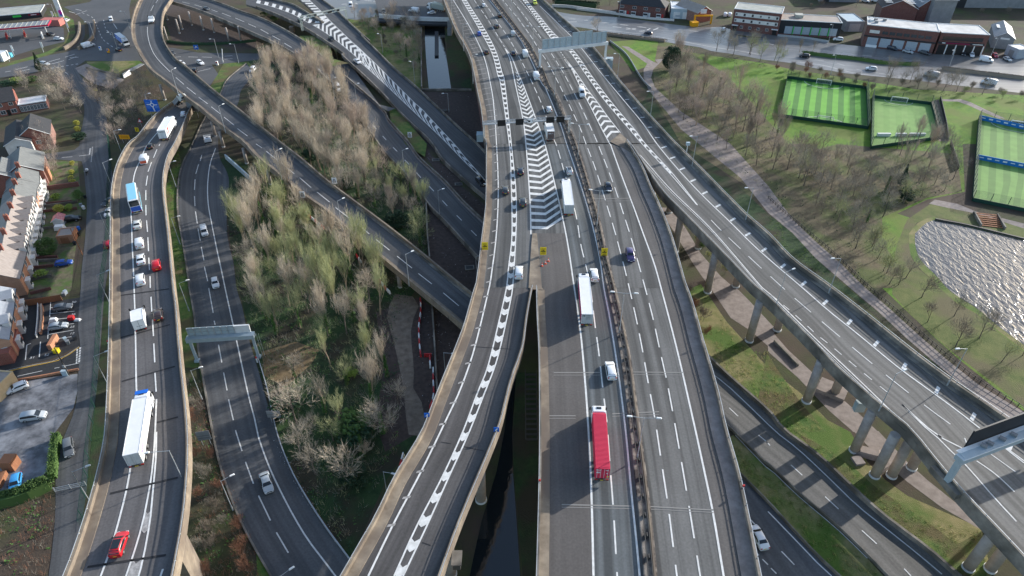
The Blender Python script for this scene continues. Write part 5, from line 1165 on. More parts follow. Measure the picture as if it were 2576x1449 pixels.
def cab(t, x0, col, visor=None, H=3.6):
    "tractor cab, rear face at x0, nose at x0+2.3"
    st = [(x0, H - .1, 1.9, .94, .98), (x0 + .1, H, 1.9, .92, 1), (x0 + 1.3, H - .05, 1.9, .9, 1), (x0 + 1.85, H - .45, 1.9, .92, 1), (x0 + 2.25, 1.95, 1.9, .95, 1), (x0 + 2.35, 1.1, 1.0, .95, .98)]
    b = loft(st, 1.24); c = ob('cab', b.mesh('cab', None), None, t); c.data.materials.clear(); c.data.materials.append(PT[col])
    ws = MB(); ws.face([(x0 + 1.97, -1.08, H - .75), (x0 + 2.29, -1.12, 2.0), (x0 + 2.29, 1.12, 2.0), (x0 + 1.97, 1.08, H - .75)]); ob('windscreen', ws, K['glass'], c)
    ob('sun_roof', MB().box((x0 + .9, 0, H + .03), (.5, .9, .05)), K['glass'], c)
    for s_ in (-1, 1):
        ob('side_window', MB().box((x0 + 1.45, s_ * 1.23, 2.35), (.9, .06, .7)), K['glass'], c)
        ob('mirror', MB().box((x0 + 1.95, s_ * 1.48, 2.3), (.15, .25, .7)), K['black'], c)
    ob('bumper', MB().box((x0 + 2.3, 0, .65), (.25, 2.45, .6)), K['black'], t)
    if visor: ob('visor', MB().box((x0 + 1.35, 0, H + .06), (.9, 2.2, .1)), visor, c)
def artic(s0, s1, z, label, body, cabcol='white', style='box', side_col=None, Lt=13.4, visor=None, name='articulated_lorry', ht=4.0):
    "s0 picture point under the trailer's rear, s1 under the cab front"
    (x0, y0), (x1, y1) = q1(s0), q1(s1)
    z0 = z(y0) if callable(z) else z; z1 = z(y1) if callable(z) else z
    A, B = (cast(x0, y0, ALLB, z0), cast(x1, y1, ALLB, z1)) if callable(z) else (P(x0, y0, z0), P(x1, y1, z1)); d = (B - A).normalized()
    t = thing(name, label, 'lorry', A + Vector((0, 0, .05)), math.atan2(d.y, d.x), 'lorries on the roads'); t.rotation_euler = (0, -math.asin(d.z), math.atan2(d.y, d.x))
    if style == 'container':
        b = MB(); b.box((Lt / 2, 0, 2.55), (Lt, 2.44, 2.6))
        tr = ob('container', b, body, t); n = 44
        rb = MB()
        for i in range(n): rb.box((.35 + (Lt - .7) * i / (n - 1), 0, 3.87), (.13, 2.3, .05))
        for i in range(n):
            for s_ in (-1, 1): rb.box((.35 + (Lt - .7) * i / (n - 1), s_ * 1.225, 2.55), (.13, .06, 2.3))
        ob('corrugation', rb, mat("container_ribs", (.62, .04, .085), rough=.5), tr)
        for s_ in (-.9, -.3, .3, .9): ob('lock_rod', MB().tube((-.05, s_, 1.4), (-.05, s_, 3.75), .03), K['white'], tr)
        ob('placard', MB().box((-.04, -.95, 1.75), (.03, .4, .25)), K['plate_y'], tr)
        for y_, z_, w_ in ((.7, 3.45, .8), (-.75, 3.4, .5), (.7, 2.9, .7), (.75, 2.7, .6), (-.8, 2.6, .3)): ob('marking', MB().box((-.035, y_, z_), (.02, w_, .12)), K['white'], tr)
    else:
        b = MB(); b.box((Lt / 2, 0, 2.55), (Lt, 2.5, 2.7)); tr = ob('trailer', b, body, t)
        e = MB()
        for s_ in (-1, 1): e.box((Lt / 2, s_ * 1.24, 3.9), (Lt, .08, .08))
        e.box((0, 0, 3.88), (.08, 2.5, .1)); e.box((Lt, 0, 3.88), (.08, 2.5, .1)); ob('roof_rail', e, K['metal_w'], tr)
        if side_col:
            for s_ in (-1, 1): ob('side_curtain', MB().box((Lt / 2, s_ * 1.262, 2.6), (Lt - .4, .03, 2.4)), side_col, tr)
        ob('rear_door', MB().box((-.03, -.6, 2.5), (.05, 1.14, 2.5)), style_m.get(style, K['metal_w']), tr)
        ob('rear_door', MB().box((-.03, .6, 2.5), (.05, 1.14, 2.5)), style_m.get(style, K['metal_w']), tr)
        rr = MB()
        for y_ in (-1.0, -.2, .2, 1.0): rr.tube((-.07, y_, 1.3), (-.07, y_, 3.7), .025)
        ob('lock_rod', rr, K['steel'], tr)
    ob('chassis', MB().box((Lt / 2 + .3, 0, 1.05), (Lt - .4, .9, .3)), K['black'], t)
    ob('rear_bumper', MB().box((.05, 0, .75), (.15, 2.4, .25)), K['dsteel'], t)
    for s_ in (-1, 1): ob('tail_light', MB().box((-.05, s_ * .95, .95), (.08, .45, .16)), K['tail'], t)
    ob('number_plate', MB().box((-.06, 0, .8), (.03, .55, .14)), K['plate_y'], t)
    for x in (1.8, 3.1, 4.4): axle(t, x, 1.25)
    cab(t, Lt + .55, cabcol, visor)
    ob('tractor_frame', MB().box((Lt - .3, 0, .8), (3.6, 1.0, .35)), K['black'], t)
    for x in (Lt - 1.2, Lt + 2.0): axle(t, x, 1.24)
    return t
style_m = {}
def scrawl(par, x, z, w, h, n, m, rear=False, y=-1.27):
    "a row of letter-sized strokes too small to read, as on the photographed lorries"
    b = MB(); rr = random.Random(int(abs(x * 31 + z * 17 + w)))
    for i in range(n):
        cx = x - w / 2 + w * (i + .5) / n; sw = w / n
        for k in range(2 + rr.randint(0, 1)):
            if rr.random() < .6: d = (sw * .22, .02, h); c = (cx + (k - .7) * sw * .35, y, z)
            else: d = (sw * .6, .02, h * .22); c = (cx, y, z + rr.choice((-.38, 0, .38)) * h)
            if rear: b.box((-.075, c[0], c[2]), (.02, d[0], d[2]))
            else: b.box(c, d)
    return ob('lettering', b, m, par)
white_t = mat("white_trailer", (.75, .75, .75), (.68, .68, .67), .5, .5, obj=True)
grey_d = mat("grey_rear_door", (.4, .42, .42), (.5, .52, .52), 1, .5, obj=True)
style_m.update(grey=grey_d, dark=mat("brown_rear_door", (.1, .07, .065), (.16, .11, .1), 2, .6, obj=True))
lor = "lorry"
t = artic("41: 1392 372", "31: 1500 1105", zL, "white articulated lorry with a blue cab visor on the left viaduct, behind the red car", white_t, style='grey', visor=K['blue'])
tr = t.children[0]; scrawl(tr, 7.6, 2.75, 8.5, .8, 12, mat("grey_lettering", (.4, .4, .42))); scrawl(tr, 1.9, 2.7, 2.0, 1.3, 3, mat("violet_lettering", (.25, .2, .5)))
t = artic("11: 1655 1430", "11: 1790 1185", zL, "white articulated lorry with red letters on its side, highest on the left viaduct", white_t, style='w')
t.scale = (1.1, 1.08, 1.08)
tr = t.children[0]; scrawl(tr, 3.3, 2.75, 2.6, 1.7, 4, K['red']); scrawl(tr, 1.2, 2.6, 1.4, 1.2, 3, K['dsteel']); scrawl(tr, 0, 3.35, 1.8, .35, 8, K['dsteel'], True)
artic("23: 570 740", "23: 520 330", ZM, "long white articulated lorry with a half-grey back door beside the chevron island", white_t, style='grey')
t = artic("33: 748 402", "23: 700 1300", ZM, "white-roofed articulated lorry with magenta side curtains in the middle of the motorway", white_t, style='grey', side_col=mat("magenta_curtain", (.4, .02, .1), rough=.6))
tr = t.children[0]
for dx in (-.15, .2): ob('logo', MB().box((-.08, .75 + dx, 3.45), (.02, .22, .38), 0), K['black'], tr)
for z_ in (3.55, 3.4, 3.0, 2.6): ob('marking', MB().box((-.075, -.2, z_), (.02, 1.0, .06)), K['dsteel'], tr)
red_c = mat("red_container", (.6, .03, .075), (.5, .025, .06), .6, .5, obj=True)
artic("43: 897 512", "33: 850 1195", ZM, "bright red ribbed container on a white-cabbed articulated lorry, nearest on the motorway", red_c, style='container', Lt=12.4)
t = artic("T1: 2405 820", "T2: 130 1050", .05, "blue curtain-sided lorry with a white cab turning below the curved ramp", white_t, style='w', side_col=K['blue'], Lt=10.5)
tr = t.children[0]; scrawl(tr, 5.4, 3.0, 7.5, .45, 14, K['signwhite'], y=-1.29); scrawl(tr, 5.0, 2.2, 6, .3, 16, K['signwhite'], y=-1.29)
def rigid(s0, s1, z, label, bodym, Lb, cabcol='white', hb=2.4, cabH=2.9, rear=None, name='box_lorry', tail=None):
    (x0, y0), (x1, y1) = q1(s0), q1(s1); z0 = z(y0) if callable(z) else z; z1 = z(y1) if callable(z) else z
    A, B = (cast(x0, y0, ALLB, z0), cast(x1, y1, ALLB, z1)) if callable(z) else (P(x0, y0, z0), P(x1, y1, z1)); d = (B - A).normalized()
    t = thing(name, label, 'lorry', A + Vector((0, 0, .05)), 0, 'lorries on the roads'); t.rotation_euler = (0, -math.asin(d.z), math.atan2(d.y, d.x))
    bx = ob('load_box', MB().box((Lb / 2, 0, 1.0 + hb / 2), (Lb, 2.4, hb)), bodym, t)
    e = MB()
    for s_ in (-1, 1): e.box((Lb / 2, s_ * 1.19, 1.0 + hb), (Lb, .09, .09))
    e.box((0, 0, 1.0 + hb), (.09, 2.4, .09)); ob('roof_rail', e, K['metal_w'], bx)
    ob('rear_door', MB().box((-.04, 0, 1.0 + hb / 2), (.06, 2.2, hb * .92)), rear or K['metal_w'], bx)
    ob('door_seam', MB().box((-.08, 0, 1.0 + hb / 2), (.02, .05, hb * .9)).box((-.08, 0, 1.0 + hb * .35), (.02, 1.2, .06)), K['dsteel'], bx)
    ob('chassis', MB().box((Lb / 2 + .8, 0, .8), (Lb + 1, .9, .25)), K['black'], t); ob('rear_bumper', MB().box((-.02, 0, .6), (.12, 2.2, .2)), K['dsteel'], t)
    for s_ in (-1, 1): ob('tail_light', MB().box((-.08, s_ * .95, .8), (.06, .3, .16)), K['tail'], t)
    cab(t, Lb + .15, cabcol, None, cabH); axle(t, 1.5, 1.15, .42); axle(t, Lb + 1.35, 1.15, .42)
    return t
t = rigid("13: 388 1432", "13: 330 1190", ZM, "white box lorry with a dark brown back under the electronic sign gantry", white_t, 7.2, rear=style_m['dark'], hb=2.8, cabH=3.2)
scrawl(t.children[0], 0, 3.05, 1.5, .35, 6, K['signwhite'], True, y=-.085)
rigid("31: 1432 448", "31: 1405 205", zL, "plain white box van lorry in the queue on the left viaduct", white_t, 4.1, hb=2.3, cabH=2.4)
t = rigid("11: 1800 1075", "11: 1872 985", zL, "grey tipper truck disappearing under the curved ramp", K['metal_g'], 5.0, hb=1.5, cabH=2.8, cabcol='offwhite', name='tipper_lorry')
# coach
(x0, y0), (x1, y1) = q1("21: 1388 705"), q1("21: 1352 470")
A, B = cast(x0, y0, ALLB), cast(x1, y1, ALLB); d = (B - A).normalized()
t = thing('coach', "tall light blue double-deck coach in the queue on the left viaduct", 'coach', A + Vector((0, 0, .05)), math.atan2(d.y, d.x), 'lorries on the roads'); t.rotation_euler = (0, -math.asin(d.z), math.atan2(d.y, d.x))
L_ = 11.5
st = [(0, 3.85, 1.2, .93, .98), (.12, 3.95, 1.2, .92, 1), (10.6, 3.95, 1.2, .92, 1), (11.2, 3.6, 1.2, .92, 1), (11.5, 1.6, 1.2, .94, .98)]
o = ob('body', loft(st, 1.27), PT['white'], t)
ob('roof_panel', MB().box((5.5, 0, 3.99), (10.2, 1.95, .06)), PT['coach'], t)
for s_ in (-1, 1):
    ob('side_panel', MB().box((5.6, s_ * 1.275, .8), (10.8, .04, .7)), PT['coach'], t)
    for z_ in (1.75, 3.05): ob('side_window', MB().box((5.7, s_ * (1.27 if z_ < 2 else 1.225), z_), (10.2, .05, .75)), K['glass'], t)
    ob('tail_light', MB().box((-.05, s_ * 1.0, .8), (.08, .3, .35)), K['tail'], t)
rw = ob('rear_window', MB().box((-.03, 0, 3.0), (.06, 2.1, 1.5)), K['glass'], t)
ob('engine_cover', MB().box((-.03, 0, 1.5), (.06, 2.25, 1.2)), PT['blue'], t); ob('rear_bumper', MB().box((-.06, 0, .55), (.16, 2.4, .35)), K['dsteel'], t); ob('number_plate', MB().box((-.15, 0, .62), (.03, .5, .14)), K['plate_y'], t)
for x in (2.6, 3.9, 8.8): axle(t, x, 1.27, .48)
t.scale = (1.2, 1.1, 1.08)
# ---- cars
q_L = 'vehicles queuing on the left viaduct'
car('hatch', 'red', "41: 1213 1150", (12, -36), zL, "bright red car with a black glass roof at the bottom of the left viaduct", q_L, roof=K['glass'])
car('hatch', 'brown', "31: 1600 292", (-2, -20), zL, "dark brown hatchback in the right lane beside the white box van", q_L)
car('suv', 'white', "21: 1420 1385", (-3, -20), zL, "white tall estate in the queue just above the white box van", q_L)
car('suv', 'red', "21: 1580 1238", (-3, -20), zL, "red SUV in the right lane of the left viaduct", q_L, roof=None)
car('saloon', 'white', "21: 1424 1180", (-2, -20), zL, "white saloon beside and left of the red SUV", q_L)
car('smallvan', 'white', "21: 1412 1020", (-2, -20), zL, "plain white small van between two white saloons in the queue", q_L)
car('saloon', 'offwhite', "21: 1390 828", (0, -20), zL, "white saloon directly behind the blue coach", q_L)
t = car('van', 'white', "21: 1462 180", (7, -20), zL, "white maintenance van with red and orange stripes on its back, ahead of the coach", q_L)
ob('chevron_panel', MB().box((-2.83, 0, .9), (.05, 1.7, .8)), K['orange'], t)
car('hatch', 'black', "11: 1520 1488", (8, -18), zL, "black hatchback right behind the lorry with red letters", q_L)
car('hatch', 'white', "11: 1852 1160", (8, -16), zL, "white hatchback beside the cab of the lorry with red letters", q_L)
u_ = 'vehicles on the underpass road'
t = rigid("11: 2090 1395", "21: 2110 40", .06, "white flatbed pickup truck at the top of the underpass road", K['metal_g'], 3.0, hb=.5, cabH=2.2, name='pickup_truck'); t['group'] = u_
car('smallvan', 'white', "21: 2060 895", (5, 20), .05, "white van coming down the underpass road", u_)
car('hatch', 'white', "21: 2172 1415", (4, 20), .05, "white hatchback on the underpass road above the sign gantry", u_)
car('saloon', 'silver', "42: 112 528", (8, 26), .05, "pale silver saloon on the underpass road below the copse", u_)
w_ = 'vehicles on the left motorway carriageway'
car('mpv', 'white', "23: 70 1310", (1, -20), ZM, "white people carrier on the slip road beside the concrete wedge", w_)
car('suv', 'dgrey', "23: 110 600", (0, -20), ZM, "dark grey pickup truck left of the chevron island", w_)
car('hatch', 'navy', "23: 85 290", (-1, -20), ZM, "dark blue hatchback ahead of the dark pickup, left of the chevron island", w_)
car('hatch', 'dgrey', "22: 2510 480", (-1, -20), ZM, "grey hatchback nearest the left motorway parapet", w_)
car('hatch', 'white', "23: 575 285", (-5, -20), ZM, "white hatchback with a dark roof just ahead of the long white lorry", w_, roof=K['glass'])
car('estate', 'white', "23: 825 1335", (-3, -20), ZM, "white estate passing the lorry with magenta curtains", w_)
car('estate', 'white', "33: 990 850", (-4, -22), ZM, "white estate alone between the red container and the magenta lorry", w_)
car('hatch', 'white', "13: 370 1112", (-4, -16), ZM, "white hatchback above the electronic sign gantry", w_)
car('van', 'white', "13: 240 785", (-6, -16), ZM, "white van with a bright roof, third up from the electronic gantry", w_)
car('van', 'white', "13: 130 560", (-6, -16), ZM, "white van level with the big sign gantry", w_)
car('hatch', 'navy', "M1: 1490 940", (-7, -16), ZM, "blue-grey hatchback beside the white van level with the sign gantry", w_)
car('smallvan', 'silver', "M1: 1485 605", (-7, -16), ZM, "silver van close to the guard rail, ahead of the sign gantry", w_)
car('hatch', 'dgrey', "M1: 1210 470", (-7, -16), ZM, "dark grey car in the middle lane far up the motorway", w_)
car('hatch', 'black', "M1: 1260 290", (-7, -16), ZM, "black car beside the guard rail far up the motorway", w_)
car('hatch', 'white', "M1: 985 110", (-7, -16), ZM, "white car farthest away on the left carriageway", w_)
car('hatch', 'blue', "M1: 905 598", (-7, -18), ZM, "bright blue hatchback in the left lane between hatched areas", w_)
car('hatch', 'brown', "M1: 1030 918", (-6, -18), ZM, "dark brown hatchback in the left lane behind the blue one", w_)
w2 = 'vehicles on the right motorway carriageway'
car('van', 'white', "13: 702 955", (5, 18), ZM, "white van with a black bumper coming down beside the chevron wedge", w2)
car('hatch', 'navy', "23: 968 450", (7, 20), ZM, "dark navy hatchback coming down under the twin lamp", w2)
car('suv', 'purple', "23: 1186 1140", (5, 20), ZM, "dark purple estate coming down the right carriageway", w2)
car('estate', 'yellow', "M1: 1865 65", (8, 16), ZM, "bright yellow-green car at the top edge of the motorway", w2)
car('saloon', 'white', "43: 2475 1075", (-9, -17), .06, "white saloon on the shaded lower road at the bottom right of the motorway", w2)
o_ = 'vehicles on the slip roads and ramps'
t = rigid("T2: 480 490", "T2: 505 285", zLoop, "white recovery truck with an open bed on the curved ramp", K['metal_w'], 4.4, hb=.45, cabH=2.5, name='recovery_truck'); t['group'] = o_
car('saloon', 'dgrey', "T2: 1580 195", (14, 6), zB, "dark grey saloon on the dashed slip road at the top", o_)
car('hatch', 'black', "T3: 1522 805", (12, 9), zC, "black hatchback beside the chevron stripes", o_)
car('saloon', 'white', "T3: 2045 1262", (12, 9), zC, "white saloon on the chevron road beside the shrub", o_)
car('hatch', 'black', "T3: 905 440", (12, 6), zC, "black car under the left leg of the truss gantry", o_)
car('suv', 'black', "22: 2262 398", (9, 9), zC, "black SUV about to pass under the motorway", o_)
car('van', 'white', "12: 825 905", (9, 9), zB, "white van half hidden by the tan trees on the dashed slip road", o_)
car('mpv', 'white', "11: 2545 715", (-8, 10), .05, "white minibus at the head of the underpass road", o_)
j_ = 'vehicles at the roundabout'
car('smallvan', 'white', "T1: 2242 415", (2, 12), .04, "white van coming round the roundabout above the blue lorry", j_)
car('van', 'white', "T1: 1790 945", (14, -4), .04, "white van turning near the tunnel wall", j_)
car('hatch', 'black', "11: 1195 512", (-10, -4), .04, "black car beside the painted lane arrows and blue lorry", j_)
car('estate', 'silver', "T1: 912 1305", (14, 3), .04, "silver estate beside the dark conifer", j_)
car('hatch', 'white', "11: 1826 645", (10, 4), .04, "white hatchback tucked against the inner ramp wall", j_)
car('suv', 'white', "11: 2018 645", (10, 5), .04, "white SUV waiting between the traffic islands", j_)
car('suv', 'black', "11: 1962 722", (3, -12), .04, "black pickup by the curved ramp parapet", j_)
car('hatch', 'dgrey', "11: 1735 545", (8, 6), .04, "dark car peeping over the inner ramp wall", j_)
f_ = 'cars at the filling station'
car('hatch', 'black', "T1: 1020 710", (12, 2), .05, "black hatchback beside the last filling station pump", f_)
car('hatch', 'white', "T1: 1190 800", (12, 0), .05, "white car parked at the edge of the filling station forecourt", f_)
car('suv', 'silver', "T1: 1345 438", (8, -5), .05, "silver SUV at the filling station air line", f_)
car('hatch', 'dgrey', "T1: 1225 468", (6, -5), .05, "dark grey car beside the silver SUV at the filling station", f_)
s_g = 'parked cars by the residential street'
car('hatch', 'dgrey', "21: 1092 600", (-14, 10), .05, "dark grey hatchback parked below the street beside the viaduct parapet", s_g)
car('saloon', 'white', "21: 1100 702", (-6, 14), .05, "white car parked on the street beside the viaduct parapet", s_g)
car('hatch', 'dred', "21: 1085 1025", (1, -14), .05, "crimson hatchback parked by the viaduct wall on the street", s_g)
car('estate', 'grey', "41: 700 178", (3, 26), .05, "grey estate parked beside the clipped hedge", s_g)
car('hatch', 'grey', "H3: 1285 850", (20, -3), .05, "dark grey hatchback in the numbered parking bays", s_g)
car('hatch', 'silver', "H3: 1190 1235", (20, -3), .05, "silver-white hatchback in the numbered parking bays", s_g)
car('hatch', 'white', "H4: 365 1075", (-20, 8), .05, "white hatchback on the worn forecourt below the access lane", s_g)
car('mpv', 'silver', "31: 350 1310", (20, -3), .05, "long silver people carrier on the worn forecourt", s_g)
car('hatch', 'sky', "41: 170 530", (-4, 22), .05, "bright blue hatchback at the bottom left by the round hedge", s_g)
car('hatch', 'blue', "H2: 1300 1300", (14, -2), .05, "small blue car in a front garden drive", s_g)
car('suv', 'black', "H2: 1450 415", (14, -2), .05, "black car in the drive beside the red-roofed shelter", s_g)
a_g = 'vehicles on the shopping road'
car('hatch', 'navy', "U1: 1612 590", (-14, -2), .04, "dark hatchback under the arrow-painted lanes of the shopping road", a_g)
car('suv', 'black', "U2: 2230 1150", (-12, -1), .04, "black and white SUV beside the hedge end", a_g)
car('suv', 'white', "U3: 1425 1410", (-12, -1), .04, "white SUV on the sunlit carriageway above the football pitches", a_g)
car('van', 'silver', "14: 1640 768", (-12, -2), .04, "grey van behind the bare trees above the second pitch", a_g)
car('van', 'white', "14: 2215 845", (-12, -2), .04, "white van nearest the right-hand edge of the shopping road", a_g)
car('van', 'white', "14: 2190 618", (12, 2), .04, "white high-roof van in front of the red and grey yard", a_g)
car('suv', 'white', "U3: 760 815", (-12, -1), .04, "white SUV beside the charcoal shop corner", a_g)
car('hatch', 'white', "U2: 610 610", (6, -8), .04, "white hatchback by the corner of the brick flats", a_g)
car('smallvan', 'white', "U2: 640 320", (1, -8), .04, "white van behind the shrub, left one of a pair", a_g, full=False)
car('smallvan', 'white', "U2: 732 320", (1, -8), .04, "white van behind the shrub, right one of a pair", a_g, full=False)
car('van', 'white', "U4: 845 1000", (0, 8), .04, "white van backed into the dark opening left of the tyre bays", a_g)
car('hatch', 'white', "U4: 1175 975", (1, 8), .04, "white car in the second tyre bay", a_g, full=False)
car('hatch', 'black', "U4: 1350 1105", (1, 8), .04, "black car outside the third tyre bay", a_g, full=False)
car('hatch', 'white', "U4: 1520 1130", (3, 8), .04, "white car outside the fourth tyre bay", a_g, full=False)
car('hatch', 'dred', "U4: 1985 1140", (6, 6), .04, "crimson car at the grey yard", a_g, full=False)
car('hatch', 'silver', "U4: 2235 1215", (8, 4), .04, "pale car at the end of the grey yard", a_g, full=False)
car('saloon', 'silver', "U4: 235 1060", (12, 3), .04, "silver saloon in front of the showroom windows", a_g, full=False)
car('estate', 'dgrey', "U4: 580 1090", (12, 3), .04, "dark estate at the right end of the showroom", a_g, full=False)
car('smallvan', 'navy', "U3: 1850 1000", (12, 3), .04, "dark blue van in front of the showroom windows", a_g, full=False)
for i, (s, c) in enumerate((("14: 1090 20", 'white'), ("14: 1180 18", 'silver'), ("14: 1290 22", 'white'), ("14: 1400 25", 'white'), ("14: 1440 32", 'silver'), ("14: 1490 24", 'white'), ("14: 1540 30", 'blue'), ("14: 1590 30", 'navy'), ("14: 980 20", 'silver'))):
    car('van' if i < 3 else 'hatch', c, s, (6, 1), .03, f"{('white van','silver van','white van','white car','silver car','white car','blue car','navy car','silver van')[i]} in the far car park, place {i+1} along its fence", 'cars in the far car park', full=False)
b_g = 'vehicles on the canal bridge road'
car('van', 'white', "12: 955 70", (1, 12), 4, "white van driving down the marked junction left of the bridge", b_g)
car('van', 'white', "12: 1590 120", (-14, -2), 4, "white van on the canal bridge behind the white tractor unit", b_g)
car('hatch', 'white', "12: 1765 140", (-12, 1), 4, "white hatchback in front of the grey bulk tanker", b_g)
car('suv', 'dgrey', "12: 1285 130", (2, 10), 4, "dark van half hidden in brown scrub by the bridge", b_g)
car('hatch', 'silver', "12: 1030 0", (1, 10), 4, "grey car at the top edge of the junction", b_g, full=False)
t = artic("12: 1905 125", "12: 1655 75", 4, "grey bulk tanker lorry with a white cab on the canal bridge", PT['lgrey'], style='grey', Lt=9.0, name='tanker_lorry')
ob('hopper', MB().box((4.6, 0, 4.1), (7.5, 1.6, .7), 0, 0, .8), PT['lgrey'], t)
# motorbike
t = thing('motorcycle', "black motorbike with a white top box standing in the residential street", 'motorbike', P(*q1("21: 880 300"), .06), R_(-75))
fr = ob('frame', MB().box((0, 0, .7), (1.2, .35, .45)).box((.5, 0, 1.0), (.5, .4, .3)), K['black'], t); ob('seat', MB().box((-.35, 0, .95), (.8, .36, .14)), K['black'], t)
ob('top_box', MB().box((-.95, 0, 1.15), (.7, .7, .6)), K['white'], t); ob('screen', MB().box((.75, 0, 1.35), (.15, 1.0, .4)), K['metal_g'], t); ob('handlebar', MB().tube((.6, -.55, 1.2), (.6, .55, 1.2), .05), K['dsteel'], t)
for x in (-.75, .8): add_wheel(t, x, 0, .34, .16)
# ================================================================ BUILDINGS
def block(name, label, A, B, depth, h, wm, rm, roof='flat', rh=2.5, cat='building', rim=None, over=.35, rimm=None):
    "A,B: front corners (world, left to right seen from outside); the building stands behind them"
    A, B = Vector(A), Vector(B); a = ang(A, B); Lx = (Vector((B.x, B.y)) - Vector((A.x, A.y))).length
    t = thing(name, label, cat, (A.x, A.y, A.z), a)
    w = ob('wall', MB().box((Lx / 2, depth / 2, h / 2), (Lx, depth, h)), wm, t)
    b = MB(); o = over
    if roof == 'flat':
        b.box((Lx / 2, depth / 2, h + .06), (Lx - .5, depth - .5, .12))
        r = ob('roof', b, rm, t)
        e = MB(); k = rim or .35
        e.box((Lx / 2, .12, h + k / 2), (Lx + .1, .3, k)); e.box((Lx / 2, depth - .12, h + k / 2), (Lx + .1, .3, k))
        e.box((.12, depth / 2, h + k / 2 - .01), (.3, depth - .5, k)); e.box((Lx - .12, depth / 2, h + k / 2 - .01), (.3, depth - .5, k))
        ob('parapet', e, rimm or wm, t)
    elif roof == 'par':
        for p in ([(-o, -o, h - .1), (Lx + o, -o, h - .1), (Lx + o, depth / 2, h + rh), (-o, depth / 2, h + rh)], [(Lx + o, depth + o, h - .1), (-o, depth + o, h - .1), (-o, depth / 2, h + rh), (Lx + o, depth / 2, h + rh)]):
            b.face(p); b.face([Vector(v) - Vector((0, 0, .18)) for v in reversed(p)])
            for u, v in zip(p, p[1:] + p[:1]): b.face([u, Vector(u) - Vector((0, 0, .18)), Vector(v) - Vector((0, 0, .18)), v])
        r = ob('roof', b, rm, t)
        g = MB(); g.face([(0, 0, h), (0, depth, h), (0, depth / 2, h + rh - .2)]); ob('gable', g, wm, t); g = MB(); g.face([(Lx, depth, h), (Lx, 0, h), (Lx, depth / 2, h + rh - .2)]); ob('gable', g, wm, t)
    elif roof == 'perp':
        for p in ([(-o, depth + o, h - .1), (-o, -o, h - .1), (Lx / 2, -o, h + rh), (Lx / 2, depth + o, h + rh)], [(Lx + o, -o, h - .1), (Lx + o, depth + o, h - .1), (Lx / 2, depth + o, h + rh), (Lx / 2, -o, h + rh)]):
            b.face(p); b.face([Vector(v) - Vector((0, 0, .18)) for v in reversed(p)])
            for u, v in zip(p, p[1:] + p[:1]): b.face([u, Vector(u) - Vector((0, 0, .18)), Vector(v) - Vector((0, 0, .18)), v])
        r = ob('roof', b, rm, t)
        g = MB(); g.face([(0, 0, h), (Lx / 2, 0, h + rh - .15), (Lx, 0, h)][::-1]); ob('gable', g, wm, t); g = MB(); g.face([(0, depth, h), (Lx / 2, depth, h + rh - .15), (Lx, depth, h)]); ob('gable', g, wm, t)
        bb = MB(); 
        for x0 in (-o, Lx + o): bb.tube((x0, -o - .03, h - .15), (Lx / 2, -o - .03, h + rh - .05), .1, n=4)
        ob('barge_board', bb, K['upvc'], t)
    else:
        i = depth / 2
        b.face([(-o, -o, h), (Lx + o, -o, h), (Lx - i, depth / 2, h + rh), (i, depth / 2, h + rh)]); b.face([(Lx + o, depth + o, h), (-o, depth + o, h), (i, depth / 2, h + rh), (Lx - i, depth / 2, h + rh)])
        b.face([(Lx + o, -o, h), (Lx + o, depth + o, h), (Lx - i, depth / 2, h + rh)]); b.face([(-o, depth + o, h), (-o, -o, h), (i, depth / 2, h + rh)]); r = ob('roof', b, rm, t)
    return t, Lx, r
WN = {}
def window(t, x, z, w, h, y=0, fm=None, sill=True, side_=None):
    "glazed opening on the front (side_: 'r' right end, at depth x)"
    key = (round(w, 1), round(h, 1), fm.name if fm else '')
    if key not in WN:
        f = MB(); e = .09
        f.box((0, -.03, h / 2 - e / 2), (w, .1, e)).box((0, -.03, -h / 2 + e / 2), (w, .1, e)).box((-w / 2 + e / 2, -.03, 0), (e, .1, h - 2 * e)).box((w / 2 - e / 2, -.03, 0), (e, .1, h - 2 * e)).box((0, -.025, 0), (e * .8, .08, h - 2 * e))
        WN[key] = (MB().box((0, -.02, 0), (w - .1, .06, h - .1)).mesh('window', K['pane']), f.mesh('frame', fm or K['upvc']))
    p, f = WN[key]; o = ob('window', p, None, t); ob('frame', f, None, o)
    o.location = (x, y - .02, z)
    if side_ is not None: o.location = (side_, x, z); o.rotation_euler = (0, 0, math.pi / 2)
    return o
def door(t, x, w, h, m, y=0): return ob('door', MB().box((x, y - .04, h / 2 + .02), (w, .1, h)), m, t)
def chimney(par, x, y, z, m=None):
    c = ob('chimney', MB().box((x, y, z), (.7, 1.1, 1.9)).box((x, y, z + .98), (.85, 1.25, .14)), m or K['brick'], par)
    for dy in (-.3, .3): ob('chimney_pot', MB().tube((x, y + dy, z + 1.0), (x, y + dy, z + 1.5), .14, .11, 8), K['brick_o'], c)
def panel(t, nm, x0, x1, z0, z1, m, y=-.05, d=.08): return ob(nm, MB().box(((x0 + x1) / 2, y, (z0 + z1) / 2), (x1 - x0, d, z1 - z0)), m, t)
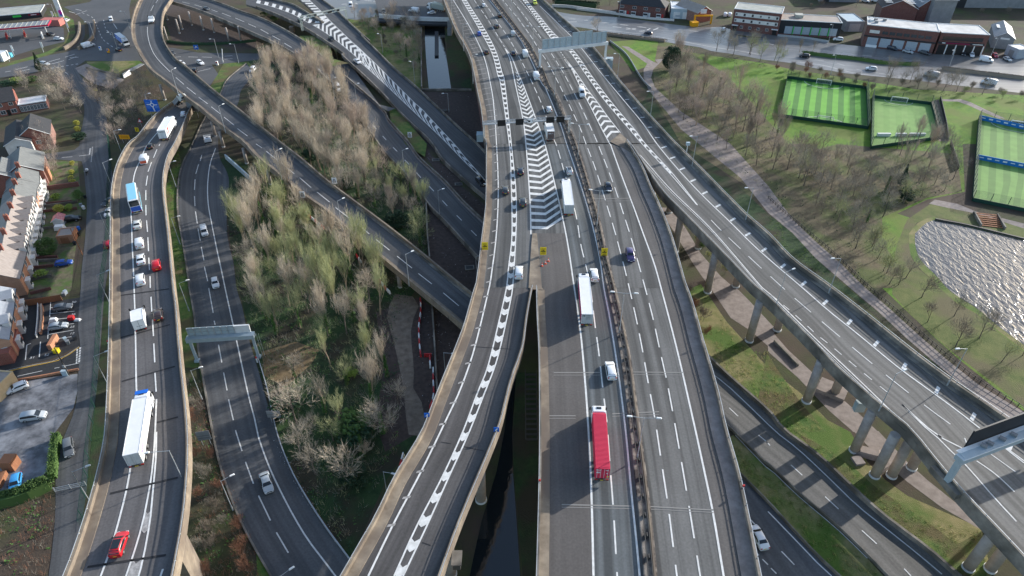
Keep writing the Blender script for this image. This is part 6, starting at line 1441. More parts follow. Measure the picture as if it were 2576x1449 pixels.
# ---- shopping road
A, B = P(*q1("U1: 1085 240")), P(*q1("U1: 1885 322"))
t, L, r = block('terrace_house', "dark red brick terrace pair with a charcoal hipped roof and white windows", A, B, 12, 5.6, K['brick_d'], K['dslate'], 'hip', 4.6, 'house')
for f in (.06, .33, .57, .83): window(t, L * f + .6, 4.3, 2.2, 1.4)
for f in (.04, .30, .56, .84):
    bay = ob('bay', MB().box((L * f + 1.1, -.35, 1.2), (2.6, .7, 2.1)), K['upvc'], t); ob('glazing', MB().box((L * f + 1.1, -.73, 1.5), (2.3, .06, 1.0)), K['pane'], bay)
for f, m_ in ((.22, 'red'), (.165, 'upvc'), (.47, 'brick_d'), (.68, 'upvc'), (.96, 'red')): door(t, L * f, 1.1, 2.2, K[m_])
for f in (.27, .73): chimney(r, L * f, 6, 10.4)
low('front_wall', "white front wall along the pavement before the brick terrace pair", 'wall', "U1: 380 170 1000 245 1500 320 2060 365", 0, .4, 1.1, 'render')
A, B = P(*q1("U1: 1990 320")), P(*q1("U1: 2415 338"))
t, L, r = block('metal_shed', "white-roofed shed with pale blue graffitied doors beside the brick terrace", A, B, 14, 5.2, K['metal_b'], K['metal_w'], 'flat', cat='shed', rimm=K['metal_w'])
for f in (.25, .62): panel(t, 'roller_door', L * f - 1.8, L * f + 1.8, .1, 3.6, K['metal_w'])
ob('graffiti', MB().box((L * .3, -.11, 1.6), (2.6, .02, .7)).box((L * .75, -.03, 1.8), (1.8, .03, 1.1), 0), K['shutter'], t)
A, B = P(*q1("U2: 60 470")), P(*q1("U2: 330 420"))
t, L, r = block('workshop', "narrow brick gable with white-striped barge boards behind the yellow gate", A, B, 18, 5.5, K['brick'], K['felt_t'], 'perp', 2.8, 'workshop')
g = thing('yellow_gate_frame', "yellow steel gate frame and bins at the workshop entrance", 'gate', P(*q1("U2: 180 480")), 0)
ob('post', MB().box((-4.5, 0, 2), (.8, .8, 4)), K['amber'], g); ob('post', MB().box((4.5, 0, 2), (.8, .8, 4)), K['amber'], g); ob('beam', MB().box((0, 0, 4.3), (10, .8, .7)), K['amber'], g); ob('skip', MB().box((-5.5, -4, 1.2), (3.2, 3, 2.4), .3, 0, 1.2), K['amber'], g)
ob('sign_board', MB().box((0, 1, 6.2), (3.2, .2, 2.2)), K['metal_w'], g)
A, B = P(*q1("U2: 745 605")), P(*q1("U2: 1690 715"))
H_ = zat(A, 180 * .125)
t, L, r = block('flats', "three-storey dark red brick flats with white window bands and a pale green flat roof", A, B, 13, H_, K['brick_d'], K['felt'], 'flat', cat='flats', rimm=K['metal_w'])
for z0 in (H_ * .78, H_ * .5):
    s_ = panel(t, 'render_band', 1.0, L - 1.0, z0 - .9, z0 + .9, K['render'])
    for i in range(6): window(t, L * (.07 + .17 * i), z0, 1.0, 1.2, -.08, K['dsteel'] if i in (1, 2, 5) else None)
for i in range(4): window(t, L * (.22 + .18 * i), H_ * .2, 1.5, 1.3)
for f in (.06, .9): door(t, L * f + .6, 2.2, 2.6, K['black']); panel(t, 'porch_canopy', L * f - 1.1, L * f + 2.1, 2.8, 3.05, K['upvc'], -.6, 1.2)
A, B = P(*q1("U2: 1690 700")), P(*q1("U3: 770 770"))
H_ = zat(A, 405 * .125) 
t, L, r = block('shop', "long charcoal shop with pale shutters split by lime green fins and a tan roof", A, B, 12, H_, K['char'], K['felt_t'], 'flat', cat='shop', rimm=K['metal_w'])
for i in range(6): panel(t, 'shutter', L * (.1 + .145 * i), L * (.1 + .145 * i) + L * .125, .9, H_ * .62, K['shutter'])
for i in range(6): panel(t, 'green_fin', L * (.232 + .145 * i), L * (.232 + .145 * i) + .3, .7, H_ * .66, K['limegreen'], -.25, .5) if i < 5 else None
panel(t, 'plinth', 0, L, 0, .8, K['brick_d'], -.12, .2)
ob('roof_hatch', MB().box((L * .32, 7, H_ + .9), (4, 4, 1.4)), K['felt'], r)
low('railing', "grey railing along the pavement in front of the charcoal shop", 'railing', "U2: 1690 730 2300 790 U3: 560 860", 0, .12, 1.1, 'steel')
A, B = P(*q1("U3: 880 850")), P(*q1("U3: 1190 880"))
t, L, r = block('warehouse', "pale yard building with a white metal roof set back between the shops", P(*q1("U3: 890 640")), P(*q1("U3: 1250 640")), 15, 5.0, K['metal_g'], K['metal_b'], 'flat', cat='warehouse')
panel(t, 'roller_door', L * .2, L * .8, .1, 4, K['steel'])
A, B = P(*q1("U3: 1225 930")), P(*q1("U4: 715 1090"))
H_ = zat(A, 500 * .125) 
t, L, r = block('showroom', "two-storey brown brick showroom with big pale blue shop windows and a white roof", A, B, 14, H_, K['brick_d'], K['felt_w'], 'flat', cat='shop', rimm=K['metal_w'])
for i in range(5): panel(t, 'shop_window', L * (.06 + .185 * i), L * (.06 + .185 * i) + L * .15, .6, H_ * .46, K['shutter'])
panel(t, 'fascia', 0, L, H_ * .48, H_ * .54, K['char'], -.1, .2)
for i in range(7): window(t, L * (.28 + .1 * i), H_ * .72, L * .085, 1.6, 0, K['brick_d'])
sb = panel(t, 'sign_board', L * .06, L * .2, H_ * .66, H_ * .8, K['render'])
panel(t, 'poster', L * .06, L * .22, .1, 1.3, K['signwhite'], -.3, .1)
for x, y in ((L * .06, 9), (L * .06, 6.5), (L * .12, 9), (L * .13, 5), (L * .25, 10)): ob('roof_unit', MB().box((x, y, H_ + .6), (1.6, 1.3, 1.0)), K['metal_w'] if x < L * .1 else K['metal_g'], r)
A, B = P(*q1("U4: 765 1075")), P(*q1("U4: 1720 1130"))
t, L, r = block('tyre_garage', "brick garage with open dark service bays, a red fascia line and a white roof", A, B, 15, H_ * .95, K['brick_d'], K['felt_w'], 'flat', cat='garage', rimm=K['metal_w'])
for i in range(5): panel(t, 'service_bay', L * (.03 + .19 * i), L * (.03 + .19 * i) + L * .155, .05, H_ * .42, K['black'])
for i in range(5): panel(t, 'bay_pillar', L * (.19 + .19 * i) + .1, L * (.19 + .19 * i) + .5, 0, H_ * .44, K['upvc'], -.2, .4)
fa = panel(t, 'fascia', 0, L * .96, H_ * .46, H_ * .56, K['char'], -.12, .2); panel(fa, 'red_stripe', L * .16, L * .66, H_ * .485, H_ * .53, mat("crimson_fascia", (.25, .01, .06)), -.24, .06)
panel(fa, 'sign_lettering', L * .08, L * .15, H_ * .49, H_ * .525, K['signwhite'], -.24, .06); panel(fa, 'sign_lettering', L * .72, L * .93, H_ * .49, H_ * .52, K['upvc'], -.24, .06)
panel(t, 'upper_glazing', L * .06, L * .9, H_ * .62, H_ * .8, K['glass'])
A, B = P(*q1("U4: 1900 960")), P(*q1("U4: 2300 1010"))
t, L, r = block('metal_shed', "grey gabled metal shed at the far right of the shopping road", A, B, 22, 5.4, K['metal_g'], K['metal_g'], 'perp', 2.6, 'shed')
panel(t, 'sign_board', L * .3, L * .75, 4.6, 5.4, K['metal_w'])
ob('rooflight', MB().box((L * .2, 14, 7.0), (1.4, 6, .1), 0), K['metal_w'], r)
t, L, r = block('lean_to', "pale grey box container beside the far right shed", P(*q1("U4: 2170 1090")), P(*q1("U4: 2400 1190")), 7, 4.2, K['shutter'], K['metal_w'], 'flat', cat='container')
panel(t, 'door', L * .3, L * .7, .1, 3.2, K['metal_g'])
for l, a, b, rm in (("dark gabled workshop with pale rooflights behind the brick showroom", "U3: 1570 430", "U3: 2280 470", 'dslate'), ("low dark gabled workshop behind the tyre garage joint", "U4: 370 430", "U4: 720 440", 'metal_g')):
    t, L, r = block('workshop', l, P(*q1(a)), P(*q1(b)), 13, 7.5, K['brick_d'], K[rm], 'perp', 4, 'workshop')
    for k in range(4):
        for s_ in (-1, 1): ob('rooflight', MB().box((L / 2 + s_ * L * .27, 2 + k * 2.8, 9.75), (L * .3, .9, .1)), K['metal_w'], r)
        for o in list(r.children)[-2:]: 
            pass
one('roof_plant_room', MB().box((0, 0, 6), (12, 7, 12)).box((0, 0, 12.2), (13, 8, .5)), K['metal_g'], "dark plant room with a pale rim behind the tyre garage", 'plant room', loc=P(*q1("U4: 790 440")))
t, L, r = block('industrial_unit', "vast grey industrial unit along the top right edge", P(*q1("U4: 1080 150")), P(3100, 28), 60, 14, K['metal_g'], K['metal_g'], 'flat', cat='industrial unit')
for f in (.02, .27): panel(t, 'dark_door', L * f, L * f + 5, 0, 6, K['char'])
t, L, r = block('industrial_unit', "grey building behind the far car park at the top edge", P(*q1("U3: 380 30")), P(*q1("U3: 1180 50")), 20, 7, K['metal_g'], K['metal_g'], 'flat', cat='industrial unit'); panel(t, 'dark_door', L * .1, L * .25, 0, 4, K['char'])
low('yard_wall', "dark wall below the far car park", 'wall', "U4: 180 130 1000 130 2700 170", 0, .5, 1.8, 'char')
t = thing('digger', "yellow digger parked at the end of the far car park", 'digger', P(*q1("14: 1690 28")), 0)
ob('cab', MB().box((0, 0, 2), (3, 2.4, 2.6)), K['amber'], t); ob('tracks', MB().box((0, 0, .5), (4, 3, 1)), K['black'], t); ob('arm', MB().tube((1.5, 0, 2.5), (4.5, 0, 5), .35).tube((4.5, 0, 5), (6, 0, 2), .3), K['amber'], t)
# canal bridge
bp = "12: 1180 -60 1860 -60 1905 90 1940 190 1640 190 1240 160"
patch("bridge_road", bp, 4.0, K['asph_dark'])
b = MB(); w_ = W("12: 1240 160 1640 190 1960 196", 4); b.sweep(w_, [(-.3, -4), (.1, -4), (.1, 1.0), (-.3, 1.0)]); 
one('bridge_parapet', MB().sweep(w_, [(-.35, -1.0), (.2, -1.0), (.2, 1.1), (-.35, 1.1)]), K['metal_w'], "pale parapet of the bridge over the canal", 'wall')
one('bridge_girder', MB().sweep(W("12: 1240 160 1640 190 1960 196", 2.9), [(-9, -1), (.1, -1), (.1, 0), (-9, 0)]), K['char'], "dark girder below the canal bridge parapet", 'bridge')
one('access_stair', MB().box((0, 0, 3), (2.4, 2.4, 6)).box((0, -3, 1.6), (2.2, 4, 3.2)), K['metal_g'], "grey stair tower beside the canal bridge", 'staircase', loc=P(*q1("12: 1955 330")))
low('pale_wall', "pale wall and railing beside the motorway at the far road", 'wall', "U1: -50 120 200 130 360 150 700 200 1050 250", 0, .5, 1.5, 'render')
# ---- filling station
A, B = P(-40, 88 , 0), P(*q1("T1: 850 340"))
A, B = P(*q1("T1: -350 455")), P(*q1("T1: 855 345"))
H_ = zat(B, 250 * .125)
t, L, r = block('filling_station_shop', "grey-roofed filling station shop with a bright green sign panel", A, B, 16, H_, K['char'], K['felt'], 'flat', cat='shop', rimm=K['metal_w'])
panel(t, 'green_sign', L * .52, L * .66, H_ * .45, H_ * .85, K['limegreen']); panel(t, 'red_sign', L * .78, L * .97, H_ * .5, H_ * .9, mat("dark_red_sign", (.2, .01, .03))); panel(t, 'sign_lettering', L * .82, L * .92, H_ * .62, H_ * .72, K['signwhite'], -.14, .1)
panel(t, 'glazing', 0, L * .5, .2, H_ * .5, K['glass'])
cz = 5.6
cn = [P(*q1(s), cz) for s in ("T1: -500 640", "T1: 960 510", "T1: 1000 350", "T1: -500 470")]
t = thing('filling_station_canopy', "filling station canopy with a red edge and glazed grey roof bays", 'canopy', cn[0], ang(cn[0], cn[1])); L = (cn[1] - cn[0]).length; D_ = 9
ob('roof', MB().box((L / 2, D_ / 2, 0), (L, D_, .5)), K['metal_g'], t)
ob('red_fascia', MB().box((L / 2, -.1, 0), (L + .4, .25, .8)).box((L + .1, D_ / 2, 0), (.25, D_, .8)), mat("station_red", (.45, .015, .05), rough=.5), t)
ob('white_trim', MB().box((L / 2, -.25, -.45), (L + .4, .1, .2)), K['white'], t)
for i in range(14): ob('roof_rib', MB().box((L * (i + .5) / 14, D_ / 2, .32), (.22, D_ - .4, .15)), K['felt'], t)
for f in (.4, .6, .92): ob('column', MB().box((L * f, D_ * .4, -cz / 2), (.4, .4, cz)), K['metal_w'], t)
for s, l in (("T1: 150 770", "leftmost red fuel pump island in view"), ("T1: 510 730", "middle red fuel pump island"), ("T1: 870 760", "rightmost fuel pump island, pale topped")):
    t = thing('fuel_pump', l, 'fuel pump', P(*q1(s), .04), R_(-60), 'fuel pumps'); k = 'red' if 'red ' in l else 'white'
    ob('cabinet', MB().box((-2, 0, 1.1), (.9, .6, 2.2)).box((2, 0, 1.1), (.9, .6, 2.2)), K[k], t); ob('kerb', MB().box((0, 0, .1), (7, 1.4, .2)), K['conc'], t); ob('top_sign', MB().box((0, 0, 2.4), (5, .3, .5)), K[k], t)
t = thing('price_totem', "tall pale price totem with a magenta and blue disc by the station entrance", 'sign', P(*q1("T1: 1245 345")), R_(-15)); hz = 10
ob('panel', MB().box((0, 0, hz / 2), (3.2, .6, hz)), K['metal_w'], t)
d = MB(); d.tube((.5, -.32, 2.8), (.5, -.4, 2.8), 1.2, n=20); ob('magenta_disc', d, mat("magenta_sign", (.6, .01, .35), rough=.4), t); ob('blue_panel', MB().box((.4, -.34, 1.4), (1.8, .1, 1.0)), K['blue'], t)
one('red_container', MB().box((0, 0, 1.6), (10, 5, 3.2)), mat("faded_red", (.45, .15, .13)), "faded red low building beside the station canopy", 'shed', loc=P(*q1("T1: 1080 500")))
for s, l in (("T1: 1085 410", "white pole sign beside the red low building"), ("T1: 1390 650", "white flag sign on the station verge"), ("T1: 880 1050", "white flag pole sign on the lower verge"), ("T1: 195 1240", "leaning white pole sign at the left verge"), ("T1: 290 1120", "grey pole at the left verge")): 
    t = thing('pole_sign', l, 'sign', P(*q1(s))); ob('pole', MB().tube((0, 0, 0), (0, 0, 5), .09), K['metal_w'], t); ob('banner', MB().box((.4, 0, 3.6), (.9, .08, 2.6)), K['metal_w'], t)
t, L, r = block('kiosk', "white kiosk at the left edge of the station verge", P(*q1("T1: -150 1240")), P(*q1("T1: 85 1240")), 5, 3.4, K['white'], K['metal_w'], 'flat', cat='kiosk'); panel(t, 'door', L * .6, L * .8, 0, 2.2, K['metal_g'])
one('vending_box', MB().box((0, 0, 1.0), (2.6, 1.6, 2.0)).box((0, -.82, 1.2), (2.2, .1, 1.0)), mat("turquoise_box", (.1, .4, .5)), "turquoise box beside the kiosk", 'box', loc=P(*q1("T1: 200 1150")))
# tunnel mouth with curved walls
for o_, l in ((0, "curved concrete wall left of the tunnel mouth by the station"), (7, "curved concrete wall right of the tunnel mouth by the station")):
    w_ = offset(smooth(W("T1: 1610 490 1600 700 1520 860 1300 1010", 0), 2), o_); one('tunnel_wall', MB().sweep(w_, [(-.4, 0), (.4, 0), (.4, 1.6), (-.4, 1.6)]), K['tan'], l, 'wall')
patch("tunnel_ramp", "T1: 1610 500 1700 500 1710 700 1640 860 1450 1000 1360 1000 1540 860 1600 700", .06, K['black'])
# ---- houses on the left
A, B = P(*q1("H1: 185 900")), P(*q1("H1: 770 800"))
def gable_house(label, apex, back, wd, h, rh, wm, rm, wins, name='gabled_house'):
    f, g = P(*q1(apex), h + rh), P(*q1(back), h + rh); d = (g - f); depth = d.length; d.normalize(); x = Vector((d.y, -d.x, 0)); f.z = 0
    t, L, r = block(name, label, f - x * wd / 2, f + x * wd / 2, depth, h, K[wm], K[rm], 'perp', rh, 'house')
    for f, z, w in wins: window(t, L * f, z, w, 1.3)
    return t, L, r
t, L, r = gable_house("red brick gabled house facing the camera above the white-fronted terrace", "H1: 362 625", "H1: 400 270", 11.5, 5.4, 3.4, 'brick', 'slate', [(.3, 4.3, 1.8), (.72, 4.3, 1.8), (.3, 1.5, 1.8), (.7, 1.5, 1.8)])
ob('side_bay', MB().box((L + .4, 4, 2.6), (.9, 4, 5.0)), K['brick_o'], t)
t, L, r = gable_house("red brick gabled house with a charcoal roof beside the bare street trees", "T5: 570 1110", "T5: 605 835", 10.5, 5.6, 3.6, 'brick', 'dslate', [(.25, 4.4, 1.6), (.6, 3.2, 1.6), (.3, 1.4, 1.6)])
t, L, r = gable_house("white rendered house front with a dark roof at the left edge", "T5: 300 1330", "T5: 330 960", 8, 5.2, 2.0, 'render', 'dslate', [(.5, 3.6, 1.6)])
t, L, r = gable_house("red brick house end with a grey roof cut by the left edge", "H1: -40 800", "H1: 30 480", 11, 5.2, 3.2, 'brick', 'slate', [(.85, 4.2, 1.4), (.3, 4.2, 1.4)])
t, L, r = block('terrace_house', "pink-fronted house with a charcoal roof at the upper left edge", P(*q1("T5: -300 960")), P(*q1("T5: 420 830")), 12, 5.6, K['brick'], K['dslate'], 'par', 3.6, 'house')
for f in (.55, .85): window(t, L * f, 4.4, 1.5, 1.3); window(t, L * f, 1.5, 1.9, 1.6)
door(t, L * .7, 1.1, 2.2, K['black'])
t, L, r = block('conservatory', "long white conservatory with a glazed front beside the pink house", P(*q1("T5: 430 830")), P(*q1("T5: 990 740")), 7, 3.2, K['brick_d'], K['metal_w'], 'flat', cat='conservatory', rimm=K['metal_w'])
for i in range(8): window(t, L * (.08 + .12 * i), 1.6, L * .1, 2.2)
# the terrace facing the street: front corners from far to near, ground line
fr = [P(*q1(s)) for s in ("H1: 905 1060", "H1: 925 1300", "H2: 870 70", "H2: 850 290", "H2: 820 560", "H2: 760 800", "H2: 720 1080", "H2: 680 1400", "H3: 560 560", "H3: 480 780", "H3: 455 1150", "H4: 370 400")]
specs = [("white-rendered terrace house with a grey slate roof, topmost of the street terrace", 'render', 'slate', 0), ("white terrace house with an orange brick end, second from the top of the street terrace", 'render', 'slate', 0), ("orange brick terrace house with white bays, third from the top of the terrace", 'brick_o', 'slate', 0), ("terrace house with two white dormer gables and a grey-brown roof, fourth from the top", 'render', 'tile', 1), ("terrace house with a tan tiled roof and white gable, fifth from the top", 'render', 'tile', 1), ("terrace house with a tan roof above the round garden tree, sixth from the top", 'render', 'tile', 1), ("terrace house with a grey-brown roof and white bays, seventh from the top", 'render', 'tile', 1), ("red brick end house beside the timber fence, eighth from the top", 'brick_o', 'tile', 0), None, ("newer house with a blue-grey roof and white dormer at the top of the parking court", 'brick_o', 'bluegrey', 2), ("newer house with a blue-grey roof and white dormer nearest the access lane", 'brick_o', 'bluegrey', 2)]
for (F0, F1), sp in zip(zip(fr, fr[1:]), specs):
    if not sp: continue
    l, wm, rm, style = sp
    t, L, r = block('terrace_house', l, F1, F0, 9, 5.4, K[wm], K[rm], 'par', 3.0, 'house', over=.25)
    for f in (.27, .73):
        window(t, L * f, 4.2, 1.5, 1.3)
        by = ob('bay', MB().box((L * f, -.5, 1.35), (2.0, 1.0, 2.7)).box((L * f, -.5, 2.78), (2.2, 1.2, .16)), K['render'], t); ob('glazing', MB().box((L * f, -1.02, 1.6), (1.7, .06, 1.1)), K['pane'], by)
    door(t, L * .5, 1.0, 2.1, K['red'] if style == 1 else K['dsteel'])
    chimney(r, L * .95, 4.5, 8.9)
    if style:
        for f in (.27, .73) if style == 1 else (.5,):
            w_ = 1.3 if style == 1 else 2.0
            dm = ob('dormer', MB().box((L * f, .5, 6.1), (w_ * 2, 1.4, 1.7)), K['render'], t)
            g = MB(); g.face([(L * f - w_ - .15, -.35, 6.9), (L * f, -.35, 8.0), (L * f, 3.6, 8.0), (L * f - w_ - .15, 2.4, 6.9)]); g.face([(L * f, -.35, 8.0), (L * f + w_ + .15, -.35, 6.9), (L * f + w_ + .15, 2.4, 6.9), (L * f, 3.6, 8.0)]); g.face([(L * f - w_, -.21, 6.9), (L * f + w_, -.21, 6.9), (L * f, -.21, 7.85)]); ob('dormer_roof', g, K[rm], dm)
            ob('dormer_window', MB().box((L * f, -.23, 6.0), (1.1, .06, 1.0)), K['pane'], dm)
    ob('gutter', MB().tube((0, -.3, 5.32), (L, -.3, 5.32), .08, n=5), K['black'], t)
t, L, r = block('house', "pale yellow house end at the left edge beside the worn forecourt", P(*q1("41: -300 -330")), P(*q1("31: 10 1150")), 6, 3.4, mat("cream_render", (.5, .36, .2), (.55, .42, .26), 1, .9), K['tile'], 'flat', cat='house')
window(t, L * .7, 3.0, 1.2, 1.2)
t, L, r = block('garage', "low red-brown roofed block at the end of the access lane", P(*q1("H4: -200 640")), P(*q1("H4: 300 545")), 9, 3.0, K['brick'], mat("red_roof", (.26, .1, .075), (.32, .13, .1), .8, .9), 'flat', cat='garage')
for x in (.45, .72): ob('rooflight', MB().box((L * x, 3, 3.25), (1.2, 1.6, .15)), K['metal_w'], r)
# ---- garden things
t, L, r = block('garden_garage', "long brown-roofed garage in the middle of the front gardens", P(*q1("H2: 1190 890")), P(*q1("H2: 1520 850")), 4.5, 2.4, K['brick_o'], K['felt_t'], 'flat', cat='garage'); panel(t, 'door', L * .2, L * .7, 0, 2, K['wood'])
t, L, r = block('greenhouse', "small white-framed shelter with a red striped roof", P(*q1("H2: 1100 540")), P(*q1("H2: 1300 510")), 3.2, 2.0, K['upvc'], mat("striped_red", (.4, .05, .06), (.6, .3, .28), 3, .6), 'perp', .9, 'shelter')
t, L, r = block('garden_shed', "green-roofed shed beside the white terrace end", P(*q1("H1: 800 1120")), P(*q1("H1: 920 1110")), 3.5, 2.3, K['brick_d'], mat("green_felt", (.02, .13, .08), rough=.8), 'flat', cat='shed'); door(t, L * .5, .9, 1.9, K['wood'])
t = thing('roof_trailer', "white covered trailer beside the red striped shelter", 'trailer', P(*q1("H2: 1220 600"))); ob('body', MB().box((0, 0, .9), (2.8, 1.8, 1.3), .2, 0, .85), K['white'], t); ob('drawbar', MB().tube((1.4, 0, .5), (2.6, 0, .4), .06), K['dsteel'], t)
for i, s in enumerate(("H2: 1640 130", "H2: 1690 180", "H2: 1620 380", "H2: 1590 600", "H2: 1590 710", "H2: 1520 900", "H3: 860 690", "H3: 915 690", "H3: 1300 590", "H3: 1330 545", "H4: 1520 70", "H4: 1330 100", "H4: 1380 160", "H1: 1720 1300")):
    col = ('metal_g', 'white', 'char', 'blue', 'char', 'char', 'char', 'char', 'metal_g', 'shutter', 'char', 'metal_b', 'metal_g', 'char')[i]
    t = thing('wheelie_bin', f"{('grey','white','black','blue','black','black','black','black','grey','pale','black','pale blue','grey','black')[i]} wheelie bin, {('beside the wall end at the street','sticking out into the street','by the drive of the black car','at the brick wall by the street','below the blue bin at the street','by the long garage','left of the pair at the timber fence','right of the pair at the timber fence','nearer one at the fence end','farther one at the fence end','on the pavement corner of the parking court','standing in an empty bay','lying in an empty bay','by the round bush at the street')[i]}", 'bin', P(*q1(s), .03), random.uniform(0, 3), 'wheelie bins by the gardens')
    ob('body', MB().box((0, 0, .5), (.62, .7, 1.0), 0, 0, 1.15), K[col], t); ob('lid', MB().box((0, 0, 1.05), (.75, .85, .1)), K[col if col != 'white' else 'metal_w'], t)
t = thing('rubbish_heap', "heap of white sacks and a red crate in the parking court", 'rubbish', P(*q1("H3: 1080 1090"), .03)); ob('sack', MB().box((0, 0, .4), (1.9, 1.2, .8), .2, 0, .7), K['white'], t); ob('crate', MB().box((4.3, .6, .5), (1.3, 1.1, 1.0), .2), K['red'], t); ob('sack', MB().box((6, .2, .25), (1.6, .9, .5), 0, 0, .6), K['metal_w'], t)
low('brick_wall', "orange brick garden wall beside the white rails of the parking court", 'wall', "H3: 850 800 865 1000 850 1200 830 1370", 0, .5, 1.0, 'brick_o')
low('white_rail', "white rail along the orange brick wall of the parking court", 'railing', "H3: 790 790 780 1100 745 1440", 0, .12, 1.1, 'upvc')
t = thing('yellow_grit_bin', "yellow grit bin at the lane corner", 'bin', P(*q1("H4: 1150 330"), .03)); ob('body', MB().box((0, 0, .5), (1.2, .9, 1.0)), K['yellow'], t); ob('lid', MB().box((0, 0, 1.05), (1.3, 1.0, .12)), K['yellow'], t)
one('brick_gate_pier', MB().box((0, 0, .8), (.9, 4.2, 1.6), R_(8)), K['brick_o'], "brick wall end with a white top by the yellow grit bin", 'wall', loc=P(*q1("H4: 1090 170")))
t = thing('utility_pole', "dark wooden utility pole at the access lane", 'pole', P(*q1("H4: 1395 790"))); ob('shaft', MB().tube((0, 0, 0), (0, 0, 8.5), .14, .1), K['dsteel'], t); ob('cable_box', MB().box((0, -.2, 3), (.5, .3, .7)), K['metal_g'], t)
t = thing('utility_pole', "wooden utility pole on the street pavement beside the long garage", 'pole', P(*q1("H2: 1660 1100"))); ob('shaft', MB().tube((0, 0, 0), (0, 0, 9), .13, .09), K['wood'], t)
t = thing('telecom_cabinet', "green telecom cabinet on the lane wall", 'cabinet', P(*q1("H4: 1330 790"))); ob('body', MB().box((0, 0, .7), (1.3, .6, 1.4)), K['metal_b'], t); ob('lid', MB().box((0, 0, 1.43), (1.4, .7, .08)), K['metal_b'], t)
t = thing('field_gate', "grey metal field gate across the street end by the round hedge", 'gate', P(*q1("41: 560 605")), ang(P(*q1("41: 560 605")), P(*q1("41: 870 540")))); L = (P(*q1("41: 870 540")) - P(*q1("41: 560 605"))).length
for z_ in (.3, .75, 1.2): ob('rail', MB().tube((0, 0, z_), (L, 0, z_), .05), K['steel'], t)
for x_ in (0, L * .5, L): ob('post', MB().tube((x_, 0, 0), (x_, 0, 1.4), .09), K['steel'], t)
one('timber_stack', MB().box((0, 0, .6), (1.2, 3.5, 1.2), .2).box((0, 3.6, 1.3), (2.4, 2.4, 2.6)), K['wood'], "stack of brown timber at the left edge above the blue car", 'timber', loc=P(*q1("41: 20 500")))
# ================================================================ SPORTS PITCHES
def turf(name, a, b, n):
    m = bpy.data.materials.new(name); m.use_nodes = True
    nn, l = m.node_tree.nodes, m.node_tree.links; bs = nn["Principled BSDF"]; bs.inputs["Roughness"].default_value = .9
    tc = nn.new("ShaderNodeTexCoord"); sx = nn.new("ShaderNodeSeparateXYZ"); l.new(tc.outputs["UV"], sx.inputs[0])
    mu = nn.new("ShaderNodeMath"); mu.operation = 'MULTIPLY'; mu.inputs[1].default_value = n; l.new(sx.outputs[0], mu.inputs[0])
    fr_ = nn.new("ShaderNodeMath"); fr_.operation = 'FRACT'; l.new(mu.outputs[0], fr_.inputs[0])
    gt = nn.new("ShaderNodeMath"); gt.operation = 'GREATER_THAN'; gt.inputs[1].default_value = .5; l.new(fr_.outputs[0], gt.inputs[0])
    mx = nn.new("ShaderNodeMix"); mx.data_type = 'RGBA'; mx.inputs[6].default_value = (*a, 1); mx.inputs[7].default_value = (*b, 1); l.new(gt.outputs[0], mx.inputs[0])
    g = nn.new("ShaderNodeNewGeometry"); t_ = nn.new("ShaderNodeTexNoise"); t_.inputs["Scale"].default_value = .3; t_.inputs["Detail"].default_value = 8; l.new(g.outputs["Position"], t_.inputs[0])
    mr = nn.new("ShaderNodeMapRange"); mr.inputs[3].default_value, mr.inputs[4].default_value = .75, 1.25; l.new(t_.outputs[0], mr.inputs[0])
    hs = nn.new("ShaderNodeHueSaturation"); l.new(mr.outputs[0], hs.inputs["Value"]); l.new(mx.outputs[2], hs.inputs["Color"]); l.new(hs.outputs[0], bs.inputs["Base Color"]); return m
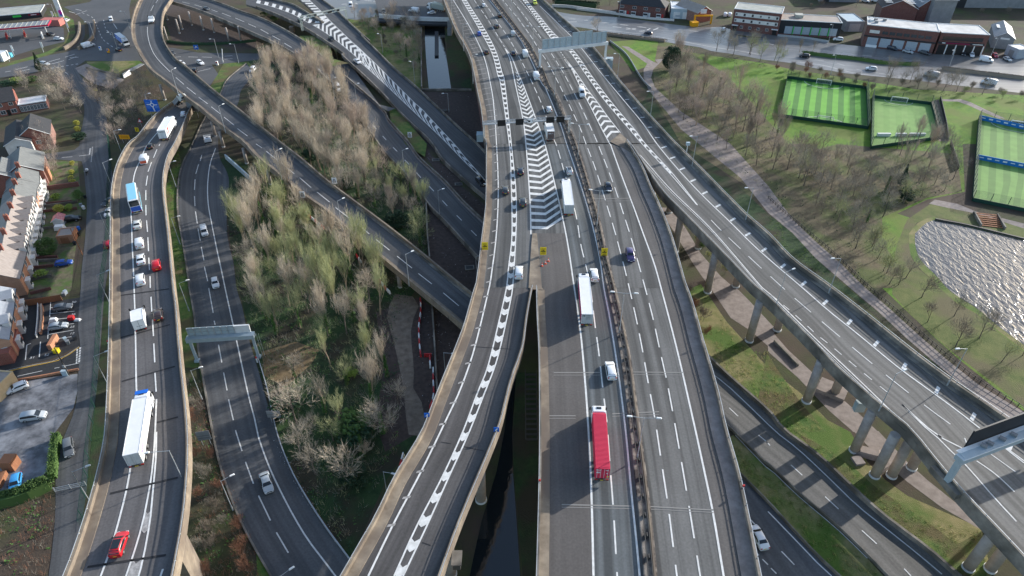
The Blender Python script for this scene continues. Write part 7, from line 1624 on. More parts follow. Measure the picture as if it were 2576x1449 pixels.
def pitch(label, TL, TR, BR, BL, m, goals, fence_lab, mesh_h=4.0):
    c = [P(*q1(s), .05) for s in (TL, TR, BR, BL)]
    b = MB(); b.face([c[3], c[2], c[1], c[0]], 0, [(0, 0), (1, 0), (1, 1), (0, 1)]); struct('sports_turf', b, m)
    t = thing('pitch_fence', fence_lab, 'fence', c[0]); o = -c[0]
    cc = [p + o for p in c] + [c[0] + o]
    for i, (a, d) in enumerate(zip(cc, cc[1:])):
        ob('kick_board', MB().sweep([a, d], [(-.06, 0), (.06, 0), (.06, 1.3), (-.06, 1.3)]), K['green_fence'], t)
        ms = MB()
        n = max(2, int((d - a).length / 4))
        for e in even([a, d], n=n): ms.box((e.x, e.y, mesh_h / 2), (.12, .12, mesh_h))
        for k in range(10): ms.sweep([a, d], [(-.015, 1.4 + k * (mesh_h - 1.4) / 9), (.015, 1.4 + k * (mesh_h - 1.4) / 9), (.015, 1.45 + k * (mesh_h - 1.4) / 9), (-.015, 1.45 + k * (mesh_h - 1.4) / 9)])
        ob('mesh_panel', ms, K['green_fence'], t)
    lines = MB()
    for g_, f in goals:
        end = (c[0], c[1], c[3]) if g_ == 0 else (c[3], c[2], c[0])
        mid = end[0].lerp(end[1], f); inw = (end[2] - end[0]).normalized(); al = (end[1] - end[0]).normalized()
        r_ = (end[1] - end[0]).length * .24
        pts = [mid + al * math.cos(math.pi * k / 24) * r_ + inw * math.sin(math.pi * k / 24) * r_ * .75 + Vector((0, 0, .03)) for k in range(25)]
        A_, B_ = offset(pts, -.12), offset(pts, .12)
        for k in range(24): lines.face([A_[k], A_[k + 1], B_[k + 1], B_[k]])
        gt = thing('football_goal', f"white football goal at the {'far' if g_ == 0 else 'near'} end of {label}", 'goal', mid + inw * 1.6, math.atan2(al.y, al.x), 'football goals')
        if inw.dot(Vector((-al.y, al.x, 0))) < 0: gt.rotation_euler = (0, 0, math.atan2(al.y, al.x) + math.pi)
        fr2 = MB()
        w2, h2 = 3.0, 2.2
        fr2.tube((-w2, 0, 0), (-w2, 0, h2), .12).tube((w2, 0, 0), (w2, 0, h2), .12).tube((-w2, 0, h2), (w2, 0, h2), .12).tube((-w2, -1.4, 0), (w2, -1.4, 0), .07)
        for s_ in (-1, 1): fr2.tube((s_ * w2, 0, h2), (s_ * w2, -1.4, 0), .07)
        ob('frame', fr2, K['white'], gt)
        nb = MB()
        for k in range(13): nb.tube((-w2 + k * .5, 0, h2), (-w2 + k * .5, -1.4, 0), .015, n=3)
        for k in range(5): nb.tube((-w2, -1.4 * k / 4, h2 * (1 - k / 4)), (w2, -1.4 * k / 4, h2 * (1 - k / 4)), .015, n=3)
        ob('net', nb, K['white'], gt)
    if goals: struct('pitch_markings', lines, K['paint'])
    return t, c
pitch("the striped bright pitch", "14: 190 790", "14: 985 895", "14: 1005 1300", "14: 105 1175", turf("striped_turf", (.06, .2, .025), (.14, .38, .04), 7.5), [(0, .47), (1, .52)], "dark green boards and mesh round the striped bright pitch")
pitch("the pale middle pitch", "14: 1045 985", "14: 1635 1055", "14: 1730 1400", "14: 1030 1500", turf("pale_turf", (.16, .3, .07), (.18, .32, .08), 5), [(0, .46)], "dark green boards and mesh round the pale middle pitch")
one('white_benches', MB().box((0, 0, .6), (5, .8, 1.2)).box((6.5, 0, .6), (4, .8, 1.2)).box((13, .5, .5), (6, .8, 1.0)), K['metal_w'], "row of white goal frames and benches at the near end of the pale pitch", 'bench', loc=P(*q1("14: 1160 1370")))
t, c = pitch("the far right pitch", "14: 2115 1200", "D: 2760 345", "D: 2760 570", "24: 2050 575", turf("right_turf", (.11, .22, .05), (.16, .3, .07), 9), [(0, .35)], "dark green fence round the far right pitch with blue banners")
for s, l in (("14: 2115 1200 2700 1330", "blue banner board across the far end of the right pitch"), ("24: 2092 150 2700 270", "blue banner board across the middle of the right pitch")):
    w_ = W(s, .05); t = thing('banner_board', l, 'banner', w_[0]); w0 = [p - w_[0] for p in w_]; ob('board', MB().sweep(w0, [(-.1, 0), (.1, 0), (.1, 1.8), (-.1, 1.8)]), mat("banner_blue", (.01, .17, .5), rough=.5), t)
    Lb = (w0[1]).length; d = w0[1].normalized(); lt = MB()
    for k in range(7):
        p = d * (Lb * (.08 + .13 * k)); lt.box((p.x + d.y * .18, p.y - d.x * .18, 1.0), (Lb * .07, .06, .5 if k % 2 else .3), math.atan2(d.y, d.x))
    ob('lettering', lt, K['signwhite'], t)
for s, l, hgt in (("U5: 880 600 1000 1120 1040 1449", "low dark wall beside the leaf-strewn strip right of the pale pitch", 1.4), ("24: 1830 0 1910 260", "dark fence running down to the pond path", 1.6)): one('dark_wall', MB().sweep(W(s, 0), [(-.1, 0), (.1, 0), (.1, hgt), (-.1, hgt)]), K['char'], l, 'fence')
patch("leaf_strip", "U5: 720 640 860 600 1030 1190 1060 1449 860 1449", .03, mat("leafy_strip", (.13, .1, .075), (.2, .16, .12), .6, .95, .5, 4))
t = thing('steps', "red-brown steps down to the pond", 'steps', P(*q1("24: 2220 780")), R_(-14))
for i in range(7): ob('step', MB().box((0, 3.2 - i * 1.05, .75 - i * .1), (6, .5, .16)), K['wood'], t)
ob('side_wall', MB().box((-3.3, 0, .5), (.4, 8, 1.0)), K['conc'], t); ob('side_wall', MB().box((3.3, 0, .5), (.4, 8, 1.0)), K['conc'], t)
one('pond_wall', MB().sweep(smooth(W("24: 1680 762 1800 785 2000 822 2576 962"), 3), [(-.25, 0), (.25, 0), (.25, .5), (-.25, .5)]), K['dsteel'], "dark edging wall along the straight bank of the pond", 'wall')
rail = thing('path_railing', "dark rail fence along the wooded side of the curved footpath", 'railing', (0, 0, 0)); rp = smooth(W("24: 0 555 230 760 500 985 730 1185 960 1415 34: 1250 215 1500 445 1800 705 2100 945 2576 1235"), 3)
for z_ in (.5, 1.05): ob('rail', MB().sweep(rp, [(-.05, z_), (.05, z_), (.05, z_ + .1), (-.05, z_ + .1)]), K['dsteel'], rail)
for a in even(rp, n=70): ob('post', MB().box((a.x, a.y, .6), (.12, .12, 1.2)), K['dsteel'], rail)
one('ditch_cable', MB().sweep(smooth(W("U1: 950 720 1230 950 1450 1300 1560 1449 13: 1400 900"), 4), [(-.12, 0), (.12, 0), (.12, .9), (-.12, .9)]), K['steel'], "thin wire fence along the ditch below the right-hand slip road", 'fence')
t = thing('traffic_bridge_gantry', "small white barrier arms on the traffic island", 'barrier', P(*q1("T2: 1915 1255"))); ob('arm', MB().tube((0, 0, 1), (.6, 1, 6), .18), K['white'], t); ob('post', MB().tube((0, 0, 0), (0, 0, 1.4), .2), K['white'], t)
for s, l in (("T2: 1800 1310", "round white bollard sign cluster on the traffic island"), ("T1: 2030 1010", "white bollard box on the crossing island"), ("T1: 2190 1060", "orange-lit bollard on the crossing island")):
    t = thing('traffic_bollard', l, 'bollard', P(*q1(s))); ob('body', MB().box((0, 0, .9), (1.0, .7, 1.8)), K['amber' if 'orange' in l else 'white'], t); ob('sign_disc', MB().tube((0, -.36, 1.4), (0, -.42, 1.4), .4, n=14), K['blue'] if 'round' not in l else K['red'], t)
t = thing('footbridge_tunnel', "grey and white covered stair on the junction bank", 'shelter', P(*q1("11: 1340 735")), ang(P(*q1("11: 1240 775")), P(*q1("11: 1440 665")))); ob('side_panel', MB().box((-4, 0, 1.0), (5, .3, 2)), K['white'], t); ob('roof', MB().box((3, 0, 1.6), (9, 2.2, .3)), K['metal_g'], t)
# ================================================================ TREES, SHRUBS, GROUND COVER
def bark(name, c): return mat(name, c, tuple(v * 1.5 for v in c), 2, .95, obj=True)
BK = {'tan': bark("bark_tan", (.3, .23, .16)), 'grey': bark("bark_grey", (.13, .105, .085)), 'dark': bark("bark_dark", (.06, .05, .042)), 'olive': bark("bark_olive", (.2, .185, .1))}
TW = {'tan': mat("twigs_tan", (.5, .425, .33), rough=.95, rvar=.1), 'pink': mat("twigs_pinkish", (.42, .34, .275), rough=.95, rvar=.12), 'grey': mat("twigs_grey", (.3, .265, .21), rough=.95, rvar=.12), 'brown': mat("twigs_brown", (.24, .2, .155), rough=.95, rvar=.12), 'olive': mat("twigs_olive", (.36, .37, .19), rough=.95, rvar=.12), 'red': mat("twigs_reddish", (.24, .12, .075), rough=.95, rvar=.2), 'green': mat("leaves_green", (.07, .13, .03), rough=.8, rvar=.2), 'lime': mat("leaves_lime", (.22, .3, .05), rough=.8, rvar=.15), 'dkgreen': mat("leaves_dark_green", (.025, .06, .025), rough=.8, rvar=.2), 'ivy': mat("ivy_green", (.05, .12, .02), rough=.7, rvar=.25), 'gold': mat("leaves_gold", (.4, .38, .07), rough=.8, rvar=.1)}
def rnd_dir(rr, d, spread):
    v = Vector((rr.gauss(0, 1), rr.gauss(0, 1), rr.gauss(0, 1))); v -= d * v.dot(d)
    if v.length < 1e-6: return d
    return (d * math.cos(spread) + v.normalized() * math.sin(spread)).normalized()
def twig(b, a, d, ln, w, rr):
    x = d.cross(Vector((rr.uniform(-1, 1), rr.uniform(-1, 1), rr.uniform(-1, 1))))
    if x.length < 1e-5: return
    x = x.normalized() * w / 2; m_ = a + d * ln * .5 + Vector((0, 0, .06 * ln)); e = a + d * ln
    b.face([a - x, a + x, m_ + x * .6, m_ - x * .6]); b.face([m_ - x * .6, m_ + x * .6, e])
def bare(seed, H=12, form='spread', fine=1.0, stems=1):
    rr = random.Random(seed); tr, cr = MB(), MB()
    up = .0 if form == 'spread' else (.55 if form == 'upright' else .2)
    def limb(a, d, ln, r, lev):
        n = 3; p = a; pts = [a]
        for i in range(n):
            d = rnd_dir(rr, d, rr.uniform(.03, .12)); d = (d + Vector((0, 0, .10 + up * .10))).normalized()
            q_ = p + d * ln / n
            r2 = r * (1 - .22)
            if lev <= 1 or (lev == 2 and r > .03): tr.tube(p, q_, r, r2, 6 if lev == 0 else 4, cap=False)
            else: 
                twig(cr, p, (q_ - p).normalized(), (q_ - p).length * 1.15, max(.036, r * 1.6), rr)
            p, r = q_, r2; pts.append(p)
        return pts, d, r
    def grow(a, d, ln, r, lev):
        pts, dd, r1 = limb(a, d, ln, r, lev)
        if lev == 3:
            for k in range(int(4 * fine)):
                t = rr.uniform(.15, 1); i = min(2, int(t * 3)); s = pts[i].lerp(pts[i + 1], t * 3 - i)
                twig(cr, s, rnd_dir(rr, (dd + Vector((0, 0, .2 + up))).normalized(), rr.uniform(.12, .5)), rr.uniform(.8, 1.7) * H / 12, .032, rr)
            return
        cnt = {0: rr.randint(6, 8), 1: rr.randint(4, 5), 2: int(5 * fine)}[lev]
        for k in range(cnt):
            t = rr.uniform(.45 if lev == 0 else .2, 1.0) if lev else .35 + .65 * (k + 1) / cnt
            i = min(2, int(t * 3 - 1e-6)); s = pts[i].lerp(pts[i + 1], t * 3 - i)
            sp = {'spread': (.55, 1.05), 'upright': (.22, .62), 'shrub': (.35, .9)}[form]
            grow(s, rnd_dir(rr, (dd + Vector((0, 0, up * .6))).normalized(), rr.uniform(*sp)), ln * {0: rr.uniform(.62, .85), 1: rr.uniform(.5, .7), 2: rr.uniform(.5, .75)}[lev] * (1 if lev or form != 'upright' else .95), r1 * rr.uniform(.45, .7), lev + 1)
        grow(pts[-1], dd, ln * .6, r1 * .8, lev + 1)
    for s in range(stems):
        d0 = rnd_dir(rr, Vector((0, 0, 1)), rr.uniform(0, .1 if stems == 1 else (.3 if form == 'upright' else .45))); o = Vector((rr.uniform(-.6, .6), rr.uniform(-.6, .6), 0)) * (0 if stems == 1 else 1)
        grow(o, d0, H * (.42 if form == 'spread' else .46), H * (.016 if stems == 1 else .011), 0)
    return tr, cr
def leafy(seed, H, Rr, n, ls, shape='round', z0=0.2):
    rr = random.Random(seed); b = MB(); cl = [(Vector((rr.gauss(0, .45), rr.gauss(0, .45), rr.uniform(-.8, .9))), rr.uniform(.25, .5)) for _ in range(14)]
    for i in range(n):
        c, s = cl[i % 14]
        v = c + Vector((rr.gauss(0, 1), rr.gauss(0, 1), rr.gauss(0, 1))) * s * .6
        if v.length > 1: v = v.normalized() * rr.uniform(.75, 1)
        z = z0 + (v.z + 1) / 2 * (H - z0)
        k = 1.0 if shape == 'round' else max(.1, 1 - (z / H) ** .9)
        p = Vector((v.x * Rr * k, v.y * Rr * k, z)); nrm = Vector((rr.gauss(0, 1), rr.gauss(0, 1), rr.gauss(.5, 1))).normalized(); x = nrm.orthogonal().normalized(); y = nrm.cross(x); s2 = ls * rr.uniform(.6, 1.3)
        b.face([p - x * s2, p - y * s2 * .6, p + x * s2, p + y * s2 * .6])
    return b
TM = {}
def protos():
    def add(k, tr, cr, barkm): TM[k] = (tr.mesh('trunk', BK[barkm]), None if cr is None else cr.mesh('crown', None))
    for i in range(4): add(('up', i), *bare(100 + i, 13, 'upright', .8, 2 if i % 2 else 1), 'tan')
    for i in range(4): add(('sp', i), *bare(200 + i, 11, 'spread'), 'grey')
    for i in range(3): add(('dk', i), *bare(250 + i, 10, 'spread'), 'dark')
    for i in range(3): add(('sh', i), *bare(300 + i, 4.2, 'shrub', .75, 3), 'grey')
    for k in list(TM):
        me = TM[k][1]; me.materials.clear(); me.materials.append(None)
    for i in range(3):
        b = MB(); rr = random.Random(i)
        for j in range(420):
            z = rr.uniform(.3, 6.5); a = rr.uniform(0, 6.28); r = rr.uniform(.1, .75) * (1 - z / 11); p = Vector((math.cos(a) * r, math.sin(a) * r, z)); n_ = rnd_dir(rr, Vector((math.cos(a), math.sin(a), .3)).normalized(), .7); x = n_.orthogonal().normalized() * .18; y = n_.cross(x)
            b.face([p - x, p - y * .7, p + x, p + y * .7])
        TM[('ivy', i)] = b.mesh('ivy', K['green_fence']); TM[('ivy', i)].materials.clear(); TM[('ivy', i)].materials.append(TW['ivy'])
    for i in range(3): m_ = leafy(400 + i, 2.6, 1.6, 900, .17).mesh('foliage', None); m_.materials.clear(); m_.materials.append(None); TM[('bush', i)] = m_
    m_ = leafy(410, 8, 2.6, 2600, .22, 'cone').mesh('foliage', None); m_.materials.clear(); m_.materials.append(None); TM[('con', 0)] = m_
    m_ = leafy(420, 7, 2.6, 3000, .2).mesh('foliage', None); m_.materials.clear(); m_.materials.append(None); TM[('ever', 0)] = m_
    st = MB().tube((0, 0, 0), (0, 0, 1.2), .1, .06, 6); TM[('stem', 0)] = st.mesh('trunk', BK['dark'])
protos()
NTREE = [0]
def setm(o, m):
    o.material_slots[0].link = 'OBJECT'; o.material_slots[0].material = m
def tree(kind, i, col, pos, sc, label, group=None, ivy=False, cat='tree', name='bare_tree', hsc=None):
    tr, cr = TM[(kind, i)]
    t = thing(name, label, cat, pos, random.uniform(0, 6.28), group); k = sc
    t.scale = (k, k, k * (hsc or 1))
    ob('trunk', tr, None, t); o = ob('crown', cr, None, t); setm(o, TW[col])
    if ivy: ob('ivy', TM[('ivy', i % 3)], None, t)
    NTREE[0] += 1
    return t
def bush(s, col, w, h, label, kind='bush', i=None, cat='bush', name='leafy_bush', group=None, z=0):
    p = P(*q1(s), z) if isinstance(s, str) else s
    t = thing(name, label, cat, p, random.uniform(0, 6.28), group)
    me = TM[(kind, random.randrange(3) if i is None else i)]
    H0 = {'bush': 2.6, 'con': 8, 'ever': 7}[kind]; R0 = {'bush': 1.6, 'con': 2.6, 'ever': 2.6}[kind]
    o = ob('foliage', me, None, t); setm(o, TW[col]); ob('trunk', TM[('stem', 0)], None, t); t.scale = (w / 2 / R0, w / 2 / R0, h / H0)
    return t
def inside(p, poly):
    x, y = p; c = False; n = len(poly)
    for i in range(n):
        (x1, y1), (x2, y2) = poly[i], poly[i - 1]
        if (y1 > y) != (y2 > y) and x < (x2 - x1) * (y - y1) / (y2 - y1) + x1: c = not c
    return c
GAP = 1.3
def scatter(s, gap, rr, cap=999):
    gap *= GAP
    poly = [(p.x, p.y) for p in W(s)]
    xs, ys = [p[0] for p in poly], [p[1] for p in poly]; pts = []
    for _ in range(6000):
        p = (rr.uniform(min(xs), max(xs)), rr.uniform(min(ys), max(ys)))
        if inside(p, poly) and all((p[0] - a[0]) ** 2 + (p[1] - a[1]) ** 2 > gap * gap for a in pts):
            pts.append(p)
            if len(pts) >= cap: break
    return pts
ORD = ('first', 'second', 'third', 'fourth', 'fifth', 'sixth', 'seventh', 'eighth', 'ninth', 'tenth', 'eleventh', 'twelfth', 'thirteenth', 'fourteenth', 'fifteenth', 'sixteenth', 'seventeenth', 'eighteenth', 'nineteenth', 'twentieth')
FOREST = []
def copse(s, gap, kinds, cols, scr, where, group, seed, ivy=0, rows=9.0, name='bare_tree', cat='tree', word=None, cap=999, fill=True):
    rr = random.Random(seed); pts = scatter(s, gap, rr, cap); pts.sort(key=lambda p: p[1])
    if fill:
        for p in scatter(s, gap * .78, rr):
            if all((p[0] - a[0]) ** 2 + (p[1] - a[1]) ** 2 > (gap * .78) ** 2 for a in pts): FOREST.append((rr.choice(kinds), rr.choice(cols), p, rr.uniform(*scr) * .98, rr.uniform(0, 6.28), rr.randrange(3)))
    rws, cur = [], []
    for p in pts:
        if cur and p[1] - cur[0][1] > rows: rws.append(cur); cur = []
        cur.append(p)
    if cur: rws.append(cur)
    words = {'tan': 'tan', 'pink': 'pinkish', 'grey': 'greyish', 'brown': 'dark brown', 'olive': 'olive', 'red': 'reddish', 'green': 'green', 'lime': 'lime', 'dkgreen': 'dark green'}
    for ri, row in enumerate(rws):
        row.sort(key=lambda p: p[0] / max(1, p[1] + 60))
        for ci, p in enumerate(row):
            k = rr.choice(kinds); c = rr.choice(cols); n_ = 4 if k in ('up', 'sp') else 3
            l = f"{words[c]} {word or 'bare tree'}, {where}, {ORD[min(ri, 19)]} row, {ORD[min(ci, 19)]} from left"
            tree(k, rr.randrange(n_), c, (p[0], p[1], 0), rr.uniform(*scr) * 1.12, l, group, ivy and rr.random() < ivy, cat, name, rr.uniform(.9, 1.15))
copse("22: 0 0 12: 40 1300 60 900 250 700 600 700 800 900 980 1120 1130 1320 22: 1180 60 1240 200 1330 300 900 600 500 200", 4.6, ['up', 'up', 'sp'], ['tan', 'tan', 'pink'], (.8, 1.1), "pale copse beside curved ramp", 'pale trees beside the curved ramp', 1, .1)
copse("22: 560 150 900 500 1240 260 1450 350 1620 560 1700 700 1700 1080 1250 700 900 480", 5.0, ['sp', 'up'], ['grey', 'olive', 'pink'], (.65, .9), "ivy copse above ramp", 'ivy-green trees above the ramp', 2, .7)
copse("21: 2380 760 22: 60 560 300 560 620 900 1000 1180 1230 1430 32: 1280 120 1250 300 1180 420 800 500 400 480 120 520 60 200", 4.3, ['up', 'up', 'up', 'sp'], ['tan', 'tan', 'olive', 'olive'], (.85, 1.15), "tall central copse", 'tall trees of the central copse', 3, .35)
copse("32: 700 480 1180 420 1330 620 1420 900 1450 1300 1300 1400 900 1449 500 1200 340 900 500 740", 6.2, ['up', 'sp'], ['tan', 'grey', 'olive'], (.6, .95), "thin end of central copse", 'trees at thin end of central copse', 4, .55)
copse("32: 260 1150 900 1449 1350 1449 42: 1260 250 1180 500 1000 700 700 620 450 380 330 100", 5.0, ['sh', 'sp'], ['grey', 'tan', 'olive', 'pink'], (.6, 1.1), "thicket below central copse", 'thicket below the central copse', 5, .1, name='bare_tree', word='bare small tree')
copse("13: 1500 700 1650 640 1800 700 2150 900 2350 1050 24: 200 0 500 250 560 430 350 450 100 250 -100 280 13: 1700 1200 1560 950", 5.4, ['sp', 'sp', 'up'], ['pink', 'grey', 'pink', 'brown'], (.75, 1.05), "wood beside motorway ditch", 'brown wood beside the ditch', 6, .08)
copse("24: 500 60 900 260 1250 340 1700 380 1880 460 1600 540 1250 640 1130 760 1100 920 1200 1150 1000 1180 620 820 420 560 300 300", 5.0, ['sp', 'sp', 'dk'], ['grey', 'olive', 'grey', 'brown'], (.6, .9), "wood between footpath and pond", 'grey wood between footpath and pond', 7, .1)
copse("24: 1150 1000 1260 1200 1380 1330 1440 1449 34: 1900 260 2200 560 2400 760 1900 640 1500 300 1300 100 24: 1100 1250 1000 1050", 6.2, ['dk', 'sp'], ['brown', 'grey', 'olive'], (.55, .8), "open pond bank", 'open trees on the pond bank', 8)
copse("24: 1250 60 1500 -60 1850 60 1930 420 1700 420 1350 330", 6.0, ['up', 'sp'], ['pink', 'grey'], (.7, .95), "before the pale pitch", 'trees in front of the pale pitch', 9)
copse("11: 900 900 1100 830 1400 830 1560 900 1560 960 1420 1230 1300 1440 1130 1449 1080 1260 960 1010", 6.0, ['sp', 'sp'], ['grey', 'brown', 'pink'], (.6, .85), "bank by blue sign", 'trees on the bank beside the blue sign', 10)
copse("11: 180 860 450 800 700 830 800 960 830 1140 700 1180 400 1000 200 960", 6.5, ['sp'], ['pink', 'tan', 'grey'], (.6, .85), "upper left house gardens", 'trees in the upper left gardens', 11)
copse("H1: 760 120 1000 330 1300 560 1230 900 1120 1000 1000 700 800 300", 7.0, ['sp'], ['pink', 'pink'], (.7, .95), "lawn by brick gables", 'pinkish trees by the brick gables', 12)
copse("12: 980 170 1300 150 1500 180 1640 260 1660 560 1600 760 1450 620 1250 420 1080 260", 5.0, ['sp', 'sp', 'sh'], ['pink', 'brown', 'brown', 'grey'], (.6, .85), "bank left of open canal", 'brown trees left of the canal', 13, .08)
copse("U2: 130 960 500 1040 820 1110 1060 1140 1300 1180 1240 1110 900 1040 420 940", 7.0, ['dk', 'sp'], ['grey', 'grey'], (.95, 1.2), "the row along the shopping road", 'bare trees along the shopping road', 14, rows=99)
copse("U2: 1100 1080 1700 1220 1800 1380 1300 1280", 6.0, ['sp', 'dk'], ['olive', 'brown'], (.6, .9), "the clump by the hedge below the flats", 'clump of trees below the flats', 15)
copse("U3: 1740 1449 14: 1250 760 1500 800 1850 850 1900 930 1500 900 1200 820", 6.0, ['dk', 'sp'], ['brown', 'grey'], (.65, .9), "the row behind the two pitches", 'bare trees behind the two pitches', 16, rows=99)
copse("13: 700 10 1000 0 1000 60 760 60", 8, ['sp'], ['brown'], (.6, .8), "clump left of brick terrace", 'dark clump by the terrace pair', 17, rows=99)
copse("14: 150 20 800 60 1250 90 1900 95 2576 130 2576 160 1500 110 700 100 100 60", 9, ['sp', 'sh'], ['brown', 'brown', 'grey'], (.5, .9), "the hedge line behind the shops", 'trees behind the shops', 18, rows=99)
copse("12: 0 60 180 130 400 200 330 250 100 150", 5, ['sp'], ['olive'], (.3, .5), "the bank between the two slip roads", 'small trees between slip roads', 19, rows=99, word='small bare tree')
copse("33: 1720 60 1860 200 1980 450 1900 600 1820 300", 4.5, ['sh'], ['red', 'brown'], (.7, 1.1), "below the motorway edge", 'rusty bushes under the motorway edge', 20, rows=99, name='bare_shrub', cat='shrub', word='bare shrub')
copse("23: 1330 260 1480 470 1560 620 1480 640 1380 450", 4.5, ['sh'], ['brown', 'olive'], (.7, 1.1), "the bushes below the far piers", 'bushes below the far piers', 21, rows=99, name='bare_shrub', cat='shrub', word='bare shrub')
copse("23: 1720 820 1880 1040 2100 1280 2300 1449 2150 1380 1900 1140", 4.5, ['sh'], ['olive', 'green'], (.5, .8), "the planted strip between the piers", 'shrubs between the piers', 22, rows=99, name='bare_shrub', cat='shrub', word='leafless shrub')
copse("31: 1880 1000 2010 1000 2090 1449 41: 2210 480 2380 880 2520 1200 2560 1449 2100 1449 1900 1250 1960 600 1930 200", 3.4, ['sh'], ['red', 'red', 'brown', 'grey'], (.55, .9), "scrub right of left viaduct", 'rusty scrub beside the underpass road', 23, name='bare_shrub', cat='shrub', word='bare shrub', rows=5)
copse("14: 190 700 400 690 800 790 960 830 960 900 700 850 400 800 100 740 20 680", 4.5, ['sh'], ['red', 'brown'], (.6, .9), "the reddish hedge above the striped pitch", 'reddish hedge above the striped pitch', 24, name='bare_shrub', cat='shrub', word='bare shrub', rows=99)
copse("14: 1000 900 1500 850 2000 900 2576 990 2576 1040 1800 930 1400 900 1050 950", 5.5, ['sh', 'sh', 'sp'], ['brown', 'olive', 'brown'], (.6, .85), "the scrub above the pale pitch", 'scrub above the pale pitch', 25, name='bare_shrub', cat='shrub', word='bare shrub', rows=99)
# single trees the photograph sets apart
tree('dk', 0, 'tan', P(*q1("U1: 745 600")), 1.0, "round tan-crowned tree standing by the motorway edge and shopping road", cat='tree')
tree('sp', 1, 'tan', P(*q1("U1: 2100 800")), .8, "orange-tan tree where the park path meets the shopping road")
tree('up', 2, 'olive', P(*q1("12: 820 600")), .42, "dark round bush-like tree on the grass between slip roads")
for i, (s, d) in enumerate((("U2: 1820 1010", "left"), ("U2: 2130 1050", "middle"), ("U2: 2390 1070", "right"))): tree('up', i, 'grey', P(*q1(s)), .5, f"slim young street tree, {d} one of three on the verge before the charcoal shop", 'slim street trees before the charcoal shop')
for s, d in (("34: 2250 420", "beside the water, its trunk bent"), ("34: 2560 680", "at the right edge casting a long shadow")): tree('dk', 1, 'brown', P(*q1(s)), .62, "dark bare tree on the pond bank, " + d)
for s, d in (("24: 1160 1280", "with a thick leaning trunk"), ("24: 1310 1420", "nearest the curved shore")): tree('dk', 2, 'olive', P(*q1(s)), .66, "bare tree on the pond lawn, " + d)
# leafy bushes and evergreens
bush("T1: 830 1445", 'dkgreen', 6, 9, "dark green conifer at the junction beside the silver estate", 'con', 0, 'conifer', 'conifer_tree')
bush("13: 1590 700", 'dkgreen', 9, 11, "dark ivy-covered tree at the bend of the park path", 'ever', 0, 'tree', 'ivy_tree')
bush("24: 1330 420", 'dkgreen', 6, 8, "dark evergreen tree in front of the pale pitch", 'con', 0, 'conifer', 'conifer_tree')
bush("24: 1380 570", 'dkgreen', 6, 5, "dark evergreen bush at the near end of the pale pitch wood", 'ever', 0)
bush("H2: 990 1080", 'green', 6, 5, "round grey-green tree in the terrace garden", 'ever', 0, 'tree', 'leafy_tree')
bush("H1: 1600 1340", 'green', 4, 3.4, "round olive bush at the end of a front garden by the street")
bush("H1: 1130 1330", 'lime', 3, 2, "lime bush in the garden below the brown wall")
bush("H2: 1210 240", 'gold', 3.4, 2.6, "larger golden bush in the middle garden")
bush("H2: 1430 230", 'lime', 2.8, 2.6, "smaller yellow-green bush by the garden end wall")
bush("H3: 850 190", 'lime', 4, 1.6, "bright green shrub in the lowest front garden")
for s, l in (("H1: 1470 640", "upper one"), ("H1: 1450 820", "second"), ("H1: 1450 940", "third"), ("H1: 1470 1010", "lowest")): bush(s, 'gold', 2.2, 1.6, f"yellow variegated shrub in the garden edge by the street trees, {l}", group='yellow shrubs by the street trees')
for s, l in (("T5: 1560 1080", "upper"), ("T5: 1570 1200", "lower")): bush(s, 'gold', 2.6, 2.2, f"yellow shrub along the brick house lawn, {l} one", group='yellow shrubs by the lawn')
bush("T5: 1600 1380", 'dkgreen', 6, 3, "dark green laurel at the street corner below the yellow shrubs")
bush("T5: 340 220", 'lime', 6, 2.4, "pale lime hedge by the main road at the left edge"); bush("T5: 160 300", 'dkgreen', 8, 2.6, "dark clipped hedge in front of the pink house roof"); bush("T5: 640 200", 'green', 6, 2.4, "mid green bush beside the dark conifer")
bush("T5: 1940 390", 'gold', 2, 1.4, "yellow flowering shrub at the bank edge by the street")
bush("T3: 180 330", 'green', 5, 2.4, "pale green shrub between the two slip roads at the top"); bush("T3: 370 420", 'green', 5, 2.4, "second green shrub between the two slip roads")
for i, (s, w) in enumerate((("22: 90 560", 7), ("32: 960 900", 4), ("22: 1420 820", 8), ("22: 900 450", 6), ("12: 1500 260", 8), ("32: 300 1250", 8), ("32: 980 1449", 9), ("42: 1020 100", 8), ("12: 320 800", 7), ("42: 1000 520", 6), ("22: 560 170", 7))):
    bush(s, ('green', 'lime', 'dkgreen', 'dkgreen', 'dkgreen', 'dkgreen', 'green', 'dkgreen', 'green', 'dkgreen', 'dkgreen')[i], w, w * .6, ("dark green holly at the corner of the central copse", "bright green bush alone in the copse clearing", "ivy mass in the shaded copse corner above the ramp", "ivy mass by the ramp sign", "dark evergreen on the canal bank", "ivy patch at the copse edge above the sign back", "ivy patch at the foot of the central copse", "ivy mass above the slip road barrier boards", "green undergrowth among the tan trees", "low ivy by the slip road lamp", "dark ivy among the pale copse by the ramp")[i], 'ever' if i in (2, 4) else 'bush', 0 if i in (2, 4) else None)
hp = smooth(W("41: 590 60 560 260 540 480"), 1.6)
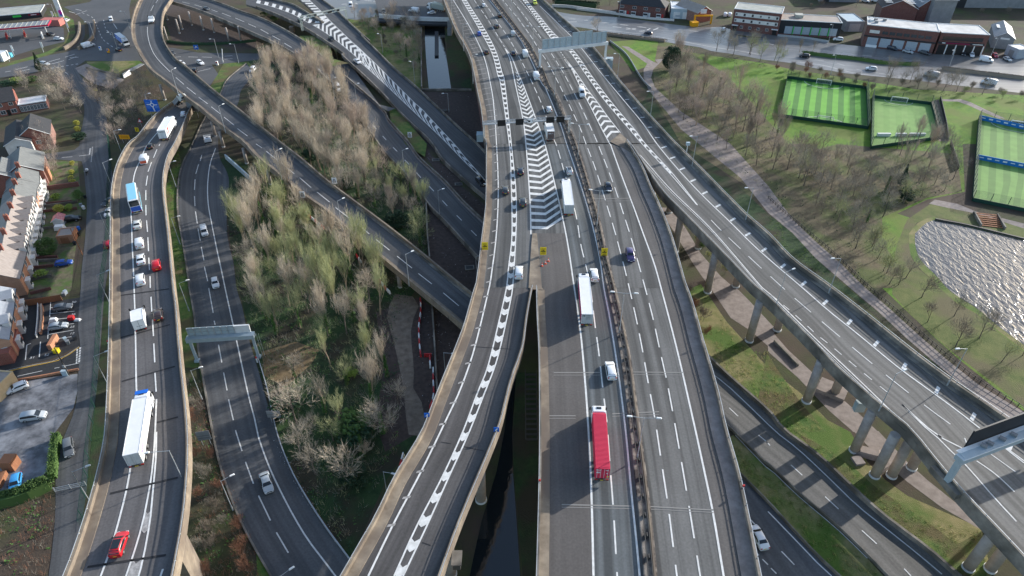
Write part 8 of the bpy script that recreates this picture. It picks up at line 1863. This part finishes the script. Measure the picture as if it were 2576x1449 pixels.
def hedge(label, pts, w, h, col, n, ls=.16, seed=5):
    rr = random.Random(seed); b = MB(); L = cum(pts)
    for _ in range(n):
        p = at(pts, L, rr.uniform(0, L[-1])); o = rr.uniform(-w / 2, w / 2); z = h * (1 - rr.random() ** 2); nn = Vector((rr.gauss(0, 1), rr.gauss(0, 1), rr.gauss(.4, 1))).normalized(); x = nn.orthogonal().normalized() * ls * rr.uniform(.6, 1.3); y = nn.cross(x)
        c = p + Vector((o, rr.uniform(-.3, .3), max(.1, z + rr.gauss(0, .08)))); b.face([c - x, c - y * .6, c + x, c + y * .6])
    b.sweep(pts, [(-w * .42, 0), (w * .42, 0), (w * .36, h * .85), (-w * .36, h * .85)])
    return one('hedge', b, TW[col], label, 'hedge')
hedge("clipped green hedge between the forecourt and the grey estate car", hp, 1.7, 1.9, 'green', 2600)
hedge("thick rounded green hedge curving round the bottom of the forecourt", smooth(W("41: -80 740 150 690 300 640 420 580 500 540"), 1.6), 3.4, 2.6, 'green', 5200, .2)
hedge("long grey-green hedge in the reservation of the shopping road", smooth(W("U3: 60 1080 500 1140 1100 1200 1700 1290 14: 1500 660"), 3), 2.2, 1.4, 'green', 5000, .2)
hedge("dark hedge at the far right of the shopping road", smooth(W("14: 1750 700 2000 730 2576 800"), 3), 2, 1.5, 'brown', 3500, .2)
hedge("low green hedge round the near side of the striped columns", smooth(W("T2: 800 850 1100 890 1600 900 2100 880 2576 830"), 3), 1.6, 1.1, 'dkgreen', 2600, .2)
hedge("dark hedge along the ditch by the far road", smooth(W("U1: 560 560 900 600 1400 660 1900 720"), 3), 3, 1.2, 'brown', 3500, .22)
hedge("dark evergreen hedge behind the white wall at the top", smooth(W("U1: 0 90 350 100 720 130"), 3), 4, 3, 'dkgreen', 3500, .3)
import numpy as np
def woodland(items):
    names = sorted({c for _, c, *_r in items}); V, LI, LS, LT, MI = [], [], [], [], []; nv = nl = 0
    cache = {}
    for k, c, p, sc, rot, i in items:
        for j, me in enumerate(TM[(k, i)]):
            if me.name not in cache:
                v = np.empty(len(me.vertices) * 3, np.float32); me.vertices.foreach_get('co', v)
                l = np.empty(len(me.loops), np.int32); me.loops.foreach_get('vertex_index', l)
                t = np.empty(len(me.polygons), np.int32); me.polygons.foreach_get('loop_total', t)
                cache[me.name] = (v.reshape(-1, 3), l, t)
            v, l, t = cache[me.name]; co, si = math.cos(rot) * sc, math.sin(rot) * sc
            V.append(np.stack([v[:, 0] * co - v[:, 1] * si + p[0], v[:, 0] * si + v[:, 1] * co + p[1], v[:, 2] * sc], 1)); LI.append(l + nv); LT.append(t)
            MI.append(np.full(len(t), names.index(c) if j else len(names), np.int32)); nv += len(v)
    V, LI, LT, MI = np.concatenate(V), np.concatenate(LI), np.concatenate(LT), np.concatenate(MI); LS = np.concatenate([[0], np.cumsum(LT)[:-1]]).astype(np.int32)
    me = bpy.data.meshes.new('woodland'); me.vertices.add(len(V)); me.vertices.foreach_set('co', V.astype(np.float32).ravel()); me.loops.add(len(LI)); me.loops.foreach_set('vertex_index', LI); me.polygons.add(len(LT)); me.polygons.foreach_set('loop_start', LS)
    for n in names: me.materials.append(TW[n])
    me.materials.append(BK['grey']); me.polygons.foreach_set('material_index', MI); me.update(calc_edges=True)
    o = bpy.data.objects.new('woodland', me); C.objects.link(o); tag(o, kind='stuff')
woodland(FOREST)
print('FOREST', len(FOREST), sum(len(m[1].polygons) for k, m in TM.items() if isinstance(m, tuple)))
# ---- undergrowth that nobody could count
def cover(name, polys, seed, mats, kinds, dens):
    "kinds: list of (material index, 'twig'|'leaf', height, spread, pieces)"
    rr = random.Random(seed); b = MB()
    for s in polys:
        poly = [(p.x, p.y) for p in W(s)]; xs, ys = [p[0] for p in poly], [p[1] for p in poly]
        area = abs(sum(a[0] * c[1] - c[0] * a[1] for a, c in zip(poly, poly[1:] + poly[:1]))) / 2
        n = int(area * dens); k = 0
        while k < n:
            p = (rr.uniform(min(xs), max(xs)), rr.uniform(min(ys), max(ys)))
            if not inside(p, poly): continue
            k += 1; mi, ty, h, sp, pc = rr.choice(kinds); hh = h * rr.uniform(.5, 1.2)
            for j in range(pc):
                a = Vector((p[0] + rr.gauss(0, sp * .4), p[1] + rr.gauss(0, sp * .4), 0))
                if ty == 'twig':
                    d = rnd_dir(rr, Vector((0, 0, 1)), rr.uniform(.1, 1.0)); x = d.orthogonal().normalized() * .03; b.face([a - x, a + x, a + d * hh], mi)
                elif ty == 'blade':
                    d = rnd_dir(rr, Vector((0, 0, 1)), rr.uniform(.1, .8)); x = d.orthogonal().normalized() * .05; b.face([a - x, a + x, a + d * hh], mi)
                else:
                    a.z = rr.uniform(.05, hh); n_ = rnd_dir(rr, Vector((0, 0, 1)), rr.uniform(0, 1.1)); x = n_.orthogonal().normalized() * rr.uniform(.12, .26); y = n_.cross(x); b.face([a - x, a - y * .7, a + x, a + y * .7], mi)
    return stuff(name, b, mats)
tw = [TW['brown'], TW['grey'], TW['ivy'], TW['dkgreen'], TW['olive'], TW['red'], TW['tan'], TW['lime']]
cover('undergrowth', ["22: 0 100 300 400 900 900 1600 1480 32: 1400 300 1420 700 1450 1300 42: 1400 200 1180 560 960 1200 700 900 450 520 250 60 32: 120 1000 20 700 21: 2400 1300 2300 900"], 31, tw, [(0, 'twig', 1.2, 1.2, 8), (1, 'twig', 1.6, 1.2, 8), (2, 'leaf', .5, 1.2, 6), (3, 'leaf', .6, 1.3, 7), (3, 'leaf', .4, 1.3, 6), (4, 'twig', 1.5, 1, 7)], .55)
cover('undergrowth', ["12: 0 900 100 700 250 650 700 700 1000 1180 22: 1240 60 1700 640 1720 1140 1000 600 300 150 12: 240 1400"], 32, tw, [(0, 'twig', 1.2, 1.2, 8), (6, 'twig', 1.6, 1.2, 8), (2, 'leaf', .5, 1.2, 6), (3, 'leaf', .6, 1.3, 7), (4, 'twig', 1.5, 1, 7)], .4)
cover('undergrowth', ["13: 1450 700 1680 560 2150 780 2420 1060 24: 300 100 700 60 1900 140 1930 480 1600 540 1150 720 1150 1000 1250 1200 1300 1449 34: 900 0 24: 500 980 0 540 13: 1700 1400 1450 1000"], 33, tw, [(0, 'twig', 1.2, 1.2, 8), (0, 'twig', 1.6, 1.2, 8), (3, 'leaf', .5, 1.2, 5), (1, 'twig', 1.5, 1.3, 8), (4, 'twig', 1.5, 1, 7)], .3)
cover('undergrowth', ["31: 1860 900 2010 900 2140 1449 41: 2260 480 2560 1190 2600 1500 1850 1449 1900 1250 1950 500", "41: -40 700 450 640 560 500 560 800 490 1449 -60 1449"], 34, tw, [(5, 'twig', 1.0, .9, 9), (5, 'twig', 1.2, .9, 9), (0, 'twig', 1.0, .9, 8), (2, 'leaf', .4, 1, 5), (1, 'twig', .9, .8, 6)], .9)
cover('undergrowth', ["11: 860 830 1100 800 1560 880 1700 960 1500 1230 1350 1449 1080 1449 1060 1100", "13: 560 480 1000 560 1350 640 1200 900 1300 1449 1480 1449 1600 1449 1250 960 1000 700 860 480", "12: 900 180 1240 170 1500 180 1660 290 1660 700 1300 520 1000 280", "14: 150 700 1000 850 2576 960 2576 1000 1000 930 150 760", "13: 620 280 1500 400 1600 440 900 380", "13: 1780 480 2576 640 2576 700 1800 560"], 35, tw, [(0, 'twig', 1.3, 1.2, 8), (0, 'twig', 1.2, 1.2, 8), (3, 'leaf', .5, 1.2, 5), (1, 'twig', 1.5, 1.3, 8)], .3)
gm = [mat("grass_blades_bright", (.14, .27, .03), rough=.9), mat("grass_blades_straw", (.36, .32, .13), rough=.9), mat("grass_blades_dark", (.06, .13, .02), rough=.9)]
cover('grass', ["34: 0 640 150 900 350 1180 600 1449 44: 300 0 640 190 900 390 1050 520 1600 900 2130 980 2250 1449 1900 1449 1200 870 900 600 500 230 150 0 33: 2576 1240 2200 900 2000 700 2100 300 2400 650", "43: 2180 80 2576 380 44: 0 370 300 660 700 1000 1150 1449 750 1449 500 1220 300 1010 0 720 43: 2576 680 2280 420"], 36, gm, [(0, 'blade', .5, .5, 9), (1, 'blade', .6, .5, 9), (1, 'blade', .6, .5, 9), (2, 'blade', .4, .5, 9), (0, 'blade', .5, .5, 9)], 1.2)
cover('grass', ["34: 600 0 1100 240 1700 780 2350 1300 2576 1449 2500 1380 2100 1080 1500 640 900 130", "24: 0 700 250 900 480 1150 800 1449 500 1320 0 960", "21: 1790 20 1830 220 1790 700 1830 950 1900 1449 1800 1449 1680 700 1680 300"], 37, gm, [(2, 'blade', .4, .5, 9), (0, 'blade', .4, .5, 9)], .6)
lb = MB(); rr = random.Random(77); GAP = .6
for s, n in (("32: 1640 90 2110 440 2000 640 1890 900 1700 1300 1640 1449 1600 1000", 160), ("22: 1720 620 1750 640 2250 1200 2220 1449 32: 2200 80 1800 -160", 80), ("22: 1720 60 2300 640 2300 760 1720 150", 60), ("42: 200 0 400 380 620 740 960 1250 900 1250 560 800 330 420 150 60", 140), ("12: 1700 960 2200 960 2290 1400 1900 1200", 50), ("21: 2210 300 2290 600 2300 1000 2250 700", 30)):
    for p in scatter(s, .4, rr, n // 3):
        w_ = rr.uniform(.05, .16); lb.box((p[0], p[1], .1), (w_, w_ * rr.uniform(.4, 1), .1), rr.uniform(0, 3))
stuff('litter', lb, K['felt_w'])
